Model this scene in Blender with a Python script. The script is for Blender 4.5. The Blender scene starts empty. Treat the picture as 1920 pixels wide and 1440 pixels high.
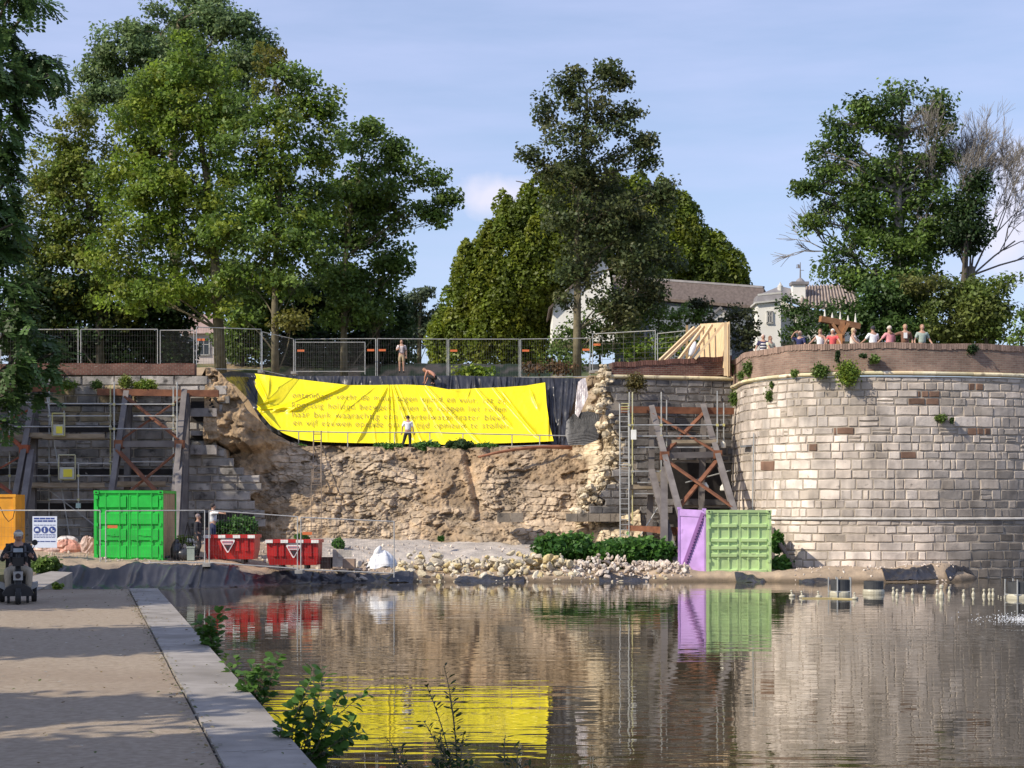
import bpy, math, random
import numpy as np
from mathutils import Vector, Matrix, Euler
R = math.radians
random.seed(7)
S = bpy.context.scene
COL = S.collection

# ---------------------------------------------------------------- camera, world, sun, exposure
FPX = 3200.0      # focal length in pixels of the 1920 px wide photograph
CAMZ = 2.75       # eye height above the pond
HORY = 950.0      # horizon row in the photograph
cam_data = bpy.data.cameras.new('camera')
cam = bpy.data.objects.new('camera', cam_data)
COL.objects.link(cam)
cam.location = (0, 0, CAMZ)
cam.rotation_euler = (R(90), 0, 0)
cam_data.sensor_width = 36.0
cam_data.lens = 36.0 * FPX / 1920.0
cam_data.shift_y = (HORY - 720.0) / 1920.0
cam_data.clip_start = 0.1
cam_data.clip_end = 5000
S.camera = cam

SUN_AZ = 31.0     # degrees in front of the wall plane, sun stands on the left
SUN_EL = 38.0
sun_dir = Vector((-math.cos(R(SUN_AZ)) * math.cos(R(SUN_EL)), -math.sin(R(SUN_AZ)) * math.cos(R(SUN_EL)), math.sin(R(SUN_EL))))
sd = bpy.data.lights.new('sun', 'SUN')
sd.energy = 4.6
sd.angle = R(0.53)
sd.color = (1.0, 0.90, 0.74)
sun = bpy.data.objects.new('sun', sd)
COL.objects.link(sun)
sun.location = (-60, -20, 60)
sun.rotation_euler = sun_dir.to_track_quat('Z', 'Y').to_euler()

world = bpy.data.worlds.new('World')
S.world = world
world.use_nodes = True
wn = world.node_tree
for n in list(wn.nodes): wn.nodes.remove(n)
def N(tree, kind, **kw):
    n = tree.nodes.new(kind)
    for k, v in kw.items():
        if k in n.inputs: n.inputs[k].default_value = v
        else: setattr(n, k, v)
    return n
wo = N(wn, 'ShaderNodeOutputWorld')
bg = N(wn, 'ShaderNodeBackground'); bg.inputs['Strength'].default_value = 0.14
sky = N(wn, 'ShaderNodeTexSky'); sky.sky_type = 'NISHITA'; sky.sun_disc = False
sky.sun_elevation = R(SUN_EL)
sky.sun_rotation = math.atan2(sun_dir.x, sun_dir.y)
sky.air_density = 1.0; sky.dust_density = 0.6; sky.ozone_density = 3.0
tc = N(wn, 'ShaderNodeTexCoord')
# thin high cloud veil
mp = N(wn, 'ShaderNodeMapping'); mp.inputs['Scale'].default_value = (2.2, 2.2, 14.0); mp.inputs['Rotation'].default_value = (0, R(7), 0)
nz = N(wn, 'ShaderNodeTexNoise'); nz.inputs['Scale'].default_value = 2.6; nz.inputs['Detail'].default_value = 7; nz.inputs['Roughness'].default_value = 0.55
cr = N(wn, 'ShaderNodeMapRange'); cr.inputs['From Min'].default_value = 0.35; cr.inputs['From Max'].default_value = 0.78; cr.inputs['To Min'].default_value = 0.36; cr.inputs['To Max'].default_value = 0.66
mix1 = N(wn, 'ShaderNodeMixRGB'); mix1.inputs['Color2'].default_value = (4.5, 4.9, 7.2, 1)
L = wn.links.new
L(tc.outputs['Generated'], mp.inputs['Vector']); L(mp.outputs['Vector'], nz.inputs['Vector'])
L(nz.outputs['Fac'], cr.inputs['Value']); L(cr.outputs['Result'], mix1.inputs['Fac'])
L(sky.outputs['Color'], mix1.inputs['Color1'])
prev = mix1.outputs['Color']
# two low cumulus clouds
def cloud(prev, px, py, wx, wz, col):
    d = Vector(((px - 960) / FPX, 1, (HORY - py) / FPX)).normalized()
    sub = N(wn, 'ShaderNodeVectorMath', operation='SUBTRACT'); sub.inputs[1].default_value = d
    mul = N(wn, 'ShaderNodeVectorMath', operation='MULTIPLY'); mul.inputs[1].default_value = (1 / wx, 0.0, 1 / wz)
    ln = N(wn, 'ShaderNodeVectorMath', operation='LENGTH')
    n2 = N(wn, 'ShaderNodeTexNoise'); n2.inputs['Scale'].default_value = 38; n2.inputs['Detail'].default_value = 8
    ad = N(wn, 'ShaderNodeMath', operation='MULTIPLY_ADD'); ad.inputs[1].default_value = 1.5
    mr = N(wn, 'ShaderNodeMapRange'); mr.inputs['From Min'].default_value = 1.75; mr.inputs['From Max'].default_value = 1.1; mr.inputs['To Min'].default_value = 0; mr.inputs['To Max'].default_value = 0.8
    mx = N(wn, 'ShaderNodeMixRGB'); mx.inputs['Color2'].default_value = col
    L(tc.outputs['Generated'], sub.inputs[0]); L(sub.outputs['Vector'], mul.inputs[0]); L(mul.outputs['Vector'], ln.inputs[0])
    L(tc.outputs['Generated'], n2.inputs['Vector']); L(n2.outputs['Fac'], ad.inputs[0]); L(ln.outputs['Value'], ad.inputs[2])
    L(ad.outputs['Value'], mr.inputs['Value']); L(mr.outputs['Result'], mx.inputs['Fac']); L(prev, mx.inputs['Color1'])
    return mx.outputs['Color']
prev = cloud(prev, 940, 362, 0.026, 0.014, (6.0, 5.8, 6.7, 1))
prev = cloud(prev, 1900, 400, 0.02, 0.04, (6.0, 5.8, 6.7, 1))
L(prev, bg.inputs['Color']); L(bg.outputs['Background'], wo.inputs['Surface'])

S.view_settings.view_transform = 'Standard'
S.view_settings.look = 'None'
S.view_settings.exposure = 0.13
S.view_settings.gamma = 1.0
S.render.engine = 'CYCLES'
S.cycles.max_bounces = 6
S.cycles.diffuse_bounces = 3
S.cycles.glossy_bounces = 3
S.cycles.transmission_bounces = 3
S.cycles.transparent_max_bounces = 8

# ---------------------------------------------------------------- helpers
def W(px, py, Y):
    """world point seen at photo pixel (px, py) at distance Y"""
    return Vector(((px - 960.0) / FPX * Y, Y, CAMZ - (py - HORY) / FPX * Y))

WLOC = {}     # world location of every parent
def props(o, label=None, cat=None, group=None, kind=None):
    if label: o['label'] = label
    if cat: o['category'] = cat
    if group: o['group'] = group
    if kind: o['kind'] = kind
    return o
def thing(name, label, cat, loc=(0, 0, 0), group=None):
    o = bpy.data.objects.new(name, None)
    COL.objects.link(o); o.location = loc
    o.empty_display_size = 0.3
    WLOC[o.name] = Vector(loc)
    return props(o, label, cat, group)
def copy_tree(o, loc=None, rz=None, parent=None, label=None, group=None, scale=None):
    c = o.copy(); COL.objects.link(c)
    if parent: c.parent = parent
    if loc is not None: c.location = loc
    if rz is not None: c.rotation_euler = (0, 0, rz)
    if scale is not None: c.scale = scale
    if label: c['label'] = label
    if group: c['group'] = group
    for ch in list(o.children): copy_tree(ch, parent=c)
    return c

class MB:
    def __init__(s): s.v = []; s.f = []; s.c = []; s.uv = None; s.col = (1, 1, 1)
    def add(s, vs, fs, col=None):
        n = len(s.v); s.v += [tuple(p) for p in vs]
        s.f += [tuple(i + n for i in f) for f in fs]
        s.c += [col or s.col] * len(fs)
        return s
    def box(s, c, d, rz=0.0, col=None, rot=None):
        hx, hy, hz = d[0] / 2, d[1] / 2, d[2] / 2
        m = rot if rot is not None else Matrix.Rotation(rz, 3, 'Z')
        vs = [Vector(c) + m @ Vector((x, y, z)) for x, y, z in
              ((-hx,-hy,-hz),(hx,-hy,-hz),(hx,hy,-hz),(-hx,hy,-hz),(-hx,-hy,hz),(hx,-hy,hz),(hx,hy,hz),(-hx,hy,hz))]
        return s.add(vs, [(0,3,2,1),(4,5,6,7),(0,1,5,4),(1,2,6,5),(2,3,7,6),(3,0,4,7)], col)
    def bar(s, p, q, w, h, col=None, up=(0, 0, 1)):
        p, q = Vector(p), Vector(q); d = q - p; l = d.length
        if l < 1e-6: return s
        z = d / l; x = z.cross(Vector(up))
        if x.length < 1e-3: x = z.cross(Vector((0, 1, 0)))
        x.normalize(); y = z.cross(x)
        m = Matrix((x, y, z)).transposed()
        return s.box((p + q) / 2, (w, h, l), rot=m, col=col)
    def ibeam(s, p, q, w, h, t=0.03, col=None, up=(0, 1, 0)):
        p, q = Vector(p), Vector(q); z = (q - p).normalized(); x = z.cross(Vector(up)).normalized(); y = z.cross(x)
        s.bar(p + y * (h / 2), q + y * (h / 2), w, t, col, up); s.bar(p - y * (h / 2), q - y * (h / 2), w, t, col, up)
        return s.bar(p, q, t, h - t * 1.05, col, up)
    def tube(s, pts, r, n=6, col=None, cap=True):
        pts = [Vector(p) for p in pts]; m = len(pts)
        rs = r if isinstance(r, (list, tuple)) else [r] * m
        base = len(s.v); prevx = None
        for i, p in enumerate(pts):
            d = (pts[min(i + 1, m - 1)] - pts[max(i - 1, 0)])
            if d.length < 1e-9: d = Vector((0, 0, 1))
            d.normalize()
            if prevx is None:
                x = d.orthogonal().normalized()
            else:
                x = (prevx - d * prevx.dot(d))
                x = x.normalized() if x.length > 1e-6 else d.orthogonal().normalized()
            prevx = x; y = d.cross(x)
            for k in range(n):
                a = 2 * math.pi * k / n
                s.v.append(tuple(p + (x * math.cos(a) + y * math.sin(a)) * rs[i]))
        for i in range(m - 1):
            for k in range(n):
                a = base + i * n + k; b = base + i * n + (k + 1) % n
                s.f.append((a, b, b + n, a + n)); s.c.append(col or s.col)
        if cap:
            s.f.append(tuple(base + k for k in reversed(range(n)))); s.c.append(col or s.col)
            s.f.append(tuple(base + (m - 1) * n + k for k in range(n))); s.c.append(col or s.col)
        return s
    def lathe(s, c, prof, n=16, col=None, axis=None):
        c = Vector(c); base = len(s.v)
        for r, z in prof:
            for k in range(n):
                a = 2 * math.pi * k / n
                p = Vector((r * math.cos(a), r * math.sin(a), z))
                if axis is not None: p = axis @ p
                s.v.append(tuple(c + p))
        for i in range(len(prof) - 1):
            for k in range(n):
                a = base + i * n + k; b = base + i * n + (k + 1) % n
                s.f.append((a, b, b + n, a + n)); s.c.append(col or s.col)
        s.f.append(tuple(base + k for k in reversed(range(n)))); s.c.append(col or s.col)
        s.f.append(tuple(base + (len(prof) - 1) * n + k for k in range(n))); s.c.append(col or s.col)
        return s
    def ball(s, c, r, n=8, m=6, col=None, rot=None, jit=0.0, rnd=None):
        rx, ry, rz = r if isinstance(r, (tuple, list)) else (r, r, r)
        c = Vector(c); base = len(s.v); rnd = rnd or random
        for i in range(m + 1):
            t = math.pi * i / m
            for k in range(n):
                a = 2 * math.pi * k / n
                j = 1 + rnd.uniform(-jit, jit)
                p = Vector((rx * math.sin(t) * math.cos(a) * j, ry * math.sin(t) * math.sin(a) * j, -rz * math.cos(t) * j))
                if rot is not None: p = rot @ p
                s.v.append(tuple(c + p))
        for i in range(m):
            for k in range(n):
                a = base + i * n + k; b = base + i * n + (k + 1) % n
                s.f.append((a, b, b + n, a + n)); s.c.append(col or s.col)
        return s
    def prism(s, pts, d, col=None):
        """pts: planar polygon (world points), extruded by vector d"""
        pts = [Vector(p) for p in pts]; d = Vector(d); n = len(pts)
        fs = [tuple(range(n)), tuple(reversed(range(n, 2 * n)))]
        fs += [(i, i + n, (i + 1) % n + n, (i + 1) % n) for i in range(n)]
        return s.add(pts + [p + d for p in pts], fs, col)
    def build_each(s, name, mat, parent, smooth=False, names=None):
        """one object per connected piece"""
        par = list(range(len(s.v)))
        def find(a):
            while par[a] != a: par[a] = par[par[a]]; a = par[a]
            return a
        for f in s.f:
            r = find(f[0])
            for i in f[1:]: par[find(i)] = r
        groups = {}
        for f, c in zip(s.f, s.c): groups.setdefault(find(f[0]), []).append((f, c))
        out = []
        for g in groups.values():
            m = MB(); ids = {}
            for f, c in g:
                nf = []
                for i in f:
                    if i not in ids: ids[i] = len(m.v); m.v.append(s.v[i])
                    nf.append(ids[i])
                m.f.append(tuple(nf)); m.c.append(c)
            out.append(m.build(name, mat, parent, smooth))
        return out
    def build(s, name, mat, parent=None, smooth=False, label=None, cat=None, group=None, kind=None):
        return mk(name, np.array(s.v, dtype=np.float32), s.f, mat, parent, smooth, s.c, None, label, cat, group, kind)

def mk(name, V, F, mat, parent=None, smooth=False, fcol=None, uv=None, label=None, cat=None, group=None, kind=None, vcol=None, recenter=True):
    V = np.asarray(V, dtype=np.float32)
    loc = None
    if parent is not None:
        V = V - np.array(WLOC[parent.name], dtype=np.float32)
        wl = WLOC[parent.name]
    else:
        wl = Vector((0, 0, 0))
        if kind != 'structure' and recenter:
            wl = Vector(((V[:,0].min() + V[:,0].max()) / 2, (V[:,1].min() + V[:,1].max()) / 2, V[:,2].min()))
            wl = Vector([float(a) for a in wl])
            V = V - np.array(wl, dtype=np.float32)
    me = bpy.data.meshes.new(name)
    if isinstance(F, np.ndarray):
        k = F.shape[1]; nf = len(F)
        me.vertices.add(len(V)); me.vertices.foreach_set('co', V.ravel())
        me.loops.add(nf * k); me.loops.foreach_set('vertex_index', F.astype(np.int32).ravel())
        me.polygons.add(nf); me.polygons.foreach_set('loop_start', np.arange(0, nf * k, k, dtype=np.int32))
        me.polygons.foreach_set('loop_total', np.full(nf, k, dtype=np.int32))
        me.update(calc_edges=True)
    else:
        me.from_pydata([tuple(map(float, p)) for p in V], [], F)
    nl = len(me.loops)
    if fcol is not None and len(fcol):
        tot = np.zeros(len(me.polygons), dtype=np.int32); me.polygons.foreach_get('loop_total', tot)
        fc = np.asarray(fcol, dtype=np.float32)
        if fc.min() < 0.9999:
            at = me.color_attributes.new('Col', 'FLOAT_COLOR', 'CORNER')
            c4 = np.ones((nl, 4), dtype=np.float32); c4[:, :3] = np.repeat(fc, tot, axis=0)
            at.data.foreach_set('color', c4.ravel())
    if vcol is not None:
        at = me.color_attributes.new('Col', 'FLOAT_COLOR', 'POINT')
        c4 = np.ones((len(V), 4), dtype=np.float32); c4[:, :3] = vcol
        at.data.foreach_set('color', c4.ravel())
    if uv is not None:
        ul = me.uv_layers.new(name='UVMap')
        li = np.zeros(nl, dtype=np.int32); me.loops.foreach_get('vertex_index', li)
        ul.data.foreach_set('uv', np.asarray(uv, dtype=np.float32)[li].ravel())
    if smooth:
        me.polygons.foreach_set('use_smooth', np.ones(len(me.polygons), dtype=bool))
    if mat is not None: me.materials.append(mat)
    me.update()
    o = bpy.data.objects.new(name, me); COL.objects.link(o)
    if parent is not None:
        o.parent = parent; WLOC[o.name] = wl
    else:
        o.location = wl; WLOC[o.name] = wl
    return props(o, label, cat, group, kind)

def grid_faces(nu, nv):
    """faces of a (nv rows) x (nu cols) vertex grid"""
    i = np.arange(nu - 1)[None, :] + np.arange(nv - 1)[:, None] * nu
    return np.stack([i, i + 1, i + 1 + nu, i + nu], -1).reshape(-1, 4)

# ---------------------------------------------------------------- numpy noise
def hsh(ix, iy, k=0):
    h = (ix.astype(np.int64) * 374761393 + iy.astype(np.int64) * 668265263 + k * 2147483647 + 1442695) & 0xffffffff
    h = ((h ^ (h >> 13)) * 1274126177) & 0xffffffff
    h = h ^ (h >> 16)
    return (h & 0xffffff) / float(0xffffff)
def vnoise(x, y, k=0):
    ix = np.floor(x); iy = np.floor(y); fx = x - ix; fy = y - iy
    fx = fx * fx * (3 - 2 * fx); fy = fy * fy * (3 - 2 * fy)
    a = hsh(ix, iy, k); b = hsh(ix + 1, iy, k); c = hsh(ix, iy + 1, k); d = hsh(ix + 1, iy + 1, k)
    return (a * (1 - fx) + b * fx) * (1 - fy) + (c * (1 - fx) + d * fx) * fy
def fbm(x, y, k=0, o=4):
    x = np.asarray(x, dtype=float); y = np.asarray(y, dtype=float)
    t = 0; a = 0.5; s = 1.0
    for i in range(o):
        t = t + a * vnoise(x * s, y * s, k + i * 17); a *= 0.5; s *= 2.03
    return t / (1 - 0.5 ** o)
def cells(x, y, k=0, jit=0.85):
    """voronoi on a jittered grid with brick-like row offset: returns d1, d2-d1, random id"""
    ix = np.floor(x); iy = np.floor(y)
    d1 = np.full(x.shape, 9.0); d2 = np.full(x.shape, 9.0); rid = np.zeros(x.shape)
    for dy in (-1, 0, 1):
        for dx in (-1, 0, 1):
            cx = ix + dx; cy = iy + dy
            qx = cx + 0.5 + (hsh(cx, cy, k) - 0.5) * jit; qy = cy + 0.5 + (hsh(cx, cy, k + 5) - 0.5) * jit
            d = np.maximum(np.abs(x - qx), np.abs(y - qy)) * 0.55 + 0.45 * np.hypot(x - qx, y - qy)
            r = hsh(cx, cy, k + 9)
            m = d < d1
            d2 = np.where(m, d1, np.minimum(d2, d)); rid = np.where(m, r, rid); d1 = np.where(m, d, d1)
    return d1, d2 - d1, rid
def interp(x, xs, ys): return np.interp(x, xs, ys)
def smooth01(t): t = np.clip(t, 0, 1); return t * t * (3 - 2 * t)

# ---------------------------------------------------------------- materials
MATS = {}
def mat(name, c=(0.5, 0.5, 0.5), c2=None, scale=4.0, rough=0.75, metal=0.0, bump=0.0, bscale=20.0, attr=False,
        spec=0.5, detail=5.0, c3=None, scale3=0.6, f3=(0.5, 0.7), contrast=(0.35, 0.65), coat=0.0, trans=0.0, stretch=None, bdist=0.03, streak=0.0):
    if name in MATS: return MATS[name]
    m = bpy.data.materials.new(name); m.use_nodes = True; t = m.node_tree; MATS[name] = m
    b = t.nodes['Principled BSDF']; out = t.nodes['Material Output']; l = t.links.new
    b.inputs['Roughness'].default_value = rough; b.inputs['Metallic'].default_value = metal
    b.inputs['Specular IOR Level'].default_value = spec
    co = N(t, 'ShaderNodeTexCoord'); vec = co.outputs['Object']
    if stretch:
        mpn = N(t, 'ShaderNodeMapping'); mpn.inputs['Scale'].default_value = stretch
        l(vec, mpn.inputs['Vector']); vec = mpn.outputs['Vector']
    base = None
    if attr:
        a = N(t, 'ShaderNodeVertexColor'); a.layer_name = 'Col'; base = a.outputs['Color']
    if c2 is not None:
        nz = N(t, 'ShaderNodeTexNoise'); nz.inputs['Scale'].default_value = scale; nz.inputs['Detail'].default_value = detail
        mr = N(t, 'ShaderNodeMapRange'); mr.inputs['From Min'].default_value = contrast[0]; mr.inputs['From Max'].default_value = contrast[1]
        mx = N(t, 'ShaderNodeMixRGB'); mx.inputs['Color1'].default_value = (*c, 1); mx.inputs['Color2'].default_value = (*c2, 1)
        l(vec, nz.inputs['Vector']); l(nz.outputs['Fac'], mr.inputs['Value']); l(mr.outputs['Result'], mx.inputs['Fac'])
        if base is not None:
            mm = N(t, 'ShaderNodeMixRGB', blend_type='MULTIPLY'); mm.inputs['Fac'].default_value = 1
            l(base, mm.inputs['Color1']); l(mx.outputs['Color'], mm.inputs['Color2']); base = mm.outputs['Color']
        else: base = mx.outputs['Color']
    if c3 is not None:
        nz = N(t, 'ShaderNodeTexNoise'); nz.inputs['Scale'].default_value = scale3; nz.inputs['Detail'].default_value = 6
        mr = N(t, 'ShaderNodeMapRange'); mr.inputs['From Min'].default_value = f3[0]; mr.inputs['From Max'].default_value = f3[1]
        mx = N(t, 'ShaderNodeMixRGB'); mx.inputs['Color2'].default_value = (*c3, 1)
        l(vec, nz.inputs['Vector']); l(nz.outputs['Fac'], mr.inputs['Value']); l(mr.outputs['Result'], mx.inputs['Fac'])
        if base is not None: l(base, mx.inputs['Color1'])
        else: mx.inputs['Color1'].default_value = (*c, 1)
        base = mx.outputs['Color']
    if streak > 0 and base is not None:      # run-off stains: tall soft streaks plus broad blotches
        for sc_, stv, lo, hi in ((1.0, (2.2, 2.2, .22), .45, .75), (.45, (1, 1, 1), .42, .70)):
            mp2 = N(t, 'ShaderNodeMapping'); mp2.inputs['Scale'].default_value = stv
            n2 = N(t, 'ShaderNodeTexNoise'); n2.inputs['Scale'].default_value = sc_; n2.inputs['Detail'].default_value = 7
            r2 = N(t, 'ShaderNodeMapRange'); r2.inputs['From Min'].default_value = lo; r2.inputs['From Max'].default_value = hi; r2.inputs['To Min'].default_value = 1.0; r2.inputs['To Max'].default_value = 1 - streak
            m2 = N(t, 'ShaderNodeMixRGB', blend_type='MULTIPLY'); m2.inputs['Fac'].default_value = 1
            l(co.outputs['Object'], mp2.inputs['Vector']); l(mp2.outputs['Vector'], n2.inputs['Vector']); l(n2.outputs['Fac'], r2.inputs['Value']); l(base, m2.inputs['Color1']); l(r2.outputs['Result'], m2.inputs['Color2']); base = m2.outputs['Color']
    if base is not None: l(base, b.inputs['Base Color'])
    else: b.inputs['Base Color'].default_value = (*c, 1)
    if bump > 0:
        nb = N(t, 'ShaderNodeTexNoise'); nb.inputs['Scale'].default_value = bscale; nb.inputs['Detail'].default_value = 6; nb.inputs['Roughness'].default_value = 0.65
        bp = N(t, 'ShaderNodeBump'); bp.inputs['Strength'].default_value = bump; bp.inputs['Distance'].default_value = bdist
        l(vec, nb.inputs['Vector']); l(nb.outputs['Fac'], bp.inputs['Height']); l(bp.outputs['Normal'], b.inputs['Normal'])
    if trans > 0:
        tr = N(t, 'ShaderNodeBsdfTranslucent'); ms = N(t, 'ShaderNodeMixShader'); ms.inputs['Fac'].default_value = trans
        if base is not None: l(base, tr.inputs['Color'])
        else: tr.inputs['Color'].default_value = (*c, 1)
        l(b.outputs['BSDF'], ms.inputs[1]); l(tr.outputs['BSDF'], ms.inputs[2]); l(ms.outputs['Shader'], out.inputs['Surface'])
    return m
M_leaf = mat('leaf', (0.75, 0.75, 0.75), (1.15, 1.15, 1.1), scale=0.8, rough=0.5, attr=True, trans=0.42, spec=0.4)
M_bark = mat('bark', (0.10, 0.085, 0.05), (0.20, 0.17, 0.10), scale=3, rough=0.9, bump=0.6, bscale=9)
M_barkd = mat('dark_bark', (0.06, 0.05, 0.04), (0.12, 0.10, 0.075), scale=3, rough=0.9, bump=0.6, bscale=9)
M_twig = mat('bare_twig', (0.15, 0.135, 0.12), (0.24, 0.22, 0.20), scale=2, rough=0.9)
M_stone = mat('ashlar_stone', (0.74, 0.72, 0.70), (1.2, 1.17, 1.13), scale=1.6, rough=0.9, attr=True, bump=0.5, bscale=7, c3=(0.14, 0.115, 0.095), scale3=4.2, f3=(0.64, 0.80), bdist=0.035, streak=.34)
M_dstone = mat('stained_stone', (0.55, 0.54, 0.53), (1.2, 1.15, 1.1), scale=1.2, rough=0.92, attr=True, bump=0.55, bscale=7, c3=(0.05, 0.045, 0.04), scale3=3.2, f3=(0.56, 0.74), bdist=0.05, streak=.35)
M_rubble = mat('rubble_and_earth', (0.72, 0.70, 0.68), (1.25, 1.22, 1.2), scale=2.6, rough=0.95, attr=True, bump=0.8, bscale=9, bdist=0.06)
M_soil = mat('sandy_soil', (0.20, 0.145, 0.09), (0.36, 0.275, 0.185), scale=1.2, rough=0.95, bump=0.7, bscale=10, bdist=0.05)
M_steel = mat('grey_painted_steel', (0.115, 0.10, 0.095), (0.185, 0.165, 0.155), scale=2.0, rough=0.6, bump=0.1)
M_rust = mat('rusty_steel', (0.13, 0.048, 0.024), (0.23, 0.092, 0.045), scale=3.0, rough=0.8, bump=0.2)
M_orange = mat('orange_primer_steel', (0.34, 0.085, 0.03), (0.22, 0.06, 0.03), scale=2.0, rough=0.7)
M_galv = mat('galvanised_tube', (0.34, 0.35, 0.35), (0.50, 0.50, 0.48), scale=4.0, rough=0.45, metal=0.35)
M_yell = mat('yellow_tube', (0.55, 0.50, 0.16), (0.45, 0.44, 0.34), scale=1.6, rough=0.6)
M_plank = mat('scaffold_plank', (0.23, 0.18, 0.12), (0.36, 0.29, 0.21), scale=2.0, rough=0.85, stretch=(1, 4, 4))
M_pine = mat('new_pine_board', (0.66, 0.47, 0.27), (0.78, 0.60, 0.38), scale=3.0, rough=0.75, stretch=(6, 6, 1))
M_black = mat('black_plastic_sheet', (0.020, 0.021, 0.026), (0.045, 0.045, 0.055), scale=0.8, rough=0.33, spec=0.6, bump=0.15, bscale=3)
M_greysheet = mat('grey_plastic_sheet', (0.06, 0.06, 0.065), (0.10, 0.10, 0.105), scale=0.8, rough=0.5, bump=0.15, bscale=3)
M_white = mat('white_plastic_sheet', (0.72, 0.73, 0.76), (0.85, 0.85, 0.86), scale=2, rough=0.45)
M_concrete = mat('concrete', (0.30, 0.29, 0.28), (0.40, 0.39, 0.375), scale=1.2, rough=0.9, bump=0.25, bscale=18, c3=(0.20, 0.185, 0.165), scale3=0.9, f3=(0.52, 0.72))
# ================================================================ STRUCTURE: water, path, banks, terrain
# pond
def water_mat():
    m = bpy.data.materials.new('pond_water'); m.use_nodes = True; t = m.node_tree; l = t.links.new
    b = t.nodes['Principled BSDF']
    b.inputs['Base Color'].default_value = (0.050, 0.040, 0.022, 1)
    b.inputs['Roughness'].default_value = 0.012
    b.inputs['IOR'].default_value = 1.42
    co = N(t, 'ShaderNodeTexCoord')
    def layer(scale, sx, sy, detail=3, rot=0):
        mp = N(t, 'ShaderNodeMapping'); mp.inputs['Scale'].default_value = (sx, sy, 1); mp.inputs['Rotation'].default_value = (0, 0, R(rot))
        n = N(t, 'ShaderNodeTexNoise'); n.inputs['Scale'].default_value = scale; n.inputs['Detail'].default_value = detail; n.inputs['Roughness'].default_value = 0.5
        l(co.outputs['Object'], mp.inputs['Vector']); l(mp.outputs['Vector'], n.inputs['Vector']); return n.outputs['Fac']
    a1 = layer(1.0, 0.55, 1.9, 2, 5); a2 = layer(3.6, 0.7, 1.6, 2, -6)
    # a breeze patch near the fountains roughens the surface
    pn = layer(0.10, 1.0, 1.5, 2)
    pr = N(t, 'ShaderNodeMapRange'); pr.inputs['From Min'].default_value = 0.40; pr.inputs['From Max'].default_value = 0.65; pr.inputs['To Min'].default_value = 0.45; pr.inputs['To Max'].default_value = 1.25
    l(pn, pr.inputs['Value'])
    sm = N(t, 'ShaderNodeMath', operation='MULTIPLY_ADD'); sm.inputs[1].default_value = 0.09
    l(a2, sm.inputs[0]); l(a1, sm.inputs[2])
    mu = N(t, 'ShaderNodeMath', operation='MULTIPLY'); l(sm.outputs['Value'], mu.inputs[0]); l(pr.outputs['Result'], mu.inputs[1])
    bp = N(t, 'ShaderNodeBump'); bp.inputs['Strength'].default_value = 1.0; bp.inputs['Distance'].default_value = WAVE
    l(mu.outputs['Value'], bp.inputs['Height']); l(bp.outputs['Normal'], b.inputs['Normal'])
    return m
WAVE = 0.0088
M_water = water_mat()
mk('water', [(-60, -20, 0), (60, -20, 0), (60, 76, 0), (-60, 76, 0)], [(0, 1, 2, 3)], M_water, kind='structure')

# the far-reaching base ground
M_grassy = mat('trodden_grass', (0.06, 0.085, 0.025), (0.16, 0.13, 0.07), scale=1.5, rough=0.95, bump=0.6, bscale=14, bdist=0.06)
b = MB(); z0 = -1.2
b.add([(-2500, -600, z0), (2500, -600, z0), (2500, 3500, z0), (-2500, 3500, z0)], [(0, 1, 2, 3)])
b.build('ground', M_grassy, kind='structure')

# path with stone kerb, quay wall below it
PZ = 0.95
kd = Vector((-6.37, 25.45, 0)).normalized()      # direction of the kerb
kn = Vector((-kd.y, kd.x, 0))                    # to the left of it
K0 = Vector((-1.36, 11.75, 0)); 
def kp(s, off, z): p = K0 + kd * s + kn * off; return (p.x, p.y, z)
s0, s1 = -16.0, 26.25
M_path = mat('path_gravel_asphalt', (0.27, 0.212, 0.15), (0.36, 0.29, 0.215), scale=14, detail=10, contrast=(.35, .65), rough=0.93, bump=0.9, bscale=70, c3=(0.24, 0.175, 0.12), scale3=0.35, f3=(0.52, 0.76), bdist=0.01)
def clipY(s, off):     # the path ends on a line square to the view
    return min(s, (37.2 - K0.y - kn.y * off) / kd.y)
nu, nv = 40, 90
V = []; F = []
offs = np.linspace(0.62, 6.2, nu); ss = np.linspace(s0, 30, nv)
for s in ss:
    for o in offs:
        V.append(kp(clipY(s, o), o, PZ))
V = np.array(V); V[:, 2] += (fbm(V[:, 0] * .5, V[:, 1] * .5, 3) - .5) * 0.03
mk('path', V, grid_faces(nu, nv), M_path, kind='structure', smooth=True)
M_kerb = mat('kerb_concrete', (0.25, 0.228, 0.205), (0.34, 0.31, 0.28), scale=3.0, detail=12, rough=0.9, bump=0.6, bscale=45, c3=(0.19, 0.17, 0.145), scale3=0.8, f3=(0.5, 0.72), bdist=0.012)
b = MB(); ln = 2.4; s = s0; k = 0
while s < s1:
    e = min(s + ln - 0.006, s1)
    e0 = clipY(e, 0.0); e1 = clipY(e, 0.60)
    zt = PZ + 0.02 + (k % 3) * 0.002
    tp = [kp(s, 0, zt), kp(e0, 0, zt), kp(e1, .60, zt), kp(s, .60, zt)]
    b.prism([Vector(p) for p in tp], (0, 0, -0.34)); s += ln; k += 1
b.build('kerb', M_kerb, kind='structure')
b = MB()
tp = [kp(s0, 0.05, PZ - .33), kp(clipY(s1, 0.05), 0.05, PZ - .33), kp(clipY(s1 + 1.5, 6.1), 6.1, PZ - .33), kp(s0, 6.1, PZ - .33)]
b.prism([Vector(p) for p in tp], (0, 0, -2.0)); b.build('quay_wall', M_concrete, kind='structure')
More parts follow.
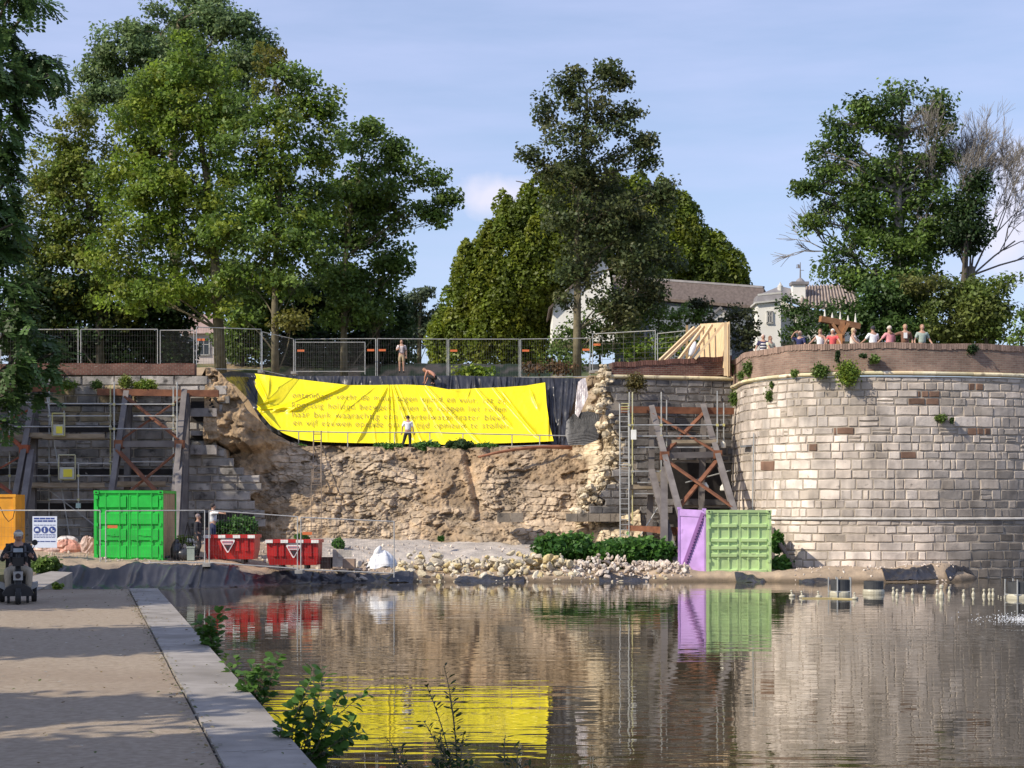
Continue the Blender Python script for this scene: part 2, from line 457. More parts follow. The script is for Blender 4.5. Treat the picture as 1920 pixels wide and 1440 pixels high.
# verge left of the path (its trees stand outside the picture)
tp = [kp(s0, 6.15, PZ + .02), kp(clipY(s1 + 2, 6.15) + 0, 6.15, PZ + .02), (-13.2, 37.2, PZ + .02), (-13.4, 47.0, PZ + .02), (-18, 60, PZ + .02), (-60, 60, PZ + .02), (-60, -8, PZ + .02)]
b = MB(); b.prism([Vector(p) for p in tp], (0, 0, -2.2)); b.build('verge', M_grassy, kind='structure')

# second length of quay beyond the gap, seen behind the scooter
def cp(px, py, z):       # point where pixel ray meets height z
    Y = (CAMZ - z) * FPX / (py - HORY); return Vector(((px - 960) / FPX * Y, Y, z))
b = MB(); tp = [cp(72, 1106, PZ + .02), cp(136, 1073, PZ + .02), cp(96, 1071, PZ + .02), cp(-40, 1106, PZ + .02)]
b.prism(tp, (0, 0, -2.0)); b.build('quay_block', M_kerb, kind='structure')

# far bank: sandy construction ground between pond and rampart
SHX = [-20, -15.5, -13, -10.5, -8, -6.5, -3, 0, 4, 8.0, 9.2, 10.5, 13, 14.5, 16, 17.6, 20, 40]
SHY = [52, 54.5, 56.8, 57.6, 60.2, 61.2, 62.4, 62.6, 62.8, 62.6, 62.2, 61.6, 61.8, 62.0, 62.4, 65.2, 70, 80]
def bankz(X, Y):
    X = np.asarray(X, float); Y = np.asarray(Y, float)
    sh = interp(X, SHX, SHY) + (fbm(X * .7, Y * 0 + 3, 5) - .5) * 1.0
    d = Y - sh
    left = smooth01((-6 - X) / 6)
    h1 = 0.30 + 0.50 * left                        # lip height above the water
    z = -1.1 + 1.1 * smooth01((d + 1.6) / 1.6)
    z = z + h1 * smooth01(d / (0.8 + 0.6 * left))
    z = z + np.clip(d - 1.5, 0, 9) * (0.085 - 0.03 * left)
    z = z - smooth01((X - 9.6) / 1.5) * np.clip(d - 1.5, 0, 9) * 0.055
    z = z + (fbm(X * 1.3, Y * 1.3, 11) - .5) * 0.22 * smooth01((d + .3) / .8) + (fbm(X * 5, Y * 5, 12) - .5) * 0.07
    # ledge of pale sand at the foot of the rubble
    z = z + 0.28 * smooth01((Y - 66.5) / 1.2) * smooth01((X + 9.5) / 1.5) * smooth01((2.5 - X) / 1.5)
    # two mounds by the tower
    for mx, my, mr, mh in ((12.2, 63.4, 1.9, .22), (15.6, 63.6, 1.5, .30), (17.0, 64.6, 1.2, .2), (6.2, 63.2, 1.5, .16), (2.0, 63.2, 1.4, .16)):
        z = z + mh * np.exp(-(((X - mx) / mr) ** 2 + ((Y - my) / 0.8) ** 2))
    return z
nu, nv = 420, 230
X, Y = np.meshgrid(np.linspace(-20.5, 25, nu), np.linspace(51.5, 76.5, nv))
Z = bankz(X, Y)
sandc = np.stack([interp(Z, [-.2, .06, .2, 1.5], [.10, .13, .37, .39]), interp(Z, [-.2, .06, .2, 1.5], [.075, .095, .285, .30]), interp(Z, [-.2, .06, .2, 1.5], [.045, .06, .20, .215])], -1).reshape(-1, 3)
n1 = fbm(X * 1.1, Y * 1.1, 31).reshape(-1, 1)
pale = smooth01((X.reshape(-1, 1) + 9) / 2) * smooth01((3 - X.reshape(-1, 1)) / 2) * smooth01((Y.reshape(-1, 1) - 66) / 1)
sandc = sandc * (0.78 + 0.44 * n1); sandc = sandc * (1 - pale) + np.array([[.45, .405, .36]]) * (0.8 + .4 * n1) * pale
M_sand = mat('bank_sand', (0.85, 0.85, 0.85), (1.12, 1.1, 1.08), scale=3, rough=0.95, attr=True, bump=0.7, bscale=14, bdist=0.05)
mk('sand_bank', np.stack([X, Y, Z], -1).reshape(-1, 3), grid_faces(nu, nv), M_sand, kind='structure', smooth=True, vcol=sandc)

# near bank under the camera, just outside the bottom edge of the picture
nu, nv = 60, 50
X, Y = np.meshgrid(np.linspace(-2.0, 9, nu), np.linspace(-8, 12.6, nv))
Z = 0.72 - 1.6 * smooth01((Y - 11.4) / 1.2) + (fbm(X * 1.5, Y * 1.5, 41) - .5) * .2
mk('near_bank', np.stack([X, Y, Z], -1).reshape(-1, 3), grid_faces(nu, nv), M_grassy, kind='structure', smooth=True)

# rampart top: one sheet of ground behind the walls with the collapsed crater in it
TOPZ = 8.85
# crater outline in plan: floor (z 5.4) reaches back to about Y 79, the back slope climbs to the rim
RIMX = [-12.6, -12.2, -11.6, -10.5, -8, 0, 3.5, 4.6, 5.2]
RIMY = [71.0, 76.5, 79.5, 81.0, 81.6, 81.6, 81.2, 79.0, 71.0]
def topz(X, Y):
    rim = interp(X, RIMX, RIMY); rim = np.where((X < -12.6) | (X > 5.2), 60.0, np.maximum(rim, np.where(X < -9, 81.3, 0)))
    lx = -12.6 - np.clip(Y - 73, 0, 9) * .30; edgel = smooth01((X - lx) / 2.2); rim = np.where((X < -12.6) & (X > lx), 81.3, rim); edger = smooth01((4.9 - X) / 0.9)
    back = smooth01((rim - Y) / 2.6)
    deep = np.minimum(np.minimum(edgel, edger), back)
    z = TOPZ - (TOPZ - 5.42) * deep
    z = z + smooth01((Y - 84.5) / 11) * 1.8 + np.clip(Y - 90, 0, 60) * .01
    z = z + (fbm(X * .9, Y * .9, 21) - .5) * .22 + (fbm(X * 4, Y * 4, 22) - .5) * .07
    # keep lower than the parapets near the front
    z = z - 0.5 * smooth01((75.0 - Y) / 2.0) * (1 - np.minimum(edgel, edger))
    return z
# the ground behind the tower parapet (walkway) and far beyond
b = MB(); b.add([(9.35, 73.6, 8.0), (60, 75.5, 8.0), (60, 150, 8.6), (9.35, 150, 8.6)], [(0, 1, 2, 3)])
b.build('bastion_ground', M_grassy, kind='structure')
# ================================================================ masonry
def course_blocks(fmap, u0, u1, v0, v1, hs=(0.28, 0.42), ws=(0.4, 1.0), joint=0.014, relief=0.03, depth=0.16, colf=None, keep=None, seed=1, seg=0.4):
    """ashlar facing: every block its own raised, slightly irregular face. fmap(u,v,d) -> point, d = distance out of the wall"""
    rnd = random.Random(seed); V = []; F = []; C = []
    v = v0
    while v < v1 - 0.05:
        h = rnd.uniform(*hs); h = min(h, v1 - v)
        if v1 - (v + h) < hs[0] * .6: h = v1 - v
        u = u0 - rnd.uniform(0, ws[1])
        while u < u1:
            w = rnd.uniform(*ws) * (1.15 if h > sum(hs) / 2 else 0.9)
            if rnd.random() < 0.08: w *= 0.5
            a, c = max(u, u0), min(u + w, u1); u += w
            if c - a < 0.06: continue
            um, vm = (a + c) / 2, v + h / 2
            if keep and not keep(um, vm, rnd): continue
            col = colf(um, vm, rnd)
            rows = [(v, v + h)]
            if h > .3 and w < .9 and rnd.random() < 0.05: rows = [(v, v + h * .5), (v + h * .5, v + h)]
            for (ra, rb) in rows:
                d = rnd.uniform(0, relief); j = joint * rnd.uniform(.4, 1.9)
                n = max(1, int(math.ceil((c - a) / seg)))
                us = [a + j + (c - a - 2 * j) * i / n for i in range(n + 1)]
                ch = 0.028
                base = len(V)
                tilt = rnd.uniform(-.012, .012); t2 = rnd.uniform(-.012, .012)
                jb = [rnd.uniform(-.014, .014) for _ in range(n + 1)]; jt = [rnd.uniform(-.018, .012) for _ in range(n + 1)]
                for i, uu in enumerate(us):
                    e = (ch if i == 0 else (-ch if i == n else 0)); dd = d + tilt * (i / n - .5) * 2
                    lo, hi = ra + j + jb[i], rb - j + jt[i]
                    V += [fmap(uu, lo, -depth * .3), fmap(uu + e, lo + ch, dd - t2), fmap(uu + e, hi - ch, dd + t2), fmap(uu, hi, -depth * .3)]
                for i in range(n):
                    p = base + 4 * i; q = p + 4
                    F += [(p, q, q + 1, p + 1), (p + 1, q + 1, q + 2, p + 2), (p + 2, q + 2, q + 3, p + 3)]; C += [col] * 3
                p = base; F.append((p, p + 1, p + 2, p + 3)); C.append(col)
                p = base + 4 * n; F.append((p + 3, p + 2, p + 1, p)); C.append(col)
        v += h
    return V, F, C
def sheet(fmap, us, vs, d=0.0):
    V = [fmap(u, v, d) for v in vs for u in us]
    UV = [(u, v) for v in vs for u in us]
    return np.array([tuple(p) for p in V]), grid_faces(len(us), len(vs)), np.array(UV)
M_mortar = mat('mortar_bed', (0.30, 0.255, 0.205), (0.42, 0.36, 0.29), scale=3, rough=0.95, bump=0.5, bscale=20)

def brick_mat(name, c1, c2, mortar, pale):
    m = bpy.data.materials.new(name); m.use_nodes = True; t = m.node_tree; l = t.links.new
    b = t.nodes['Principled BSDF']; b.inputs['Roughness'].default_value = 0.92
    uv = N(t, 'ShaderNodeUVMap'); uv.uv_map = 'UVMap'
    br = N(t, 'ShaderNodeTexBrick'); br.inputs['Scale'].default_value = 1.0
    br.inputs['Brick Width'].default_value = 0.23; br.inputs['Row Height'].default_value = 0.085; br.inputs['Mortar Size'].default_value = 0.010
    br.inputs['Color1'].default_value = (*c1, 1); br.inputs['Color2'].default_value = (*c2, 1); br.inputs['Mortar'].default_value = (*mortar, 1)
    br.inputs['Bias'].default_value = -0.2
    l(uv.outputs['UV'], br.inputs['Vector'])
    nz = N(t, 'ShaderNodeTexNoise'); nz.inputs['Scale'].default_value = 3.5; nz.inputs['Detail'].default_value = 9; nz.inputs['Roughness'].default_value = .75
    co = N(t, 'ShaderNodeTexCoord'); mpp = N(t, 'ShaderNodeMapping'); mpp.inputs['Scale'].default_value = (1, 1, 3.0)
    l(co.outputs['Object'], mpp.inputs['Vector']); l(mpp.outputs['Vector'], nz.inputs['Vector'])
    mr = N(t, 'ShaderNodeMapRange'); mr.inputs['From Min'].default_value = 0.60; mr.inputs['From Max'].default_value = 0.70
    mx = N(t, 'ShaderNodeMixRGB'); mx.inputs['Color2'].default_value = (*pale, 1)
    l(nz.outputs['Fac'], mr.inputs['Value']); l(mr.outputs['Result'], mx.inputs['Fac']); l(br.outputs['Color'], mx.inputs['Color1'])
    n2 = N(t, 'ShaderNodeTexNoise'); n2.inputs['Scale'].default_value = 1.1; n2.inputs['Detail'].default_value = 8
    m2 = N(t, 'ShaderNodeMapRange'); m2.inputs['From Min'].default_value = 0.3; m2.inputs['From Max'].default_value = 0.7; m2.inputs['To Min'].default_value = .6; m2.inputs['To Max'].default_value = 1.3
    mm = N(t, 'ShaderNodeMixRGB', blend_type='MULTIPLY'); mm.inputs['Fac'].default_value = 1
    l(co.outputs['Object'], n2.inputs['Vector']); l(n2.outputs['Fac'], m2.inputs['Value']); l(mx.outputs['Color'], mm.inputs['Color1']); l(m2.outputs['Result'], mm.inputs['Color2'])
    l(mm.outputs['Color'], b.inputs['Base Color'])
    bp = N(t, 'ShaderNodeBump'); bp.inputs['Strength'].default_value = .7; bp.inputs['Distance'].default_value = .015
    ad = N(t, 'ShaderNodeMath', operation='SUBTRACT'); l(nz.outputs['Fac'], ad.inputs[0]); l(br.outputs['Fac'], ad.inputs[1])
    l(ad.outputs['Value'], bp.inputs['Height']); l(bp.outputs['Normal'], b.inputs['Normal'])
    return m
M_brick = brick_mat('dark_red_brick', (0.13, 0.050, 0.038), (0.20, 0.085, 0.062), (0.20, 0.16, 0.13), (0.42, 0.35, 0.30))
M_brickb = brick_mat('brown_tower_brick', (0.24, 0.150, 0.115), (0.34, 0.225, 0.17), (0.29, 0.24, 0.19), (0.46, 0.38, 0.30))
M_cordon = mat('yellow_sandstone', (0.56, 0.47, 0.28), (0.72, 0.64, 0.42), scale=1.2, rough=0.85, bump=0.3, bscale=12, c3=(0.24, 0.18, 0.12), scale3=2.3, f3=(0.56, 0.68))

# ---- round tower --------------------------------------------------------------------
# plan curve (photo column, distance)
TP = [(1360, 74.5), (1376, 73.0), (1385, 71.6), (1390, 70.6), (1400, 69.6), (1430, 68.1), (1476, 66.75), (1520, 66.0), (1611, 65.5), (1690, 65.45), (1782, 65.7), (1914, 66.5), (2030, 68.2), (2110, 70.6), (2160, 74), (2190, 78)]
def catmull(P, n):
    out = []
    P = [np.array(p, float) for p in P]
    for i in range(len(P) - 1):
        p0 = P[max(i - 1, 0)]; p1 = P[i]; p2 = P[i + 1]; p3 = P[min(i + 2, len(P) - 1)]
        for k in range(n):
            t = k / n
            out.append(0.5 * ((2 * p1) + (-p0 + p2) * t + (2 * p0 - 5 * p1 + 4 * p2 - p3) * t * t + (-p0 + 3 * p1 - 3 * p2 + p3) * t ** 3))
    out.append(P[-1]); return np.array(out)
TPW = [((px - 960) / FPX * Y, Y) for px, Y in TP]
tcv = catmull(TPW, 14)
tarc = np.concatenate([[0], np.cumsum(np.hypot(*np.diff(tcv, axis=0).T))])
TLEN = float(tarc[-1])
def tower_f(u, v, d):
    x = np.interp(u, tarc, tcv[:, 0]); y = np.interp(u, tarc, tcv[:, 1])
    x2 = np.interp(u + .3, tarc, tcv[:, 0]) - np.interp(u - .3, tarc, tcv[:, 0]); y2 = np.interp(u + .3, tarc, tcv[:, 1]) - np.interp(u - .3, tarc, tcv[:, 1])
    l = math.hypot(x2, y2) or 1; nx, ny = y2 / l, -x2 / l
    bat = (7.9 - v) * 0.012       # slight batter
    return Vector((x + nx * (d + bat), y + ny * (d + bat), v))
def px_of(p): return 960 + p[0] / p[1] * FPX
patches = [(1742, 742, 26, 12), (1465, 787, 11, 10), (1583, 805, 22, 8), (1838, 802, 24, 8), (1518, 834, 8, 9), (1440, 878, 8, 9), (1828, 722, 11, 9), (1705, 760, 22, 7), (1700, 850, 8, 8)]
def tower_col(u, v, rnd):
    p = tower_f(u, v, 0); px = px_of(p); py = HORY - (v - CAMZ) / p.y * FPX
    for (qx, qy, rx, ry) in patches:
        if abs(px - qx) < rx and abs(py - qy) < ry: g = rnd.uniform(.75, 1.05); return (0.25 * g, 0.150 * g, 0.105 * g)
    g = rnd.choice([.54, .58, .61, .64, .67, .71])
    if rnd.random() < .09: g = .84
    warm = rnd.uniform(-.015, .05)
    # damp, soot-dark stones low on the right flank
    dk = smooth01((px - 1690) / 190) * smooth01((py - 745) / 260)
    dk = max(float(dk), float(smooth01((px - 1800) / 120)) * .35)  # shade of the turning flank painted over its full height
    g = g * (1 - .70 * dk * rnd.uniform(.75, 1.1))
    if rnd.random() < .08: return (g * .82, g * .72, g * .62)
    return (g * 1.06 + warm * g * .6, g * .955, g * (.86 - warm * .6))
tower = thing('round_tower', 'round bastion of pale ashlar blocks with brown brick parapet and yellow cordon', 'tower', (17, 70, -0.6))
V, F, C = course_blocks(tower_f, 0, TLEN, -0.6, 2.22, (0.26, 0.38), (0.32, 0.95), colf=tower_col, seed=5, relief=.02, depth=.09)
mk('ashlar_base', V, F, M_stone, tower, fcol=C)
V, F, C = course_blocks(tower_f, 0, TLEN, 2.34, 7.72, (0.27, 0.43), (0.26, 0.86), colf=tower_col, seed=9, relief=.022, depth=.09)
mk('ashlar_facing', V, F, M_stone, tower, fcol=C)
us = list(np.linspace(0, TLEN, 160))
V, F, UV = sheet(tower_f, us, [-0.6, 2.2, 5, 7.75], -0.016); mk('mortar_core', V, F, M_mortar, tower, smooth=True)
def moulding(fmap, us, prof, name, m, parent, cut=None):
    V = []; n = len(prof)
    for u in us:
        for (d, v) in prof: V.append(tuple(fmap(u, v, d)))
    F = [(i * n + k, (i + 1) * n + k, (i + 1) * n + (k + 1) % n, i * n + (k + 1) % n) for i in range(len(us) - 1) for k in range(n)]
    return mk(name, V, F, m, parent)
rp = [(0.12 * math.cos(a) , 7.86 + 0.085 * math.sin(a)) for a in [R(x) for x in (-90, -55, -20, 15, 50, 90)]] + [(-.1, 7.945), (-.1, 7.775)]
# the cordon is laid in lengths: slight steps between the stones
u = 0; k = 0; b = MB()
while u < TLEN:
    w = 0.9 + 0.9 * ((k * 37) % 10) / 10; e = min(u + w, TLEN); n = len(rp); dz = ((k * 13) % 7 - 3) * .004
    vs = []
    for uu in (u + .008, (u + e) / 2, e - .008):
        vs += [tower_f(uu, v + dz, d) for d, v in rp]
    g = 0.75 + ((k * 29) % 11) / 22; cc = (g * 1.0, g * (.98 if k % 3 else .93), g * (.95 if k % 4 else .85))
    fs = [(i * n + q, (i + 1) * n + q, (i + 1) * n + (q + 1) % n, i * n + (q + 1) % n) for i in range(2) for q in range(n)] + [tuple(range(n)), tuple(2 * n + q for q in reversed(range(n)))]
    b.add(vs, fs, cc); u = e; k += 1
M_cord2 = mat('cordon_stone', (0.62, 0.54, 0.33), (0.84, 0.78, 0.58), scale=1.0, rough=0.85, attr=True, bump=0.3, bscale=12, c3=(0.26, 0.20, 0.13), scale3=2.0, f3=(0.58, 0.70))
b.build('cordon_moulding', M_cord2, tower)
moulding(tower_f, us, [(-.05, 2.25), (.07, 2.25), (.075, 2.29), (.03, 2.335), (-.05, 2.335)], 'base_ledge', mat('pale_ledge', (0.42, 0.39, 0.35), (0.62, 0.59, 0.54), scale=3, rough=.9), tower)
# brick parapet: front, top and inner face
PT = 9.02
def par_f(u, v, d): return tower_f(u, v, d)
prof = [(0.0, 7.95), (0.0, 8.2), (0.0, PT), (-.42, PT), (-.42, 7.95)]
V = []; UV = []
uu = list(np.linspace(0, TLEN, 260))
for u in uu:
    acc = 0; last = None
    for (d, v) in prof:
        z = v + (0.02 * math.sin(u * 1.7) + .012 * math.sin(u * 7.3) if v == PT else 0)
        V.append(tuple(par_f(u, z, d)));
        if last: acc += abs(v - last[1]) + abs(d - last[0])
        last = (d, v); UV.append((u, acc))
n = len(prof)
F = [(i * n + k, (i + 1) * n + k, (i + 1) * n + k + 1, i * n + k + 1) for i in range(len(uu) - 1) for k in range(n - 1)]
mk('brick_parapet', V, F, M_brickb, tower, uv=UV)
b = MB(); rnd = random.Random(3); u = 0         # soldier course of upright bricks along the top
while u < TLEN - .1:
    w = rnd.uniform(.085, .11); h = rnd.uniform(.20, .25); g = rnd.uniform(.6, 1.15)
    p = tower_f(u + w / 2, PT - h / 2 + .012 + 0.02 * math.sin(u * 1.7), 0.012); q = tower_f(u + w / 2 + .1, PT, .012)
    ang = math.atan2(q.y - p.y, q.x - p.x)
    b.box((p.x, p.y, p.z), (w * .86, .05, h), rz=ang, col=(.36 * g, .245 * g, .19 * g)); u += w
b.build('coping_bricks', mat('coping_brick', (.85, .85, .85), (1.1, 1.1, 1.1), scale=9, rough=.9, attr=True, bump=.3), tower)
b = MB(); p = tower_f(1.0, 7.7, .06)    # thin drain pipe at the joint with the wall
uu = float(np.interp(1417, [px_of(tower_f(u, 5, 0)) for u in us], us)); 
b.tube([tower_f(uu, 5.7, .09), tower_f(uu, .6, .12)], .03, 6); b.build('drain_pipe', M_galv, tower)
b = MB(); uu2 = float(np.interp(1404, [px_of(tower_f(u, 5, 0)) for u in us], us)); q0 = tower_f(uu2 - .35, 5.2, .02); q1 = tower_f(uu2 + .35, 5.2, .02)
b.bar(q0, q1, .45, .08); b.build('slate_tablet', mat('slate', (.16, .17, .18), (.22, .22, .23), scale=3, rough=.6), tower)

# ---- right length of rampart, standing between the breach and the tower ----------------
def rw_f(u, v, d):     # u from 0 (breach) to 6.2 (tower), recedes to the right
    th = R(14); bat = (8.2 - v) * .02
    return Vector((4.1 + u * math.cos(th) + math.sin(th) * (d + bat), 71.9 + u * math.sin(th) - math.cos(th) * (d + bat), v))
RWL = 6.4
rwall = thing('right_rampart_wall', 'grey ashlar rampart wall with dark red brick parapet between the breach and the round tower', 'wall', (7, 73, 0))
def edge_u(v):      # ragged broken left end
    return float(np.interp(v, [0.6, 2.3, 2.9, 3.7, 4.3, 5.2, 6.2, 7.2, 8.2], [-.70, -.72, -.5, -.15, .55, .62, .2, -.1, 0.05])) + .22 * math.sin(v * 7.1) + .12 * math.sin(v * 17)
def rw_keep(u, v, rnd): return u > edge_u(v) and not (2.3 < u < 5.9 and 3.0 < v < 4.6) and not (2.6 < u < 5.9 and 1.1 < v < 2.7) and not (4.9 < u and v < 2.0 and False)
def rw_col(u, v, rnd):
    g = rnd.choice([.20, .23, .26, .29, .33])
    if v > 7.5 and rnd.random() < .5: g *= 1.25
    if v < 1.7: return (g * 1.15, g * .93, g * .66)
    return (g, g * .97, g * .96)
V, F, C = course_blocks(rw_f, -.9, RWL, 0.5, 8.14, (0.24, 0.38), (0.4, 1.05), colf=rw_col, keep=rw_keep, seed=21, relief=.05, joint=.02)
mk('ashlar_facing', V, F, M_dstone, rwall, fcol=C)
b = MB()
vv = list(np.linspace(.4, 8.15, 40))
pts = [rw_f(edge_u(v) + .12, v, -.04) for v in vv]; ptr = [rw_f(RWL, v, -.04) for v in vv]
for i in range(len(vv) - 1): b.add([pts[i], ptr[i], ptr[i + 1], pts[i + 1]], [(0, 1, 2, 3)])
pb = [rw_f(edge_u(v) + .2, v, -1.6) for v in vv]
for i in range(len(vv) - 1): b.add([pb[i], pts[i], pts[i + 1], pb[i + 1]], [(0, 1, 2, 3)])
b.add([rw_f(0, 8.15, 0), rw_f(RWL, 8.15, 0), rw_f(RWL, 8.15, -1.8), rw_f(0, 8.15, -1.8)], [(0, 1, 2, 3)])
b.build('mortar_core', M_mortar, rwall)
# flat dark panels painted for the deep shade behind the trestle
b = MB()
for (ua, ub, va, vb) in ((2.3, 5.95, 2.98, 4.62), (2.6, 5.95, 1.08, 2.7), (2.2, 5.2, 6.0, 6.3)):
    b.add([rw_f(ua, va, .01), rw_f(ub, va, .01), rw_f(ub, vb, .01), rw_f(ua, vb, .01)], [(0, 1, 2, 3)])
b.build_each('shade_panel', mat('shade_and_black', (.02, .018, .017), (.035, .03, .028), scale=5, rough=.95), rwall)
# parapet of dark brick, rising slightly to the right
prof = [(0.02, 8.32), (0.02, None), (-.5, None), (-.5, 8.32)]
V = []; UV = []; uu = list(np.linspace(0.12, 5.5, 60))
for u in uu:
    tz = 8.80 + u * .075 + .02 * math.sin(u * 5)
    acc = [0, tz - 8.32, tz - 8.32 + .5, 2 * (tz - 8.32) + .5]
    for k, (d, v) in enumerate(prof): V.append(tuple(rw_f(u, v if v else tz, d))); UV.append((u, acc[k]))
n = 4; F = [(i * n + k, (i + 1) * n + k, (i + 1) * n + k + 1, i * n + k + 1) for i in range(len(uu) - 1) for k in range(3)]
F += [(0, 1, 2, 3), tuple((len(uu) - 1) * 4 + k for k in (3, 2, 1, 0))]
mk('brick_parapet', V, F, M_brick, rwall, uv=UV)
b = MB(); rnd = random.Random(8); u = .12
while u < 5.45:
    w = rnd.uniform(.085, .11); h = rnd.uniform(.19, .23); g = rnd.uniform(.55, 1.2); tz = 8.80 + u * .075 + .02 * math.sin(u * 5)
    p = rw_f(u + w / 2, tz - h / 2 + .015, .035); b.box(p, (w * .85, .05, h), rz=R(14), col=(.21 * g, .10 * g, .075 * g)); u += w
b.build('coping_bricks', MATS['coping_brick'], rwall)
b = MB(); u = 0.0; k = 0
while u < 5.9:
    w = .8 + ((k * 7) % 5) * .18; e = min(u + w, 5.9); n = len(rp)
    vs = []
    for q in (u + .01, e - .01): vs += [rw_f(q, v + .38, d) for d, v in rp]
    g = .8 + (k * 3 % 5) * .06
    b.add(vs, [(q, n + q, n + (q + 1) % n, (q + 1) % n) for q in range(n)] + [tuple(range(n)), tuple(n + q for q in reversed(range(n)))], (g, g * .96, g * .9)); u = e; k += 1
b.build('cordon_moulding', M_cord2, rwall)

# ---- left length of rampart -----------------------------------------------------------
def lw_f(u, v, d):     # u = -(distance) : X coordinate directly
    bat = (8.3 - v) * .02; return Vector((u, 72.3 - d - bat, v))
lwall = thing('left_rampart_wall', 'stained grey ashlar rampart wall with dark red brick parapet behind the left scaffold', 'wall', (-18, 73, 0))
def led(v): return float(np.interp(v, [0.5, 1.3, 1.9, 3.1, 4.2, 4.4, 7.0, 8.3], [-10.7, -10.75, -10.8, -10.9, -11.2, -12.15, -12.35, -12.5])) + (0.35 if int(v / .66) % 2 else -.05)
def lw_keep(u, v, rnd): return u < led(v) - .15
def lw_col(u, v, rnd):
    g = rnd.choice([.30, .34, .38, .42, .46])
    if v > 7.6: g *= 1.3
    if 6.0 < v < 7.8 and -19.6 < u < -16.2 and rnd.random() < .75: return (g * 1.15, g * .95, g * .60)  # sun dapples painted as yellow blocks high on the wall
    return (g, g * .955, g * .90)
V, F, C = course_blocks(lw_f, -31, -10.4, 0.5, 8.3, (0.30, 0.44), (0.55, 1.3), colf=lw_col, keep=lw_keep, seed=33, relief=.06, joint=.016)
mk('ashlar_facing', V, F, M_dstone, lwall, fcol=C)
b = MB(); pts = [lw_f(led(v) - .25, v, -.04) for v in vv]
for i in range(len(vv) - 1):
    b.add([lw_f(-31, vv[i], -.04), pts[i], pts[i + 1], lw_f(-31, vv[i + 1], -.04)], [(0, 1, 2, 3)])
    b.add([pts[i], lw_f(led(vv[i]) - .3, vv[i], -1.6), lw_f(led(vv[i + 1]) - .3, vv[i + 1], -1.6), pts[i + 1]], [(0, 1, 2, 3)])
b.add([lw_f(-31, 8.31, 0), lw_f(-12.6, 8.31, 0), lw_f(-12.6, 8.31, -1.2), lw_f(-31, 8.31, -1.2)], [(0, 1, 2, 3)])
b.build('mortar_core', M_mortar, lwall)
b = MB()      # dark strips paint the shade of shoring chases, with the ledges of stone between them
for (ua, ub, va, vb) in ((-13.6, -12.4, 6.92, 7.35), (-13.6, -12.5, 6.35, 6.55), (-13.6, -12.5, 5.55, 5.75), (-13.4, -10.9, 1.9, 2.5), (-20, -16.6, 5.9, 6.2), (-31, -13.8, 4.1, 4.35), (-31, -13.8, 2.6, 2.9), (-20, -13.9, 7.0, 7.1)):
    b.add([lw_f(ua, va, .065), lw_f(ub, va, .065), lw_f(ub, vb, .065), lw_f(ua, vb, .065)], [(0, 1, 2, 3)])
b.build_each('shade_panel', MATS['shade_and_black'], lwall)
b = MB()
for (ua, ub, va, vb) in ((-13.55, -12.45, 6.55, 6.9), (-13.55, -12.6, 5.75, 5.95), (-13.55, -12.45, 4.95, 5.35)):
    p = lw_f((ua + ub) / 2, (va + vb) / 2, .18); b.box(p, (ub - ua, .34, vb - va), col=(.36, .34, .33))
b.build_each('stone_ledge', M_dstone, lwall)
prof = [(0.02, 8.33), (0.02, None), (-.5, None), (-.5, 8.33)]
V = []; UV = []; uu = list(np.linspace(-31, -13.45, 90))
for u in uu:
    tz = 8.82 + .015 * math.sin(u * 3); acc = [0, tz - 8.33, tz - 8.33 + .5, 2 * (tz - 8.33) + .5]
    for k, (d, v) in enumerate(prof): V.append(tuple(lw_f(u, v if v else tz, d))); UV.append((u + 40, acc[k]))
F = [(i * 4 + k, (i + 1) * 4 + k, (i + 1) * 4 + k + 1, i * 4 + k + 1) for i in range(len(uu) - 1) for k in range(3)] + [(0, 1, 2, 3), tuple((len(uu) - 1) * 4 + k for k in (3, 2, 1, 0))]
mk('brick_parapet', V, F, M_brick, lwall, uv=UV)

# ---- the collapsed length: rubble core and slumped earth --------------------------------
nu, nv = 620, 330
su = np.linspace(-13.0, 5.4, nu); tv = np.linspace(0, 1, nv)
Xg, Tg = np.meshgrid(su, tv)
ztop = interp(su, [-13.0, -12.5, -11.9, -11.2, -10.4, -9.8, -9.0, -4, 0, 3.2, 3.9, 4.3, 4.6, 5.4], [8.6, 8.6, 8.0, 6.8, 5.95, 5.60, 5.42, 5.35, 5.38, 5.42, 5.7, 6.6, 8.3, 8.5]) + (fbm(su * 1.3, su * 0, 2) - .5) * .25
Zg = 0.7 + (ztop[None, :] - 0.7) * Tg
# distort a little so courses wander
xx = Xg + (fbm(Xg * .5, Zg * .5, 51) - .5) * .8; zz = Zg + (fbm(Xg * .6, Zg * .6, 52) - .5) * .45
d1, dd, rid = cells(xx / 0.62, zz / 0.31, 3, .62)
d1b, ddb, ridb = cells(xx / 0.27, zz / 0.17, 8, .8)
soilm = smooth01((-9.9 - Xg + (Zg - 5.4) * .25 + (fbm(Xg, Zg, 61) - .5) * 1.2) / .8) * smooth01((Zg - 4.9 + (fbm(Xg * 2, Zg * 2, 60) - .5) * .6) / .4)   # slumped earth, upper left
soil2 = smooth01((fbm(Xg * .45 + 9, Zg * .6, 62) - .46) / .12) * .85
soil3 = smooth01((Zg - 5.0 + (fbm(Xg * 2, Zg * 2, 63) - .5) * .5) / .3) * smooth01((Xg + 10) / 1) * smooth01((3.4 - Xg) / 1) * .7
upr = smooth01((Xg - 3.2) / .6)
smask = np.maximum(np.maximum(soilm, soil2), soil3) * (1 - upr * .8)
stone = smooth01(dd / .16); small = smooth01(ddb / .2)
isbig = (rid > .35)
bump_ = np.where(isbig, stone * (.02 + .11 * rid), small * (.015 + .08 * ridb))
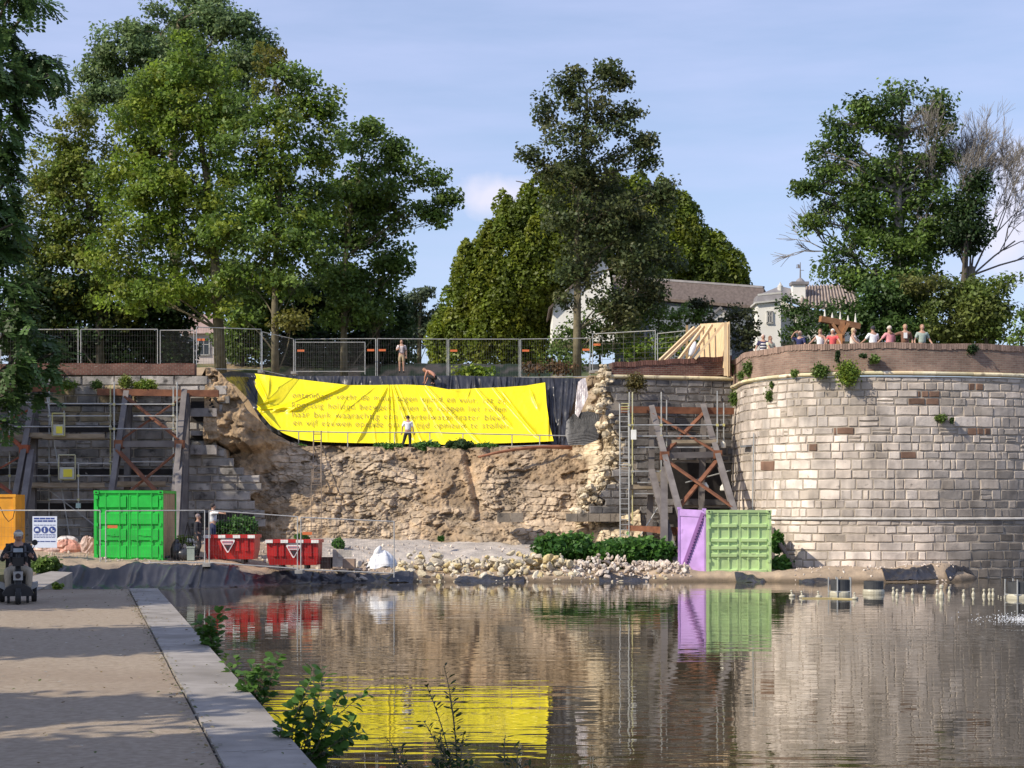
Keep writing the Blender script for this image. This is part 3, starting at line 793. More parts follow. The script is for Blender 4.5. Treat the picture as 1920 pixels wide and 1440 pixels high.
big = (fbm(Xg * .33, Zg * .4, 71) - .5) * .85 + (fbm(Xg * 1.1, Zg * 1.3, 72) - .5) * .32 + (fbm(Xg * 3.0, Zg * 5.5, 77) - .5) * .22 + (fbm(Xg * 9, Zg * 9, 79) - .5) * .10
cav = smooth01((fbm(Xg * 1.25 + 3, Zg * 1.7, 91) - .56) / .09) * (1 - upr) * smooth01((Zg - 1.2) / .6)
rag = (fbm(Xg * 5.5, Zg * 7.5, 92) - .5) * .22 * smooth01((fbm(Xg * .7, Zg * .8, 93) - .40) / .15)
lf0 = smooth01((-9.8 - Xg) / 1.5) * smooth01((Zg - 5.0) / .5)
big = big * (1 - .65 * lf0)
out = big + rag * (1 - smask) - cav * .22 + bump_ * (1 - smask) + smask * ((fbm(Xg * 3, Zg * 3, 73) - .5) * .28 + (fbm(Xg * 9, Zg * 7, 74) - .5) * .12)
out = out - .42 * np.exp(-((Xg - interp(Zg, [0, 3, 6], [-1.1, -1.5, -2.2])) / .16) ** 2) * smooth01((Zg - 2.2) / .3) * smooth01((4.2 - np.abs(Zg - 4.2) * 1.3) / 1)
base = 71.9 + 3.6 * np.clip((Zg - .7) / 4.7, 0, 1) ** 1.15
lf = smooth01((-9.3 - Xg) / 2.2); base = base * (1 - lf) + (73.3 - 1.55 * smooth01((Zg - 5.15 - (fbm(Xg * 2, Zg * 0, 95) - .5) * .5) / .35) + .24 * np.clip(Zg - 5.6, 0, 6)) * lf
base = base - 1.0 * upr
base = base - .7 * smooth01((2.2 - Zg) / .5) * smooth01((Xg + 2.5) / 1.2)    # lower stone footing step to the right
Yg = base - out
tone = np.where(isbig, rid, ridb)
r = .31 + .19 * tone; warm = fbm(Xg * .5, Zg * .5, 75)
stc = np.stack([r * (1.03 + .10 * warm), r * (.84 + .04 * warm), r * (.60 + .02 * warm)], -1)
jointc = np.array([.33, .25, .17])
jm = np.where(isbig, smooth01(dd / .16), smooth01(ddb / .2))[..., None]
stc = stc * jm + jointc * (1 - jm)
slc = np.array([.34, .245, .15]) * (.6 + .8 * fbm(Xg * 1.5, Zg * 1.5, 76))[..., None]
colr0 = None
# pale freshly broken marl at the right, grey damp base band
mc = np.array([.62, .52, .36]) * (.72 + .5 * tone)[..., None]
um = (smooth01((Xg - 2.7 - (5 - Zg) * .05 + (fbm(Xg * 2, Zg * 2, 78) - .5) * 1.6) / .5) * .85)[..., None]
damp_cav_shade = (.56 + .76 * fbm(Xg * .8, Zg * 1.1, 94) - .22 * cav)[..., None]  # damp mottling, plus shade painted into the cavities
colr = (stc * (1 - smask[..., None]) + slc * smask[..., None]) * damp_cav_shade
colr = colr * (1 - um) + mc * um * jm + colr * um * (1 - jm)
# grey weathered lower quarter
gy = (smooth01((1.6 - Zg) / .6) * .35)[..., None]; colr = colr * (1 - gy) + np.array([.30, .27, .22]) * gy
mk('collapsed_wall', np.stack([Xg, Yg, Zg], -1).reshape(-1, 3), grid_faces(nu, nv), M_rubble, smooth=True, vcol=colr.reshape(-1, 3),
   label='rubble core of the collapsed rampart with slumped brown earth, below the yellow banner', cat='ruined wall')
def rubY(x, z):
    i = int(np.clip((x - su[0]) / (su[-1] - su[0]) * (nu - 1), 0, nu - 1)); zt = ztop[i]
    j = int(np.clip((z - .7) / (zt - .7) * (nv - 1), 0, nv - 1)); return float(Yg[j, i])
# pale broken edge stones sticking out where the wall was torn off
b = MB(); rnd = random.Random(12)
for i in range(260):
    z = rnd.uniform(1.9, 8.75); u = edge_u(z) + rnd.uniform(-.35, .12) - (.5 * rnd.random() if z < 5 else 0)
    if z > 8.2: u = rnd.uniform(-.2, .1)
    p = rw_f(u, z, rnd.uniform(-1.0, .02)); s = rnd.uniform(.09, .24); g = rnd.uniform(.5, 1.0)
    b.ball(p, (s, s * rnd.uniform(.6, 1), s * rnd.uniform(.45, .8)), 6, 4, jit=.22, rnd=rnd, col=(.72 * g, .62 * g, .45 * g), rot=Euler((rnd.uniform(-.4, .4), rnd.uniform(-.4, .4), rnd.uniform(0, 3))).to_matrix())
b.build('broken_edge', M_rubble, rwall)

# ---- rampart top: ground sheet that starts on the torn edge and holds the crater ------------
xs = np.concatenate([np.linspace(-70, -13.3, 60), np.linspace(-13, 5.4, 200), np.linspace(5.8, 9.3, 14)])
tt = np.concatenate([np.linspace(0, 1, 110) ** 1.0 * 9.5, 9.5 + np.linspace(.02, 1, 60) * 65])
yf = np.interp(xs, su, Yg[-1] + .02); yf = np.where((xs < -13.01) | (xs > 5.41), 73.0, yf)
zf = np.interp(xs, su, Zg[-1])
X = np.repeat(xs[None, :], len(tt), 0); Y = yf[None, :] + tt[:, None]; Z = topz(X, Y)
k = smooth01(tt / .9)[:, None]; ins = ((xs > -13.01) & (xs < 5.41))[None, :]
Z = np.where(ins, zf[None, :] * (1 - k) + Z * k, Z)
Xf = X.reshape(-1, 1); Yf = Y.reshape(-1, 1); n1 = fbm(Xf * .8, Yf * .8, 33)
grass = smooth01((n1 - .42) / .1) * smooth01((Yf - 81.5) / 1.0)
soil = np.array([[.36, .265, .165]]) * (.7 + .6 * n1)
colr = soil * (1 - grass) + np.array([[.07, .095, .03]]) * (.6 + .8 * n1) * grass
mk('rampart_ground', np.stack([X, Y, Z], -1).reshape(-1, 3), grid_faces(len(xs), len(tt)), M_sand, kind='structure', smooth=True, vcol=colr)
# ================================================================ pixel patches: sheets lying on the back slope
def coons(top, bot, left, right, nu, nv):
    """patch between four photo-pixel polylines; returns px, py grids"""
    def res(P, n):
        P = np.array(P, float); s = np.concatenate([[0], np.cumsum(np.hypot(*np.diff(P, axis=0).T))]); t = np.linspace(0, s[-1], n)
        return np.stack([np.interp(t, s, P[:, 0]), np.interp(t, s, P[:, 1])], -1)
    T = res(top, nu); B = res(bot, nu); Lf = res(left, nv); Rt = res(right, nv)
    u = np.linspace(0, 1, nu)[None, :, None]; v = np.linspace(0, 1, nv)[:, None, None]
    P = (1 - v) * T[None] + v * B[None] + (1 - u) * Lf[:, None] + u * Rt[:, None]
    P = P - ((1 - u) * (1 - v) * T[0] + u * (1 - v) * T[-1] + (1 - u) * v * B[0] + u * v * B[-1])
    return P[..., 0], P[..., 1]
def slopeY(px, py): return 81.15 - (py - 703) * (2.9 / 135.0)
def sheet_from(pxg, pyg, Yg_):
    X = (pxg - 960) / FPX * Yg_; Z = CAMZ - (pyg - HORY) / FPX * Yg_
    return np.stack([X, Yg_, Z], -1).reshape(-1, 3)
def ridge(px, py, x0, y0, x1, y1, w, a, fade=1.0):
    """a crease from (x0,y0) to (x1,y1), width w px, height a metres towards the viewer"""
    dx, dy = x1 - x0, y1 - y0; l = math.hypot(dx, dy); dx /= l; dy /= l
    s = (px - x0) * dx + (py - y0) * dy; d = -(px - x0) * dy + (py - y0) * dx
    e = smooth01((s + 12) / 24) * smooth01((l - s + 12) / 24)
    ww = w * (0.6 + 0.6 * np.clip(s / l, 0, 1))
    return a * 1.3 * np.exp(-np.abs(d / (ww * .85)) ** 1.25) * e
# ---- black sheet over the slope ---------------------------------------------------------
nu, nv = 520, 120
pg, qg = coons([(408, 703), (430, 697), (480, 700), (560, 705), (700, 705), (860, 704), (1000, 708), (1092, 709)],
               [(536, 838), (700, 846), (900, 850), (1072, 845)],
               [(408, 703), (440, 722), (465, 748), (490, 790), (536, 838)],
               [(1092, 709), (1078, 745), (1066, 790), (1072, 845)], nu, nv)
f = np.zeros_like(pg)
rnd = random.Random(4)
for i in range(95):
    x = rnd.uniform(480, 1085); top = rnd.uniform(703, 712); l = rnd.uniform(20, 60) if x < 1020 else rnd.uniform(60, 130)
    f += ridge(pg, qg, x, top, x + rnd.uniform(-9, 9), top + l, rnd.uniform(1.3, 3.6), rnd.uniform(.03, .14))
for i in range(16):
    k = i / 15; f += ridge(pg, qg, 412 + k * 75, 702, 470 + k * 45, 765 + k * 20, rnd.uniform(1.8, 4), rnd.uniform(.06, .16))
f += .18 * np.exp(-((qg - 705) / 6.0) ** 2) * smooth01((520 - pg) / 60)
edge = smooth01((pg - 408) / 110)
Yt = slopeY(pg, qg) - .22 - f - (fbm(pg / 16, qg / 30, 3) - .5) * .3
# on the left the sheet comes forward over the shoulder of earth
Yt = Yt - 4.2 * (1 - smooth01((pg - 400) / 72)) * smooth01((790 - qg) / 60)
mk('black_ground_sheet', sheet_from(pg, qg, Yt), grid_faces(nu, nv), M_black, smooth=True,
   label='big crumpled black plastic sheet draped over the breach slope behind the yellow banner', cat='tarpaulin')
# ---- grey sheet slumped at the right -----------------------------------------------------
pg, qg = coons([(1062, 790), (1075, 776), (1095, 772), (1122, 768)], [(1068, 842), (1085, 848), (1100, 842), (1122, 822)],
               [(1062, 790), (1060, 815), (1068, 842)], [(1122, 768), (1124, 795), (1122, 822)], 90, 90)
f = np.zeros_like(pg)
f = .035 * np.sin((qg - 11 * ((pg - 1092) / 28.0) ** 2) / (1.5 + .02 * (qg - 770)) + 5 * fbm(pg / 22, qg / 22, 6)) * smooth01((pg - 1063) / 10) + .10 * fbm(pg / 14, qg / 14, 7)
for k in range(0): f += ridge(pg, qg, 1068, 782 + k * 6.5, 1100, 788 + k * 8, 2.4, .035) + ridge(pg, qg, 1100, 788 + k * 8, 1124, 776 + k * 5.5, 2.4, .035)
mk('grey_ground_sheet', sheet_from(pg, qg, 76.6 - f - (pg - 1060) * .012 + (qg - 800) * -.01), grid_faces(90, 90), M_greysheet, smooth=True,
   label='slack dark grey plastic sheet sagging in loops beside the broken wall edge', cat='tarpaulin')
pg, qg = coons([(1084, 716), (1092, 710), (1098, 708)], [(1078, 775), (1084, 783), (1090, 770)], [(1084, 716), (1080, 745), (1078, 775)], [(1098, 708), (1103, 742), (1090, 770)], 50, 70)
f = sum(ridge(pg, qg, 1088 + k * 3 - 4, 712, 1080 + k * 4, 778, 1.8, .018) for k in range(5)) + .12 * fbm(pg / 9, qg / 12, 8)
mk('clear_plastic_sheet', sheet_from(pg, qg, 77.2 - f - (qg - 710) * .012), grid_faces(50, 70), mat('milky_plastic', (.42, .37, .36), (.62, .58, .58), scale=3, rough=.35), smooth=True,
   label='pale milky plastic sheet hanging between black sheet and brown earth', cat='tarpaulin')
# earth shoulder between the sheets and the broken wall
nu, nv = 60, 80
pg, qg = coons([(1094, 711), (1104, 704), (1140, 704), (1152, 708)], [(1080, 850), (1115, 846), (1150, 850)], [(1094, 711), (1090, 780), (1080, 850)], [(1152, 708), (1152, 780), (1150, 850)], nu, nv)
Yt = 79.9 - (qg - 705) * .022 - (pg - 1090) * .030 + (fbm(pg / 9, qg / 9, 44) - .5) * .9
mk('earth_shoulder', sheet_from(pg, qg, Yt), grid_faces(nu, nv), M_soil, kind='structure', smooth=True)

# ---- the yellow banner ---------------------------------------------------------------------
def banY(px, py):
    px = np.asarray(px, float); py = np.asarray(py, float)
    f = (fbm(px / 40, py / 60, 5) - .5) * .26
    for (x0, y0, x1, y1, w, a) in (
        (728, 722, 668, 830, 3.0, .13), (729, 722, 729, 830, 2.2, .12), (733, 722, 742, 830, 2.6, .13), (737, 722, 775, 820, 3.2, .15),
        (745, 722, 792, 830, 2.2, .06), (800, 724, 900, 830, 2.8, .11), (796, 728, 850, 800, 2, .05), (895, 730, 960, 800, 3.6, .15), (925, 727, 1010, 820, 3.2, .14),
        (942, 735, 985, 790, 2.4, .07), (995, 732, 1008, 765, 4.0, .10), (1028, 745, 1028, 822, 2.4, .12), (655, 720, 545, 770, 3.5, .13), (600, 735, 540, 772, 3, .07),
        (590, 735, 505, 775, 3.0, .08), (478, 768, 560, 763, 4.0, .15), (481, 760, 518, 748, 3.4, .14), (482, 706, 500, 745, 3.4, .14), (505, 710, 503, 740, 3.2, .12),
        (500, 745, 506, 760, 3, .08), (484, 768, 515, 806, 3.4, .12), (650, 745, 620, 800, 2.4, .05), (700, 760, 672, 820, 2.4, .05), (700, 728, 640, 775, 3, .06), (835, 728, 870, 735, 3, .06), (882, 729, 876, 745, 2.6, .09),
        (700, 790, 704, 830, 2.2, .06), (612, 780, 614, 825, 2.2, .05), (560, 760, 640, 728, 3, .06), (960, 760, 1000, 812, 2.4, .05), (790, 745, 830, 815, 2.4, .05)):
        f = f + ridge(px, py, x0, y0, x1, y1, w, a)
    return slopeY(px, py) - .75 - f + .5 * smooth01((500 - px) / 30)
nu, nv = 620, 130
top = [(475, 700), (505, 704), (560, 711), (610, 717), (655, 722), (700, 722), (760, 721), (800, 723), (840, 730), (880, 729), (895, 728), (945, 726), (985, 723), (1022, 717)]
bot = [(507, 797), (530, 812), (560, 824), (590, 828), (640, 830), (760, 832), (850, 834), (940, 831), (1000, 829), (1038, 827)]
pg, qg = coons(top, bot, [(475, 700), (480, 735), (482, 768), (507, 797)], [(1022, 717), (1025, 760), (1030, 795), (1038, 827)], nu, nv)
M_banner = mat('yellow_banner_cloth', (0.88, 0.74, 0.008), (0.93, 0.80, 0.012), scale=.6, rough=0.36, spec=.5)
banner = thing('yellow_banner', 'huge yellow banner with four lines of grey lettering, hung across the breach', 'banner', W(757, 832, 78))
mk('banner_cloth', sheet_from(pg, qg, banY(pg, qg)), grid_faces(nu, nv), M_banner, banner, smooth=True)
M_print = mat('grey_print', (0.24, 0.185, 0.06), rough=.6)
def banner_text(txt, x0, x1, yb0, yb1, size, mt, name='lettering'):
    cu = bpy.data.curves.new(name, 'FONT'); cu.body = txt; cu.size = 1.0; cu.space_character = 1.12; cu.space_word = 1.35; cu.offset = -0.012; cu.resolution_u = 3
    ob = bpy.data.objects.new(name, cu); COL.objects.link(ob)
    dg = bpy.context.evaluated_depsgraph_get(); me = bpy.data.meshes.new_from_object(ob.evaluated_get(dg))
    bpy.data.objects.remove(ob); bpy.data.curves.remove(cu)
    import bmesh
    bm = bmesh.new(); bm.from_mesh(me); bmesh.ops.triangulate(bm, faces=bm.faces)
    for _ in range(2):
        el = [e for e in bm.edges if e.calc_length() > .22]
        if el: bmesh.ops.subdivide_edges(bm, edges=el, cuts=1)
    bmesh.ops.triangulate(bm, faces=[f for f in bm.faces if len(f.verts) > 3])
    co = np.array([v.co[:] for v in bm.verts]); F = [tuple(v.index for v in f.verts) for f in bm.faces]; bm.free(); bpy.data.meshes.remove(me)
    w = co[:, 0].max() - co[:, 0].min(); u = (co[:, 0] - co[:, 0].min()) / w
    px = x0 + u * (x1 - x0); sag = 1.2 * np.sin(u * math.pi)
    py = yb0 + (yb1 - yb0) * u + sag - co[:, 1] * size
    Yb = np.minimum(banY(px, py), np.minimum(banY(px - 1, py), banY(px + 1, py))) - .07
    mk(name, sheet_from(px, py, Yb), F, mt, banner)
banner_text('ontembaar vocht de muur tegen vijand en vuur, tot zij', 548, 946, 745.5, 756, 16.5, M_print)
banner_text('koortsig hollend bezweek, keien als koppen liet rollen', 548, 948, 764, 772, 16.5, M_print)
banner_text('haar buik waarachtig een wortelwaterkrater bleek', 548, 948, 781.5, 788, 16.5, M_print)
banner_text('en vijf eeuwen opende om de tijd opnieuw te stollen', 550, 951, 797, 803, 16.5, M_print)

# ================================================================ containers
def container(name, label, w, h, d, mt, loc, rz, ribs_v, ribs_h, side_mat=None, rod=True):
    t = thing(name, label, 'container', loc); t.rotation_euler = (0, 0, rz)
    WLOC[t.name] = Vector((0, 0, 0))     # parts are made in local coordinates
    fr = .10
    b = MB()      # frame: corner posts, top and bottom rails
    for sx in (0, w - fr):
        for sy in (0, d - fr): b.box((sx + fr / 2, sy + fr / 2, h / 2), (fr, fr, h))
    for z in (fr / 2, h - fr / 2):
        for sy in (0, d - fr): b.box((w / 2, sy + fr / 2, z), (w - 2 * fr, fr * .96, fr))
        for sx in (0, w - fr): b.box((sx + fr / 2, d / 2, z), (fr * .96, d - 2 * fr, fr))
    for sx in (.085, w - .085):
        for z in (.06, h - .06): b.box((sx, -.006, z), (.175, .05, .12))
    b.build('frame', mt, t)
    b = MB()      # corner casting holes
    for sx in (.085, w - .085):
        for z in (.06, h - .06): b.box((sx, -.034, z), (.06, .02, .045))
    b.build_each('corner_casting', MATS['shade_and_black'], t)
    sm = side_mat or mt
    b = MB(); n = int((d - 2 * fr) / .26)      # corrugated sides
    for x, s in ((.03, -1), (w - .03, 1)):
        vs = []; y = fr
        for i in range(n):
            y0 = fr + i * (d - 2 * fr) / n; q = (d - 2 * fr) / n
            vs += [(x, y0), (x, y0 + q * .3), (x - s * .036, y0 + q * .45), (x - s * .036, y0 + q * .8)]
        vs.append((x, d - fr))
        V = [(a, c, fr) for a, c in vs] + [(a, c, h - fr) for a, c in vs]; m = len(vs)
        b.add(V, [(i, i + 1, i + 1 + m, i + m) for i in range(m - 1)])
    b.build_each('side_panel', sm, t)
    b = MB(); b.box((w / 2, d / 2, h - .05), (w - 2 * fr, d - 2 * fr, .03)); b.build('roof', mt, t)
    b = MB(); b.box((w / 2, d - .05, h / 2), (w - 2 * fr, .03, h - 2 * fr)); b.build('end_wall', mt, t)
    dw = (w - 2 * fr) / 2 - .006
    for k in range(2):      # two door leaves
        x0 = fr + k * (dw + .012); b = MB()
        b.box((x0 + dw / 2, .075, h / 2), (dw, .03, h - 2 * fr - .02))
        # pressed ribs: horizontal corrugations with sloped flanks
        for (za, zb, pr) in ribs_h:
            z1, z2 = fr + .02 + za * (h - 2 * fr - .04), fr + .02 + zb * (h - 2 * fr - .04)
            e = min(.03, (z2 - z1) * .4)
            b.add([(x0 + .08, .06, z1), (x0 + dw - .08, .06, z1), (x0 + dw - .08, .06 - pr, z1 + e), (x0 + .08, .06 - pr, z1 + e), (x0 + dw - .08, .06 - pr, z2 - e), (x0 + .08, .06 - pr, z2 - e), (x0 + dw - .08, .06, z2), (x0 + .08, .06, z2)],
                  [(0, 1, 2, 3), (3, 2, 4, 5), (5, 4, 6, 7), (0, 3, 5, 7), (1, 6, 4, 2)])
        for z in (fr + .05, h - fr - .05): b.box((x0 + dw / 2, .05, z), (dw - .004, .024, .07))
        for x in (x0 + .03, x0 + dw - .03): b.box((x, .05, h / 2), (.055, .026, h - 2 * fr - .16))
        dr = b.build('door', mt, t)
        if rod:
            b = MB()
            for fx in ribs_v:
                x = x0 + fx * dw
                b.tube([(x, .012, .07), (x, .012, h - .07)], .019, 6)
                for z in (.16, .30 * h, .55 * h, .78 * h, h - .16): b.box((x, .022, z), (.10, .028, .045))
            b.build_each('lock_rod', mt, dr)
            b = MB(); x = x0 + (ribs_v[0] + ribs_v[-1]) / 2 * dw
            b.bar((x - .22, .0, h * .38), (x + .2, .0, h * .36), .035, .03); b.box((x, .01, h * .37), (.12, .05, .08)); b.build('handle', mt, dr)
        b = MB()
        xx = x0 + (0 if k == 0 else dw)
        for z in (.2, .7, 1.35, 1.95, 2.35): b.box((xx, .0, z * h / 2.6), (.09, .05, .12))
        b.build_each('hinge', mt, dr)
    return t
def paint(name, c, rough=.45):
    return mat(name, tuple(x * .82 for x in c), tuple(min(1, x * 1.12) for x in c), scale=1.8, rough=rough, bump=.06, bscale=8, c3=tuple(x * .55 for x in c), scale3=2.6, f3=(.66, .8))
M_green = paint('bright_green_paint', (0.018, 0.50, 0.055)); M_lgreen = paint('light_green_paint', (0.46, 0.63, 0.28)); M_purple = paint('lilac_paint', (0.52, 0.32, 0.68)); M_oran = paint('orange_paint', (0.72, 0.32, 0.02)); M_tan = paint('tan_paint', (0.45, 0.31, 0.17))
container('green_container', 'bright green shipping container with tan side standing on the sand at the left', 2.44, 2.5, 2.2, M_green, W(176, 1053, 60), R(-1), (.28, .72),
          [(.0, .20, .05), (.27, .46, .05), (.52, .71, .05), (.78, .97, .05)], side_mat=M_tan)
container('light_green_container', 'light green shipping container standing at the edge of the pond beside the lilac one', 2.44, 2.6, 1.3, M_lgreen, W(1325, 1087, 63.7) + Vector((0, 0, .0)), R(3), (.30, .66),
          [(.05, .12, .075), (.30, .37, .075), (.42, .49, .075), (.54, .61, .075), (.77, .84, .075)])
# lilac container: its flat side with a slanting jagged shadow built as a dark toothed bar, seen obliquely
lil = thing('lilac_container', 'lilac steel container with a slanting jagged shadow across it, next to the light green one', 'container', W(1324, 1082, 63.9))
A = W(1323, 1084, 63.9); Bq = W(1272, 1078, 64.6); up = Vector((0, 0, 1)); A.z -= .0; Bq.z = A.z + .05
dirl = (Bq - A); ln_ = dirl.length; dirl.normalize(); nrm = Vector((dirl.y, -dirl.x, 0)).normalized()
if nrm.y > 0: nrm = -nrm
ht = 2.54
b = MB(); b.prism([A, Bq, Bq + up * ht, A + up * ht], -nrm * .09); b.build('side_wall', M_purple, lil)
b = MB(); b.prism([A + up * (ht - .26) + nrm * .03, Bq + up * (ht - .26) + nrm * .03, Bq + up * ht + nrm * .03, A + up * ht + nrm * .03], -nrm * .06)
for q in (.02, .97): b.bar(A + dirl * ln_ * q + nrm * .02, A + dirl * ln_ * q + nrm * .02 + up * ht, .07, .07)
b.box(A + dirl * ln_ * .97 + up * (ht + .03), (.14, .12, .08)); b.box(A + dirl * .06 + up * (ht + .03), (.14, .12, .08)); b.build('frame', M_purple, lil)
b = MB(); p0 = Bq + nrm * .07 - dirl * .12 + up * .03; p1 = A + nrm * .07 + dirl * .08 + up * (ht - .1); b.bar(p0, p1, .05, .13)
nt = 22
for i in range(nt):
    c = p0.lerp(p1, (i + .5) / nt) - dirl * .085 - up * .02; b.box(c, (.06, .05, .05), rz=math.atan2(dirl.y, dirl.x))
b.build('jagged_shadow_bar', paint('lilac_shadow_tone', (.24, .10, .30)), lil)
# orange container cut by the left edge of the picture
orc = thing('orange_container', 'orange site container at the left edge of the picture behind the scooter rider', 'container', W(-40, 1040, 62))
b = MB(); p = W(-100, 1040, 62); q = W(29, 1040, 62); p.z = q.z = .85
b.box(((p.x + q.x) / 2, 62.6, .85 + 1.17), (q.x - p.x, 1.2, 2.34)); b.build('body', M_oran, orc)
b = MB(); b.box(((p.x + q.x) / 2, 61.98, .9), (q.x - p.x + .04, .05, .1)); b.box(((p.x + q.x) / 2, 61.98, 3.15), (q.x - p.x + .04, .05, .1)); b.box((q.x - .04, 61.98, 2.02), (.1, .05, 2.14)); b.box((q.x - .9, 61.98, 2.02), (.06, .05, 2.14)); b.build('frame', M_oran, orc)
b = MB(); b.tube([W(28, 955, 61.6), W(24, 972, 61.6), W(16, 978, 61.6), (W(8, 968, 61.6)), W(0, 950, 61.6)], .015, 5); b.build('hanging_cable', MATS['shade_and_black'], orc)

# ================================================================ two red skips
def skip(label, px0, px1, pyt, pyb, Y, rz, tri):
    p = W(px0, pyb, Y); w = (px1 - px0) / FPX * Y / math.cos(rz); h = (pyb - pyt) / FPX * Y
    t = thing('red_skip', label, 'skip', p, 'red skips behind the site fence'); t.rotation_euler = (0, 0, rz); WLOC[t.name] = Vector((0, 0, 0))
    d = 1.1; leg = .12; ins = .10
    M_red = paint('skip_red', (0.50, 0.022, 0.022)); b = MB()
    prof = [(.0, h), (.06, h * .45), (.16, leg), (d - .16, leg), (d - .06, h * .45), (d, h)]
    V = []; 
    for x, e in ((0, 0), (w, 0)):
        for (y, z) in prof: V.append((x + (ins if z < h * .3 else 0) * (1 if x == 0 else -1) * .6, y, z))
    m = len(prof); b.add(V, [(i, i + m, i + 1 + m, i + 1) for i in range(m - 1)] + [tuple(range(m)), tuple(range(2 * m - 1, m - 1, -1))])
    for fx in (.16, .30, .55, .66, .84):      # pressed ribs in the front
        b.prism([(w * fx - .07, .03, h * .42), (w * fx + .07, .03, h * .42), (w * fx + .07, -.03, h * .93), (w * fx - .07, -.03, h * .93)], (0, .05, 0))
    b.box((w / 2, d / 2, leg + .02), (w * .8, d * .6, .02))
    b.build('tub', M_red, t)
    b = MB(); b.box((w / 2, -.03, h - .055), (w + .08, .10, .11)); b.box((w / 2, d + .02, h - .055), (w + .08, .10, .11)); b.box((.0, d / 2, h - .055), (.09, d - .06, .11)); b.box((w, d / 2, h - .055), (.09, d - .06, .11)); b.build('rim', M_red, t)
    b = MB(); bw = (w + .08) / 7.2
    for k in range(4): b.box((bw * .38 + k * (w - bw * .7) / 3, -.085, h - .055), (bw, .014, .112))
    b.build_each('reflective_band', mat('white_reflective', (.72, .70, .66), (.85, .84, .80), scale=6, rough=.5), t)
    b = MB(); x = w * .12; [b.box((q, d / 2, leg / 2 - .01), (.1, d * .7, leg + .02)) for q in (w * .25, w * .75)]; b.build_each('leg', MATS['shade_and_black'], t)
    # emblem: grey plate above a white rounded triangle with a dark one inside
    cx = w * tri; b = MB(); z = h * .62; s = .25
    def tr(s, y, c): 
        pts = []
        for k, (ax, az) in enumerate(((-1, .75), (1, .75), (0, -.95))):
            for da in (-35, 0, 35):
                base = {0: 135, 1: 45, 2: 270}[k]; a = R(base + (da if k != 1 else da))
                pts.append((cx + ax * s * .85 + math.cos(a) * s * .2, y, z + az * s * .85 + math.sin(a) * s * .2))
        order = [2, 1, 0, 6, 7, 8, 5, 4, 3] if False else None
        c0 = Vector((cx, y, z)); pts.sort(key=lambda q: math.atan2(q[2] - z, q[0] - cx)); b.prism(pts, (0, .008, 0), c)
    tr(s, -.052, (.80, .76, .76)); tr(s * .76, -.060, (.55, .05, .06))
    b.prism([(cx - s * .62, -.068, z + s * .30), (cx + s * .62, -.068, z + s * .30), (cx + s * .56, -.068, z + s * .16), (cx - s * .56, -.068, z + s * .16)], (0, .006, 0), (.75, .72, .74))
    b.prism([(cx - s * .66, -.068, z + s * .56), (cx + s * .66, -.068, z + s * .56), (cx + s * .64, -.068, z + s * .42), (cx - s * .64, -.068, z + s * .42)], (0, .006, 0), (.30, .28, .38))
    b.prism([(cx - s * .48, -.070, z + s * .08), (cx + s * .48, -.070, z + s * .08), (cx, -.070, z - s * .75)], (0, .006, 0), (.03, .02, .025))
    b.box((cx, -.055, z + s * 1.12), (.52, .012, .10), col=(.30, .29, .32))
    b.build('emblem', mat('emblem_print', (1, 1, 1), (.95, .95, .95), attr=True, rough=.5), t)
    # spoil inside
    b = MB(); rn = random.Random(int(px0))
    for k in range(24): b.ball((rn.uniform(.2, w - .2), rn.uniform(.2, d - .2), h - .12), (rn.uniform(.1, .2), .14, .07), 7, 4, jit=.2, rnd=rn)
    b.build('spoil', M_soil, t)
skip('left red steel skip, half behind the fence post with its triangle emblem in the middle', 384, 477, 1003, 1055, 60.6, R(-3), .47)
skip('right red steel skip next to the stone blocks, triangle emblem right of its middle', 500, 596, 1012, 1066, 60.2, R(-2.5), .53)

# ================================================================ temporary fence panels
def fence_panel(name, label, p, q, h, mt, group, clip=0, wires=30, wr=.0022, rows=6, round_=True, foot=True):
    p, q = Vector(p), Vector(q); t = thing(name, label, 'fence panel', p, group)
    up = Vector((0, 0, h)); b = MB(); r = .021; d = (q - p); e = d.normalized() * .04
    b.tube([p + e, p + e + up], r, 6); b.tube([q - e, q - e + up], r, 6)
    b.tube([p + e + up, q - e + up], r, 6); b.tube([p + e + Vector((0, 0, .14)), q - e + Vector((0, 0, .14))], r, 6)
    b.build('frame', mt, t)
    b = MB()
    for i in range(1, wires):
        a = p.lerp(q, i / wires); b.tube([a + Vector((0, 0, .14)), a + up], wr, 3, cap=False)
    for i in range(1, rows):
        z = Vector((0, 0, .14 + (h - .14) * i / rows)); b.tube([p + e + z, q - e + z], wr * 1.25, 3, cap=False)
    b.build('wire_mesh', mat('fence_wire', (.12, .125, .13), (.18, .18, .18), scale=5, rough=.6, metal=.2), t)
    if foot:
        b = MB(); b.box(p + Vector((0, 0, .06)), (.26, .68, .12)); b.build_each('concrete_foot', M_concrete, t)
    if clip:
        b = MB()
        for fx in ([.08] if clip == 1 else [.08, .93]):
            a = p.lerp(q, fx) + Vector((0, -.03, h * .72)); b.box(a, (.34, .02, .10)); 
        b.build_each('orange_clip', mat('orange_plate', (.62, .14, .04), (.72, .2, .06), scale=5, rough=.6), t)
    return t
G = 'temporary fence panels along the top of the breach'
tops = [(490, 82.5, 622), (552, 83, 636), (706, 83, 635), (840, 83, 636), (975, 83, 636), (1108, 82.6, 634)]
lab = ['temporary fence panel between the tall grey gate and the first tree trunk', 'temporary fence panel with a second narrower frame leaning on it, left of the standing man', 'temporary fence panel directly behind the standing man with a backpack',
       'temporary fence panel above the middle of the yellow banner, right of the crouching man', 'temporary fence panel above the right end of the yellow banner']
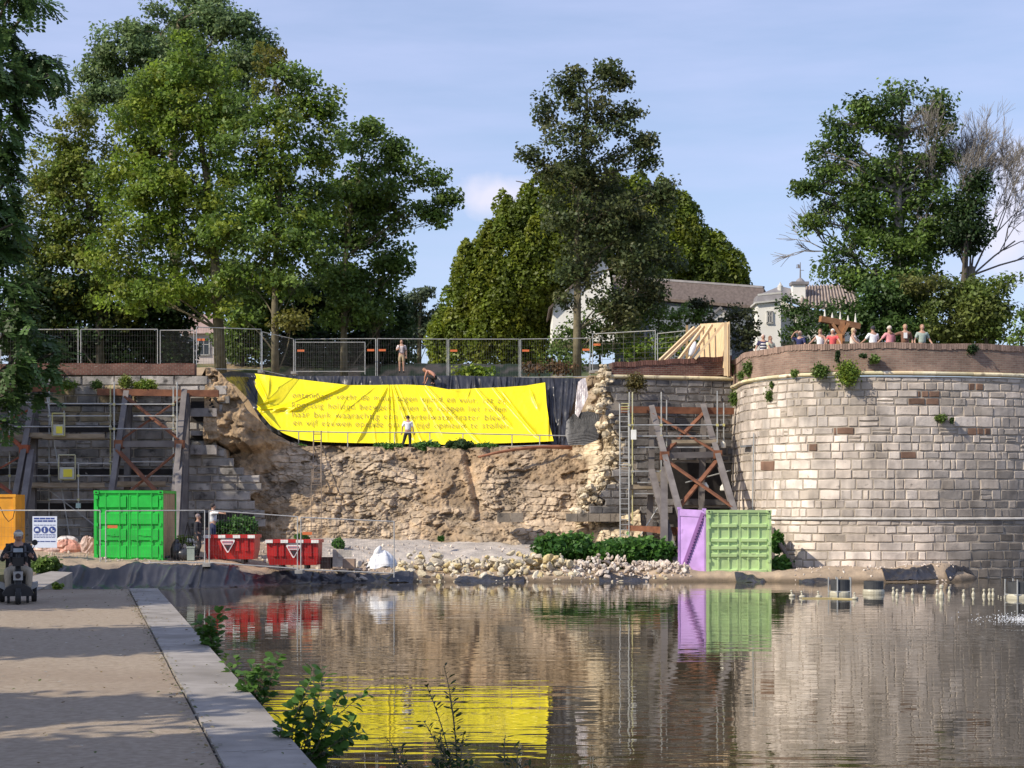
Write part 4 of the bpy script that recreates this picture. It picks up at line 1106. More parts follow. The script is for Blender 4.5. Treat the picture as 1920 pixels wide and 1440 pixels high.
for i in range(5):
    a, c = tops[i], tops[i + 1]; z = 8.95
    pa = Vector(((a[0] - 960) / FPX * a[1], a[1], 0)); pc = Vector(((c[0] - 960) / FPX * c[1], c[1], 0))
    pa.z = CAMZ + (HORY - a[2]) / FPX * a[1] - 2.0; pc.z = CAMZ + (HORY - c[2]) / FPX * c[1] - 2.0
    fence_panel('fence_panel', lab[i], pa, pc, 2.0, M_galv, G, clip=(0, 2, 1, 1, 2)[i])
fence_panel('fence_panel', 'dense extra fence frame leaning in front of the panel left of the standing man', W(552, 702, 82.4), W(686, 702, 82.4), 1.55, M_galv, G, wires=36, wr=.004)
fence_panel('fence_panel', 'temporary fence panel with open horizontal rails left of the pine boards', W(1110, 700, 82.2), W(1230, 696, 79.6), 1.9, M_galv, G, clip=1, wires=6, rows=7, wr=.007)
fence_panel('fence_panel', 'temporary fence panel running behind the raking pine props', W(1232, 696, 79.6), W(1335, 688, 76.5), 1.75, M_galv, G, clip=0, wires=6, rows=7, wr=.007, foot=False)
G2 = 'tall fence panels above the left rampart'
fence_panel('fence_panel', 'tall grey fence gate at the left shoulder of the breach, above the black sheet', W(367, 697, 77.2), W(491, 699, 79.5), 2.02, mat('dark_galv', (.34, .36, .38), (.46, .48, .5), scale=4, rough=.5, metal=.3), G2, clip=1, wires=26, wr=.004)
fence_panel('fence_panel', 'left fence panel above the red brick parapet, half hidden by leaves', W(150, 692, 79.5), W(297, 692, 79.5), 1.85, M_galv, G2, foot=False)
fence_panel('fence_panel', 'short fence panel above the red brick parapet left of the tall gate', W(299, 692, 79.3), W(365, 692, 79.0), 1.8, M_galv, G2, foot=False)
fence_panel('fence_panel', 'leftmost fence panel above the red brick parapet behind hanging leaves', W(0, 692, 80), W(148, 692, 79.6), 1.85, M_galv, G2, foot=False)
G3 = 'temporary fence panels along the pond edge'
def bz(x, Y): return float(bankz(x, Y))
def gp(px, Y, dz=0.0):
    x = (px - 960) / FPX * Y; return Vector((x, Y, bz(x, Y) + dz))
M_fgalv = mat('site_fence_tube', (.36, .36, .36), (.50, .49, .47), scale=4, rough=.5, metal=.3)
for (a, Ya, za), (c, Yc, zc), l in (((-30, 59.0, 957), (190, 58.6, 957), 'pond-edge fence panel in front of the orange container and safety sign'),
                       ((196, 58.4, 958), (386, 58.8, 957), 'pond-edge fence panel in front of the bright green container'),
                       ((390, 58.8, 957), (560, 58.9, 969), 'pond-edge fence panel in front of the left red skip'),
                       ((562, 58.9, 970), (741, 58.9, 978), 'pond-edge fence panel in front of the white bag and stone blocks')):
    p = W(a, za, Ya); q = W(c, zc, Yc); p.z -= 1.93; q.z -= 1.93
    fence_panel('fence_panel', l, p, q, 1.93, M_fgalv, G3, clip=1 if a in (196, 562) else 0, wires=34, wr=.002)

# ================================================================ handrail, pole, ladder on the terrace
rail = thing('handrail', 'thin grey metal handrail along the terrace below the yellow banner', 'handrail', W(830, 840, 76.2))
ps = [(560, 809, 842), (652, 811, 843), (740, 811, 843), (806, 811, 843), (868, 813, 844), (960, 815, 843), (1012, 816, 840), (1100, 818, 842)]
b = MB()
for x, t_, bo in ps: b.tube([W(x, t_, 76.4), W(x, bo + 4, 76.4)], .026, 6)
b.build_each('post', M_galv, rail)
b = MB(); b.tube([W(x, t_, 76.4) for x, t_, bo in [(520, 807, 0)] + ps], .026, 6); b.build('top_rail', M_galv, rail)
b = MB(); b.tube([W(x, 0.22 * t_ + .78 * bo, 76.4) for x, t_, bo in ps[4:]], .02, 6); b.build('lower_rail', M_galv, rail)
pole = [(897, 857, 73.6), (930, 849, 73.9), (965, 842.5, 74.2), (1000, 839.0, 74.5), (1015, 838, 74.6), (1045, 838, 74.8), (1072, 839, 75.0)]
b = MB(); b.tube([W(*p) for p in pole], [.05, .06, .07, .075, .075, .09, .09], 8)
b.build('bent_pole', mat('red_brown_pole', (.24, .09, .045), (.34, .15, .08), scale=3, rough=.75), smooth=True, label='long bent red-brown pole lying on the edge of the terrace', cat='pole')
def ladder(name, label, p0, p1, width, n, mt, r=.022, cat='ladder', sd=(1, 0, 0), rr=.014):
    p0, p1 = Vector(p0), Vector(p1); s = Vector(sd) * width; t = thing(name, label, cat, p0)
    b = MB(); b.tube([p0, p1], r, 6); b.tube([p0 + s, p1 + s], r, 6); b.build_each('stile', mt, t)
    b = MB()
    for i in range(n):
        a = p0.lerp(p1, (i + .5) / n); b.tube([a, a + s], rr, 5)
    b.build_each('rung', mt, t); return t
ladder('ladder', 'dark wooden ladder leaning against the rubble under the left part of the banner', W(587, 905, 73.0), W(588, 808, 76.3), .34, 8, mat('old_wood', (.16, .12, .09), (.24, .18, .13), scale=4), r=.028, rr=.022)
ladder('ladder', 'thin rusty ladder standing at the foot of the rubble behind the right skip', W(583, 1008, 70.4), W(584, 880, 71.4), .42, 11, mat('old_wood'), r=.018)

# ================================================================ steel trestles
def trestle(name, label, tops, feet, mid, Yt, group, mt_leg, mt_x, back=True, beams=()):
    t = thing(name, label, 'steel trestle', W(*feet[0]), group)
    for tp, ft in zip(tops, feet):
        b = MB(); b.ibeam(W(*tp), W(*ft), .34, .30, .05); b.build('leg', mt_leg, t)
    return t
def seg(a, c, k): return Vector(a).lerp(Vector(c), k)
def make_trestle(label, L0, L1, R0, R1, mids, xmat, group, xs, back_off, name='steel_trestle'):
    """L0/L1, R0/R1: (px,py,Y) top and bottom of the two raking legs; mids: fractions of the cross beams; xs: (fa, fb) pairs for X braces"""
    a0, a1, c0, c1 = W(*L0), W(*L1), W(*R0), W(*R1)
    t = thing(name, label, 'steel trestle', a1, group)
    for p, q in ((a0, a1), (c0, c1)):
        b = MB(); b.ibeam(p, q, .23, .28, .04); b.build('leg', M_steel, t)
    for p, q in ((a0, a1), (c0, c1)):       # vertical rear posts
        b = MB(); x = p + Vector((.05, .15, -.1)); y = Vector((x.x + back_off, x.y - .5, 1.0)); b.ibeam(x, y, .24, .24, .04); b.build('rear_post', M_steel, t)
    for k in mids:
        b = MB(); b.ibeam(seg(a0, a1, k), seg(c0, c1, k), .24, .24, .03); b.build('cross_beam', M_steel, t)
    for fa, fb in xs:
        b = MB(); o = Vector((0, -.12, 0))
        b.bar(seg(a0, a1, fa) + o, seg(c0, c1, fb) + o, .24, .07); b.build('brace', xmat, t)
        b = MB(); b.bar(seg(c0, c1, fa) - o * 1.2, seg(a0, a1, fb) - o * 1.2, .21, .07); b.build('brace', xmat, t)
    for fa in mids:
        b = MB(); 
        for p, q in ((a0, a1), (c0, c1)): b.box(seg(p, q, fa), (.36, .36, .34))
        b.build_each('gusset', xmat, t)
    return t
GT = 'raking steel trestles shoring the rampart'
make_trestle('grey steel trestle with brown cross braces behind the bright green container', (238, 736, 71.6), (196, 1015, 67.8), (347, 733, 71.6), (318, 1020, 67.8), (.36,), M_rust, GT, ((.03, .33), (.40, .78)), 0)
make_trestle('leftmost grey steel trestle with orange braces, rising behind the orange container', (-62, 740, 71.6), (-120, 1015, 67.6), (62, 757, 71.0), (17, 1000, 67.8), (.36,), M_orange, GT, ((.03, .36), (.40, .72), (.74, .98)), 0)
make_trestle('rusty braced steel trestle against the right rampart behind the lilac container', (1222, 765, 71.4), (1288, 1010, 65.6), (1318, 762, 72.0), (1392, 1010, 65.8), (.385, .93), M_rust, GT, ((.05, .37), (.42, .78), (.80, .99)), -.2)
# extra raking posts low down in front of each trestle
for lab_, p, q in (('white-topped raking prop beside the safety sign', (60, 848, 70), (38, 1000, 66.5)), ('short grey raking prop right of the green container', (338, 870, 70), (330, 1015, 66)),
                   ('lower raking prop leaning left of the lilac container', (1222, 885, 70), (1275, 1080, 64.6)), ('upright grey post standing in the bushes left of the lilac container', (1245, 880, 69), (1245, 1055, 65.2))):
    b = MB(); b.ibeam(W(*p), W(*q), .26, .26, .04); b.build('steel_prop', M_steel, label=lab_, cat='steel prop', group='single steel props')
b = MB(); b.bar(W(1178, 990, 70), W(1290, 962 + 33, 66.4), .14, .22); b.bar(W(1178, 990, 70), W(1268, 1000, 67), .10, .14)
b.build('tie_beam', M_rust, label='low rusty tie beam running right to the foot of the lilac container', cat='steel beam')
# walings bolted to the walls
for lab_, p, q in (('rusty horizontal waling beam on the left rampart above the trestle', (183, 735, 71.8), (410, 738, 71.8)), ('rusty horizontal waling beam on the right rampart above the trestle', (1165, 768, 71.4), (1375, 771, 72.3)),
                   ('waling beam at the far left under the parapet', (-60, 727, 71.7), (118, 729, 71.7))):
    b = MB(); b.bar(W(*p), W(*q), .28, .22, up=(0, 1, 0)); b.build('waling_beam', M_rust, label=lab_, cat='steel beam', group='waling beams on the rampart')
# ================================================================ scaffolds
def scaffold(label, Ys, stands, ledgers, boards, diag, signs, extra=(), yellow=()):
    t = thing('tube_scaffold', label, 'scaffold', W(stands[0][0], stands[0][2], Ys))
    for i, (x, y0, y1) in enumerate(stands):
        for dY in ((0, 1.1) if i % 2 == 0 else (0,)):
            b = MB(); p = W(x, y0, Ys - dY); q = W(x, y1, Ys - dY); q.z = max(q.z, .9)
            b.tube([p, q], .03, 6); b.build('standard', M_yell if i in yellow else M_galv, t)
            b = MB()      # couplers
            for (xa, xb, y) in ledgers:
                if xa - 2 <= x <= xb + 2 and y0 < y < y1: b.box(W(x, y, Ys - dY - .03), (.10, .08, .10))
            if b.v: b.build_each('coupler', M_yell, t)
    rn = random.Random(int(stands[0][0] + 100))
    for (xa, xb, y) in ledgers:
        b = MB(); b.tube([W(xa, y, Ys - .05), W(xb, y, Ys - .05)], .028, 6)
        b.build('ledger', M_yell if rn.random() < .35 else M_galv, t)
        b = MB(); b.tube([W(xa, y, Ys - 1.1), W(xb, y, Ys - 1.1)], .028, 6); b.build('ledger', M_galv, t)
    for (xa, xb, y) in boards:
        b = MB(); p = W(xa, y, Ys); q = W(xb, y, Ys)
        for k in range(4): b.box(((p.x + q.x) / 2, Ys - .15 - k * .24, p.z), (q.x - p.x, .225, .045))
        b.box(((p.x + q.x) / 2, Ys - 1.02, p.z + .11), (q.x - p.x, .03, .17))
        b.build('planking', M_plank, t)
    for (x0, y0, x1, y1) in diag:
        b = MB(); b.tube([W(x0, y0, Ys - .6), W(x1, y1, Ys - .6)], .028, 6); b.build('diagonal_brace', M_galv, t)
    return t
sc = scaffold('long tube scaffold with planked decks in front of the left rampart', 71.3,
    [(18, 740, 1005), (92, 733, 975), (147, 870, 960), (207, 722, 925), (214, 716, 925), (325, 725, 925), (332, 716, 925), (120, 770, 800)],
    [(0, 92, 755), (92, 207, 757), (207, 327, 758), (92, 207, 780), (0, 92, 800), (92, 207, 800), (207, 327, 804), (250, 327, 780), (10, 92, 868), (90, 147, 868), (147, 207, 869), (207, 325, 866), (10, 92, 892), (147, 207, 892), (207, 325, 893), (92, 207, 937), (100, 150, 985)],
    [(0, 92, 822), (92, 207, 824), (10, 92, 914), (92, 207, 915), (222, 320, 912), (0, 60, 830)],
    [(88, 745, 130, 1003), (90, 917, 176, 984)], [], yellow=(3,))
M_ysign = mat('yellow_tag', (.72, .60, .03), (.8, .7, .06), scale=3, rough=.5); M_board = mat('pale_board', (.42, .42, .36), (.52, .52, .46), scale=3, rough=.7)
for (x0, y0, x1, y1, fx) in ((98, 775, 121, 817, 0), (110, 853, 141, 899, 0)):      # access hatches with their yellow tags
    b = MB()
    for (xa, ya, xb, yb) in ((x0, y0, x1, y0), (x0, y1, x1, y1), (x0, y0, x0, y1), (x1, y0, x1, y1)): b.tube([W(xa, ya, 70.1), W(xb, yb, 70.1)], .028, 5)
    b.build_each('guard_frame', M_yell, sc)
    ym = y0 + (y1 - y0) * .5; b = MB(); p = W(x0 + 2, y1 - 1, 70.05); q = W(x1 - 2, ym, 70.05); b.box(((p.x + q.x) / 2, 70.05, (p.z + q.z) / 2), (q.x - p.x, .02, q.z - p.z)); bd = b.build('tag_board', M_board, sc)
    b = MB(); b.box(((p.x + q.x) / 2 + .04, 70.03, (p.z + q.z) / 2), ((q.x - p.x) * .62, .012, (q.z - p.z) * .66)); b.build('yellow_tag', M_ysign, bd)
b = MB(); b.box(W(147, 948, 70.0), (.18, .12, .2)); b.build('lamp_box', mat('pale_green_box', (.4, .55, .48), (.5, .65, .58)), sc)
sr = scaffold('narrow tube scaffold tower standing before the right rampart', 71.0,
    [(1180, 735, 1005), (1186, 735, 990), (1240, 735, 955), (1250, 750, 955), (1345, 733, 830), (1357, 755, 832)],
    [(1180, 1355, 797), (1195, 1330, 818), (1195, 1340, 839), (1185, 1260, 884), (1195, 1250, 905), (1190, 1250, 926), (1160, 1182, 872)],
    [(1255, 1345, 834), (1175, 1245, 918)],
    [(1370, 882, 1285, 905), (1237, 946, 1196, 1012)], [], yellow=(1,))
b = MB(); b.box(W(1188, 815, 69.7), (.22, .1, .40)); b.build('tag_board', mat('white_tag', (.75, .76, .7), (.85, .85, .8)), sr)
b = MB(); 
for y in (757, 762, 767): b.tube([W(1164, y, 69.8), W(1180, y, 69.8)], .02, 5)
b.build_each('guard_frame', M_yell, sr)
ladder('ladder', 'tall aluminium ladder at the broken edge of the right rampart', W(1163, 1008, 69.6), W(1162, 757, 70.4), .36, 26, M_galv, r=.026, rr=.014)
b = MB(); b.lathe(W(1356, 832, 70.6) + Vector((0, 0, -.18)), [(.08, 0), (.11, .02), (.10, .2), (.04, .26), (.02, .3)], 8)
b.build('hanging_lamp', mat('lamp_white', (.7, .68, .6), (.8, .78, .7)), label='small pale site lamp hanging at the upper right end of the right scaffold', cat='lamp', group='site lamps under the scaffold')
for x, y in ((1356, 918), (1323, 916)):
    b = MB(); b.lathe(W(x, y, 68.6) + Vector((0, 0, -.05)), [(.10, 0), (.13, .03), (.12, .16), (.06, .24), (.03, .3)], 8); b.build('hanging_lamp', mat('lamp_white'), label='small pale site lamp under the right trestle, nearer the %s' % ('round tower' if x > 1340 else 'ladder'), cat='lamp', group='site lamps under the scaffold')

# ================================================================ pine shuttering at the right parapet
sh = thing('pine_shuttering', 'fresh pine board hoarding with five raking props on the right parapet', 'hoarding', W(1300, 680, 72.5))
b = MB(); p0 = Vector(W(1314, 672, 74.2)); p1 = Vector(W(1367, 668, 72.6))
x0, x1 = 1314, 1367
nb = 8
for k in range(nb):
    xa = x0 + (x1 - x0) * k / nb; Ya = 74.6 - 1.9 * k / nb; Yb_ = 74.6 - 1.9 * (k + .93) / nb; xb = x0 + (x1 - x0) * (k + .93) / nb
    ta = 607 - 3 * k / nb; 
    vs = [W(xa, 690, Ya), W(xb, 690, Yb_), W(xb, ta, Yb_), W(xa, ta, Ya)]; b.prism(vs, (-.02, .04, 0))
b.build_each('board', M_pine, sh)
b = MB(); b.box(W(1359, 655, 72.2) + Vector((0.03, 0, 0)), (.13, .12, 2.25)); b.box(W(1366, 655, 72.45), (.05, .5, 2.3)); b.build('end_post', M_pine, sh)
for (xa, ya, Ya, xb, yb, Yb_) in ((1237, 672, 73.2, 1302, 614, 75), (1247, 672, 73.0, 1313, 612, 74.6), (1273, 670, 72.9, 1320, 612, 74.2), (1292, 670, 72.8, 1335, 609, 73.8), (1303, 669, 72.7, 1357, 606, 72.9)):
    b = MB(); b.bar(W(xa, ya + 4, Ya), W(xb, yb, Yb_ - .25), .10, .11); b.build('raking_prop', M_pine, sh)
b = MB(); b.bar(W(1288, 690, 75.2), W(1288, 610, 75.2), .1, .1); b.build('rear_post', mat('brown_post', (.33, .22, .11), (.42, .29, .15), scale=4), sh)
b = MB(); b.ball(W(1299, 655, 72.7), (.13, .09, .33), 8, 8, jit=.12, rot=Euler((0, .35, 0)).to_matrix()); b.build('white_bag', M_white, label='small white bag hanging on the pine props', cat='bag', smooth=True)
# ================================================================ vegetation
rng = np.random.default_rng(11)
def leaf_quads(P, size, nrm_bias, asp=0.62, rs=None):
    """diamond leaves at points P (N,3)"""
    n = len(P); rs = rs or rng
    nr = rs.normal(size=(n, 3)) + nrm_bias; nr /= np.linalg.norm(nr, axis=1, keepdims=True) + 1e-9
    a = rs.normal(size=(n, 3)); a -= (a * nr).sum(1, keepdims=True) * nr; a /= np.linalg.norm(a, axis=1, keepdims=True) + 1e-9
    c = np.cross(nr, a); s = (size * rs.uniform(.65, 1.35, n))[:, None]
    V = np.stack([P - a * s, P - c * s * asp + nr * s * .12, P + a * s, P + c * s * asp + nr * s * .12], 1).reshape(-1, 3)
    return V
def crown(blobs, Y, dens, lsize, pal, depthk=.75, clr=(.35, .75), per=42, surf=.45, seed=0, gaps=.0, yoff=None):
    """blobs: (px,py,rx,ry[,tint]); returns leaf verts, leaf colours and cluster centres"""
    rs = np.random.default_rng(seed + 100); VV = []; CC = []; CL = []
    s = Y / FPX
    for bi, bb in enumerate(blobs):
        px, py, rx, ry = bb[:4]; tint = np.array(bb[4]) if len(bb) > 4 else None
        dy = rs.uniform(-1, 1) * rx * s * .5 if yoff is None else yoff
        c = np.array(W(px, py, Y)) + np.array([0, dy, 0]); rad = np.array([rx * s, max(rx, ry) * s * depthk, ry * s])
        nc = max(8, int(dens * rad[0] * rad[2] * 17))
        u = rs.normal(size=(nc, 3)); u /= np.linalg.norm(u, axis=1, keepdims=True)
        r = surf + (1 - surf) * rs.uniform(0, 1, nc) ** .6
        cc = c + u * rad * r[:, None]
        for k in range(nc):
            if rs.random() < gaps: continue
            cr = rs.uniform(*clr); m = int(per * 1.8 * (cr / .55) ** 2 * rs.uniform(.7, 1.2))
            p = np.clip(rs.normal(size=(m, 3)), -1.7, 1.7) * np.array([cr * .55, cr * .55, cr * .36]) + cc[k]
            bias = u[k] * .8 + np.array([0, 0, .9])
            VV.append(leaf_quads(p, lsize * .74, bias, rs=rs))
            base = np.array(pal[int(rs.integers(len(pal)))]) * rs.uniform(.8, 1.2)
            if tint is not None: base = base * .45 + tint * .55
            col = base[None] * rs.uniform(.72, 1.3, (m, 1)) * np.array([1, 1, 1])
            CC.append(np.repeat(col, 4, axis=0)); CL.append(cc[k])
    return np.concatenate(VV), np.concatenate(CC), np.array(CL)
def limb(b, p, q, r0, r1, rnd, bend=.12, n=5):
    p, q = Vector(p), Vector(q); l = (q - p).length; pts = []
    o = Vector((rnd.uniform(-1, 1), rnd.uniform(-1, 1), rnd.uniform(-.2, .8))) * l * bend
    for i in range(n + 1):
        t = i / n; pts.append(p.lerp(q, t) + o * math.sin(math.pi * t) * (1 - .3 * t))
    b.tube(pts, [r0 + (r1 - r0) * i / n for i in range(n + 1)], 6 if r0 > .1 else 4, cap=False)
def tree(name, label, cat, blobs, Y, trunk, pal, group=None, dens=1.0, lsize=.15, seed=1, r0=.22, per=42, clr=(.35, .75), barkm=None, gaps=0, surf=.45, twigs=14, cname='crown', depthk=.75, asp=.62):
    """trunk: photo polyline from base upwards [(px,py),...]"""
    rnd = random.Random(seed); base = W(trunk[0][0], trunk[0][1], Y)
    t = thing(name, label, cat, base, group)
    V, C, CL = crown(blobs, Y, dens, lsize, pal, per=per, clr=clr, seed=seed, gaps=gaps, surf=surf, depthk=depthk)
    n = len(V) // 4
    mk(cname, V, np.arange(n * 4).reshape(-1, 4), M_leaf, t, vcol=C)
    b = MB(); tp = [W(x, y, Y) for x, y in trunk]; m = len(tp)
    b.tube(tp, [r0 * (1 - .72 * i / (m - 1)) for i in range(m)], 8)
    b.build('trunk', barkm or M_bark, t, smooth=True)
    b = MB()
    for bb in blobs:
        c = W(bb[0], bb[1], Y)
        # leave the trunk below the blob
        cand = [p for p in tp if p.z < c.z - .3] or [tp[-1]]
        k = min(range(len(cand)), key=lambda i: (cand[i] - c).length + .4 * abs((c.z - cand[i].z) - (c - cand[i]).length * .6)); st = cand[k]
        if tp.index(st) + 1 < m:
            nx = tp[tp.index(st) + 1]; st = st.lerp(nx, rnd.uniform(0, .8)) if nx.z < c.z else st
        limb(b, st, c, r0 * .26, r0 * .08, rnd)
        near = [q for q in CL if (Vector(q) - c).length < 1.3 * max(bb[2], bb[3]) * Y / FPX]
        rnd.shuffle(near)
        for q in near[:twigs]: limb(b, c.lerp(Vector(st), rnd.uniform(0, .35)), q, r0 * .06, r0 * .02, rnd, n=3)
    b.build('branches', barkm or M_bark, t, smooth=True)
    return t
YG = [(.220, .315, .038), (.180, .275, .040), (.150, .240, .042), (.250, .310, .045)]
MG = [(.135, .215, .046), (.165, .245, .054), (.105, .175, .040)]
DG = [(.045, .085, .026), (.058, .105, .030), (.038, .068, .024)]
OL = [(.200, .255, .045), (.165, .240, .045), (.215, .240, .052)]
PG = [(.165, .245, .100), (.200, .275, .110), (.140, .215, .090)]
OR = (.22, .15, .035)
GL = 'tall trees on the rampart behind the left breach'
tree('lime_tree', 'tallest pale grey-green tree at the back, its top cut by the upper picture edge', 'tree',
     [(300, 60, 75, 55), (370, 20, 60, 50), (430, 50, 42, 45), (240, 100, 55, 45), (185, 130, 34, 36), (335, 120, 85, 55), (490, 82, 22, 18), (462, 118, 42, 28), (168, 190, 22, 30), (230, 175, 50, 45), (300, 190, 70, 60), (420, 180, 60, 60)],
     104, [(325, 700), (328, 500), (326, 300), (330, 150), (335, 40)], PG, GL, dens=.8, seed=1, lsize=.17, r0=.4, gaps=.06, clr=(.4, .9))
tree('maple_tree', 'yellow-green maple with a stout trunk, left of centre in the left tree group', 'tree',
     [(352, 92, 28, 36), (340, 145, 55, 45), (290, 175, 52, 42), (405, 150, 45, 42), (250, 225, 62, 45), (345, 230, 75, 52), (415, 240, 50, 50), (300, 300, 82, 50), (235, 345, 70, 52), (335, 380, 85, 52), (265, 425, 75, 52), (205, 480, 60, 42), (350, 470, 65, 45), (300, 540, 70, 42), (395, 560, 45, 35), (290, 300, 25, 20, OR), (395, 320, 50, 60), (400, 420, 46, 50), (300, 360, 60, 50), (240, 550, 50, 40)],
     86, [(414, 705), (410, 620), (402, 480), (392, 360), (372, 240), (355, 120)], YG, GL, dens=.85, seed=2, r0=.32, gaps=.06)
tree('olive_tree', 'brownish olive-green tree at the left of the tree group with a rounded shoulder', 'tree',
     [(150, 225, 52, 32), (105, 295, 45, 42), (175, 300, 58, 45), (88, 360, 45, 45), (150, 395, 68, 52), (100, 460, 55, 45), (160, 510, 75, 55), (205, 570, 60, 45), (95, 570, 55, 52), (40, 430, 40, 60), (140, 460, 60, 50), (60, 500, 40, 50), (130, 350, 50, 50)],
     93, [(190, 705), (185, 560), (170, 420), (150, 300)], OL, GL, dens=.9, seed=3, r0=.26, gaps=.05, barkm=M_barkd)
tree('maple_tree', 'maple with a slim pale trunk and orange-tinged top, fourth tree from the left', 'tree',
     [(500, 110, 22, 28, OR), (515, 150, 46, 32, (.17, .15, .03)), (560, 145, 42, 26), (602, 190, 28, 30), (475, 200, 52, 36), (560, 225, 66, 46), (455, 275, 52, 46), (540, 305, 72, 46), (612, 262, 36, 50), (470, 365, 70, 46), (575, 375, 64, 50), (430, 440, 60, 40), (520, 445, 75, 40), (600, 455, 50, 50), (560, 530, 70, 36), (455, 520, 50, 36), (545, 605, 36, 14, OR), (445, 590, 30, 20), (500, 330, 50, 50), (540, 400, 60, 50), (500, 490, 60, 40)],
     83.6, [(516, 706), (515, 600), (516, 500), (522, 400), (530, 280), (520, 160)], YG[1:] + MG, GL, dens=.8, seed=4, r0=.20, gaps=.09)
tree('maple_tree', 'rightmost tree of the left group with branches reaching far out to the right', 'tree',
     [(692, 236, 18, 18), (665, 265, 36, 26), (705, 292, 46, 38), (742, 285, 28, 24), (640, 335, 46, 46), (718, 350, 56, 45), (782, 325, 30, 20), (815, 335, 13, 18), (836, 372, 14, 10), (810, 390, 24, 16), (822, 412, 12, 9), (762, 395, 44, 34), (690, 420, 56, 46), (640, 480, 56, 52), (728, 468, 42, 32), (752, 502, 24, 10), (695, 540, 52, 50), (655, 590, 60, 40), (720, 600, 36, 24), (650, 400, 50, 50), (690, 350, 50, 40), (650, 540, 50, 40)],
     88, [(645, 706), (645, 600), (648, 480), (660, 380), (680, 290)], MG + [YG[2]], GL, dens=.8, seed=5, r0=.20, gaps=.08)
tree('small_tree', 'slim dark-stemmed tree at the right end of the left group below the reaching branches', 'tree',
     [(712, 520, 24, 26), (735, 575, 30, 22), (700, 580, 30, 34), (745, 610, 26, 24)], 90, [(708, 705), (709, 600), (711, 480)], DG, GL, dens=1, seed=6, r0=.14, barkm=M_barkd)
GU = 'dark undergrowth trees below the left tree group'
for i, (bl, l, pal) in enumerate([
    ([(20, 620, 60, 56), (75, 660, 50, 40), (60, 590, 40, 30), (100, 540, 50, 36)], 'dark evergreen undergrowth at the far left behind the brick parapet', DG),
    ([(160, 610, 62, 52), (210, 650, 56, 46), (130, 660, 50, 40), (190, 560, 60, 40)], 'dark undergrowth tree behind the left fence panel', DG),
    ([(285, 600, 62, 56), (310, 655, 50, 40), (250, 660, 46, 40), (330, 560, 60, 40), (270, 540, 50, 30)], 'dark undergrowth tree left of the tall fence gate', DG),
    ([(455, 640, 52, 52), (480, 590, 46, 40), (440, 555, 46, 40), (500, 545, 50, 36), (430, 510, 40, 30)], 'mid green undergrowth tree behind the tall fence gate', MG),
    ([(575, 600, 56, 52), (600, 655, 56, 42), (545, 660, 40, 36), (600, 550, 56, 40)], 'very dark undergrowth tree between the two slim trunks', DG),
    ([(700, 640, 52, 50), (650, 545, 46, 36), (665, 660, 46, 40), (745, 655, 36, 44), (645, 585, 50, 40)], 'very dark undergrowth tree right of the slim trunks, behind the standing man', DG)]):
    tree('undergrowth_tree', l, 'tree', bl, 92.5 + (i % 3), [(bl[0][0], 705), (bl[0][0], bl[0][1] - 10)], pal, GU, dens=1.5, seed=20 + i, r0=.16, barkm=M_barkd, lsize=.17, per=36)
tree('far_tree', 'hazy pale green tree in the gap left of the clipped hornbeam', 'tree', [(790, 550, 26, 18), (768, 580, 26, 20), (805, 585, 30, 24), (775, 620, 36, 28), (815, 625, 26, 28), (760, 655, 30, 26)], 125,
     [(785, 705), (787, 600), (790, 550)], [(.13, .17, .10), (.11, .155, .09)], dens=.7, seed=30, lsize=.2, r0=.2)
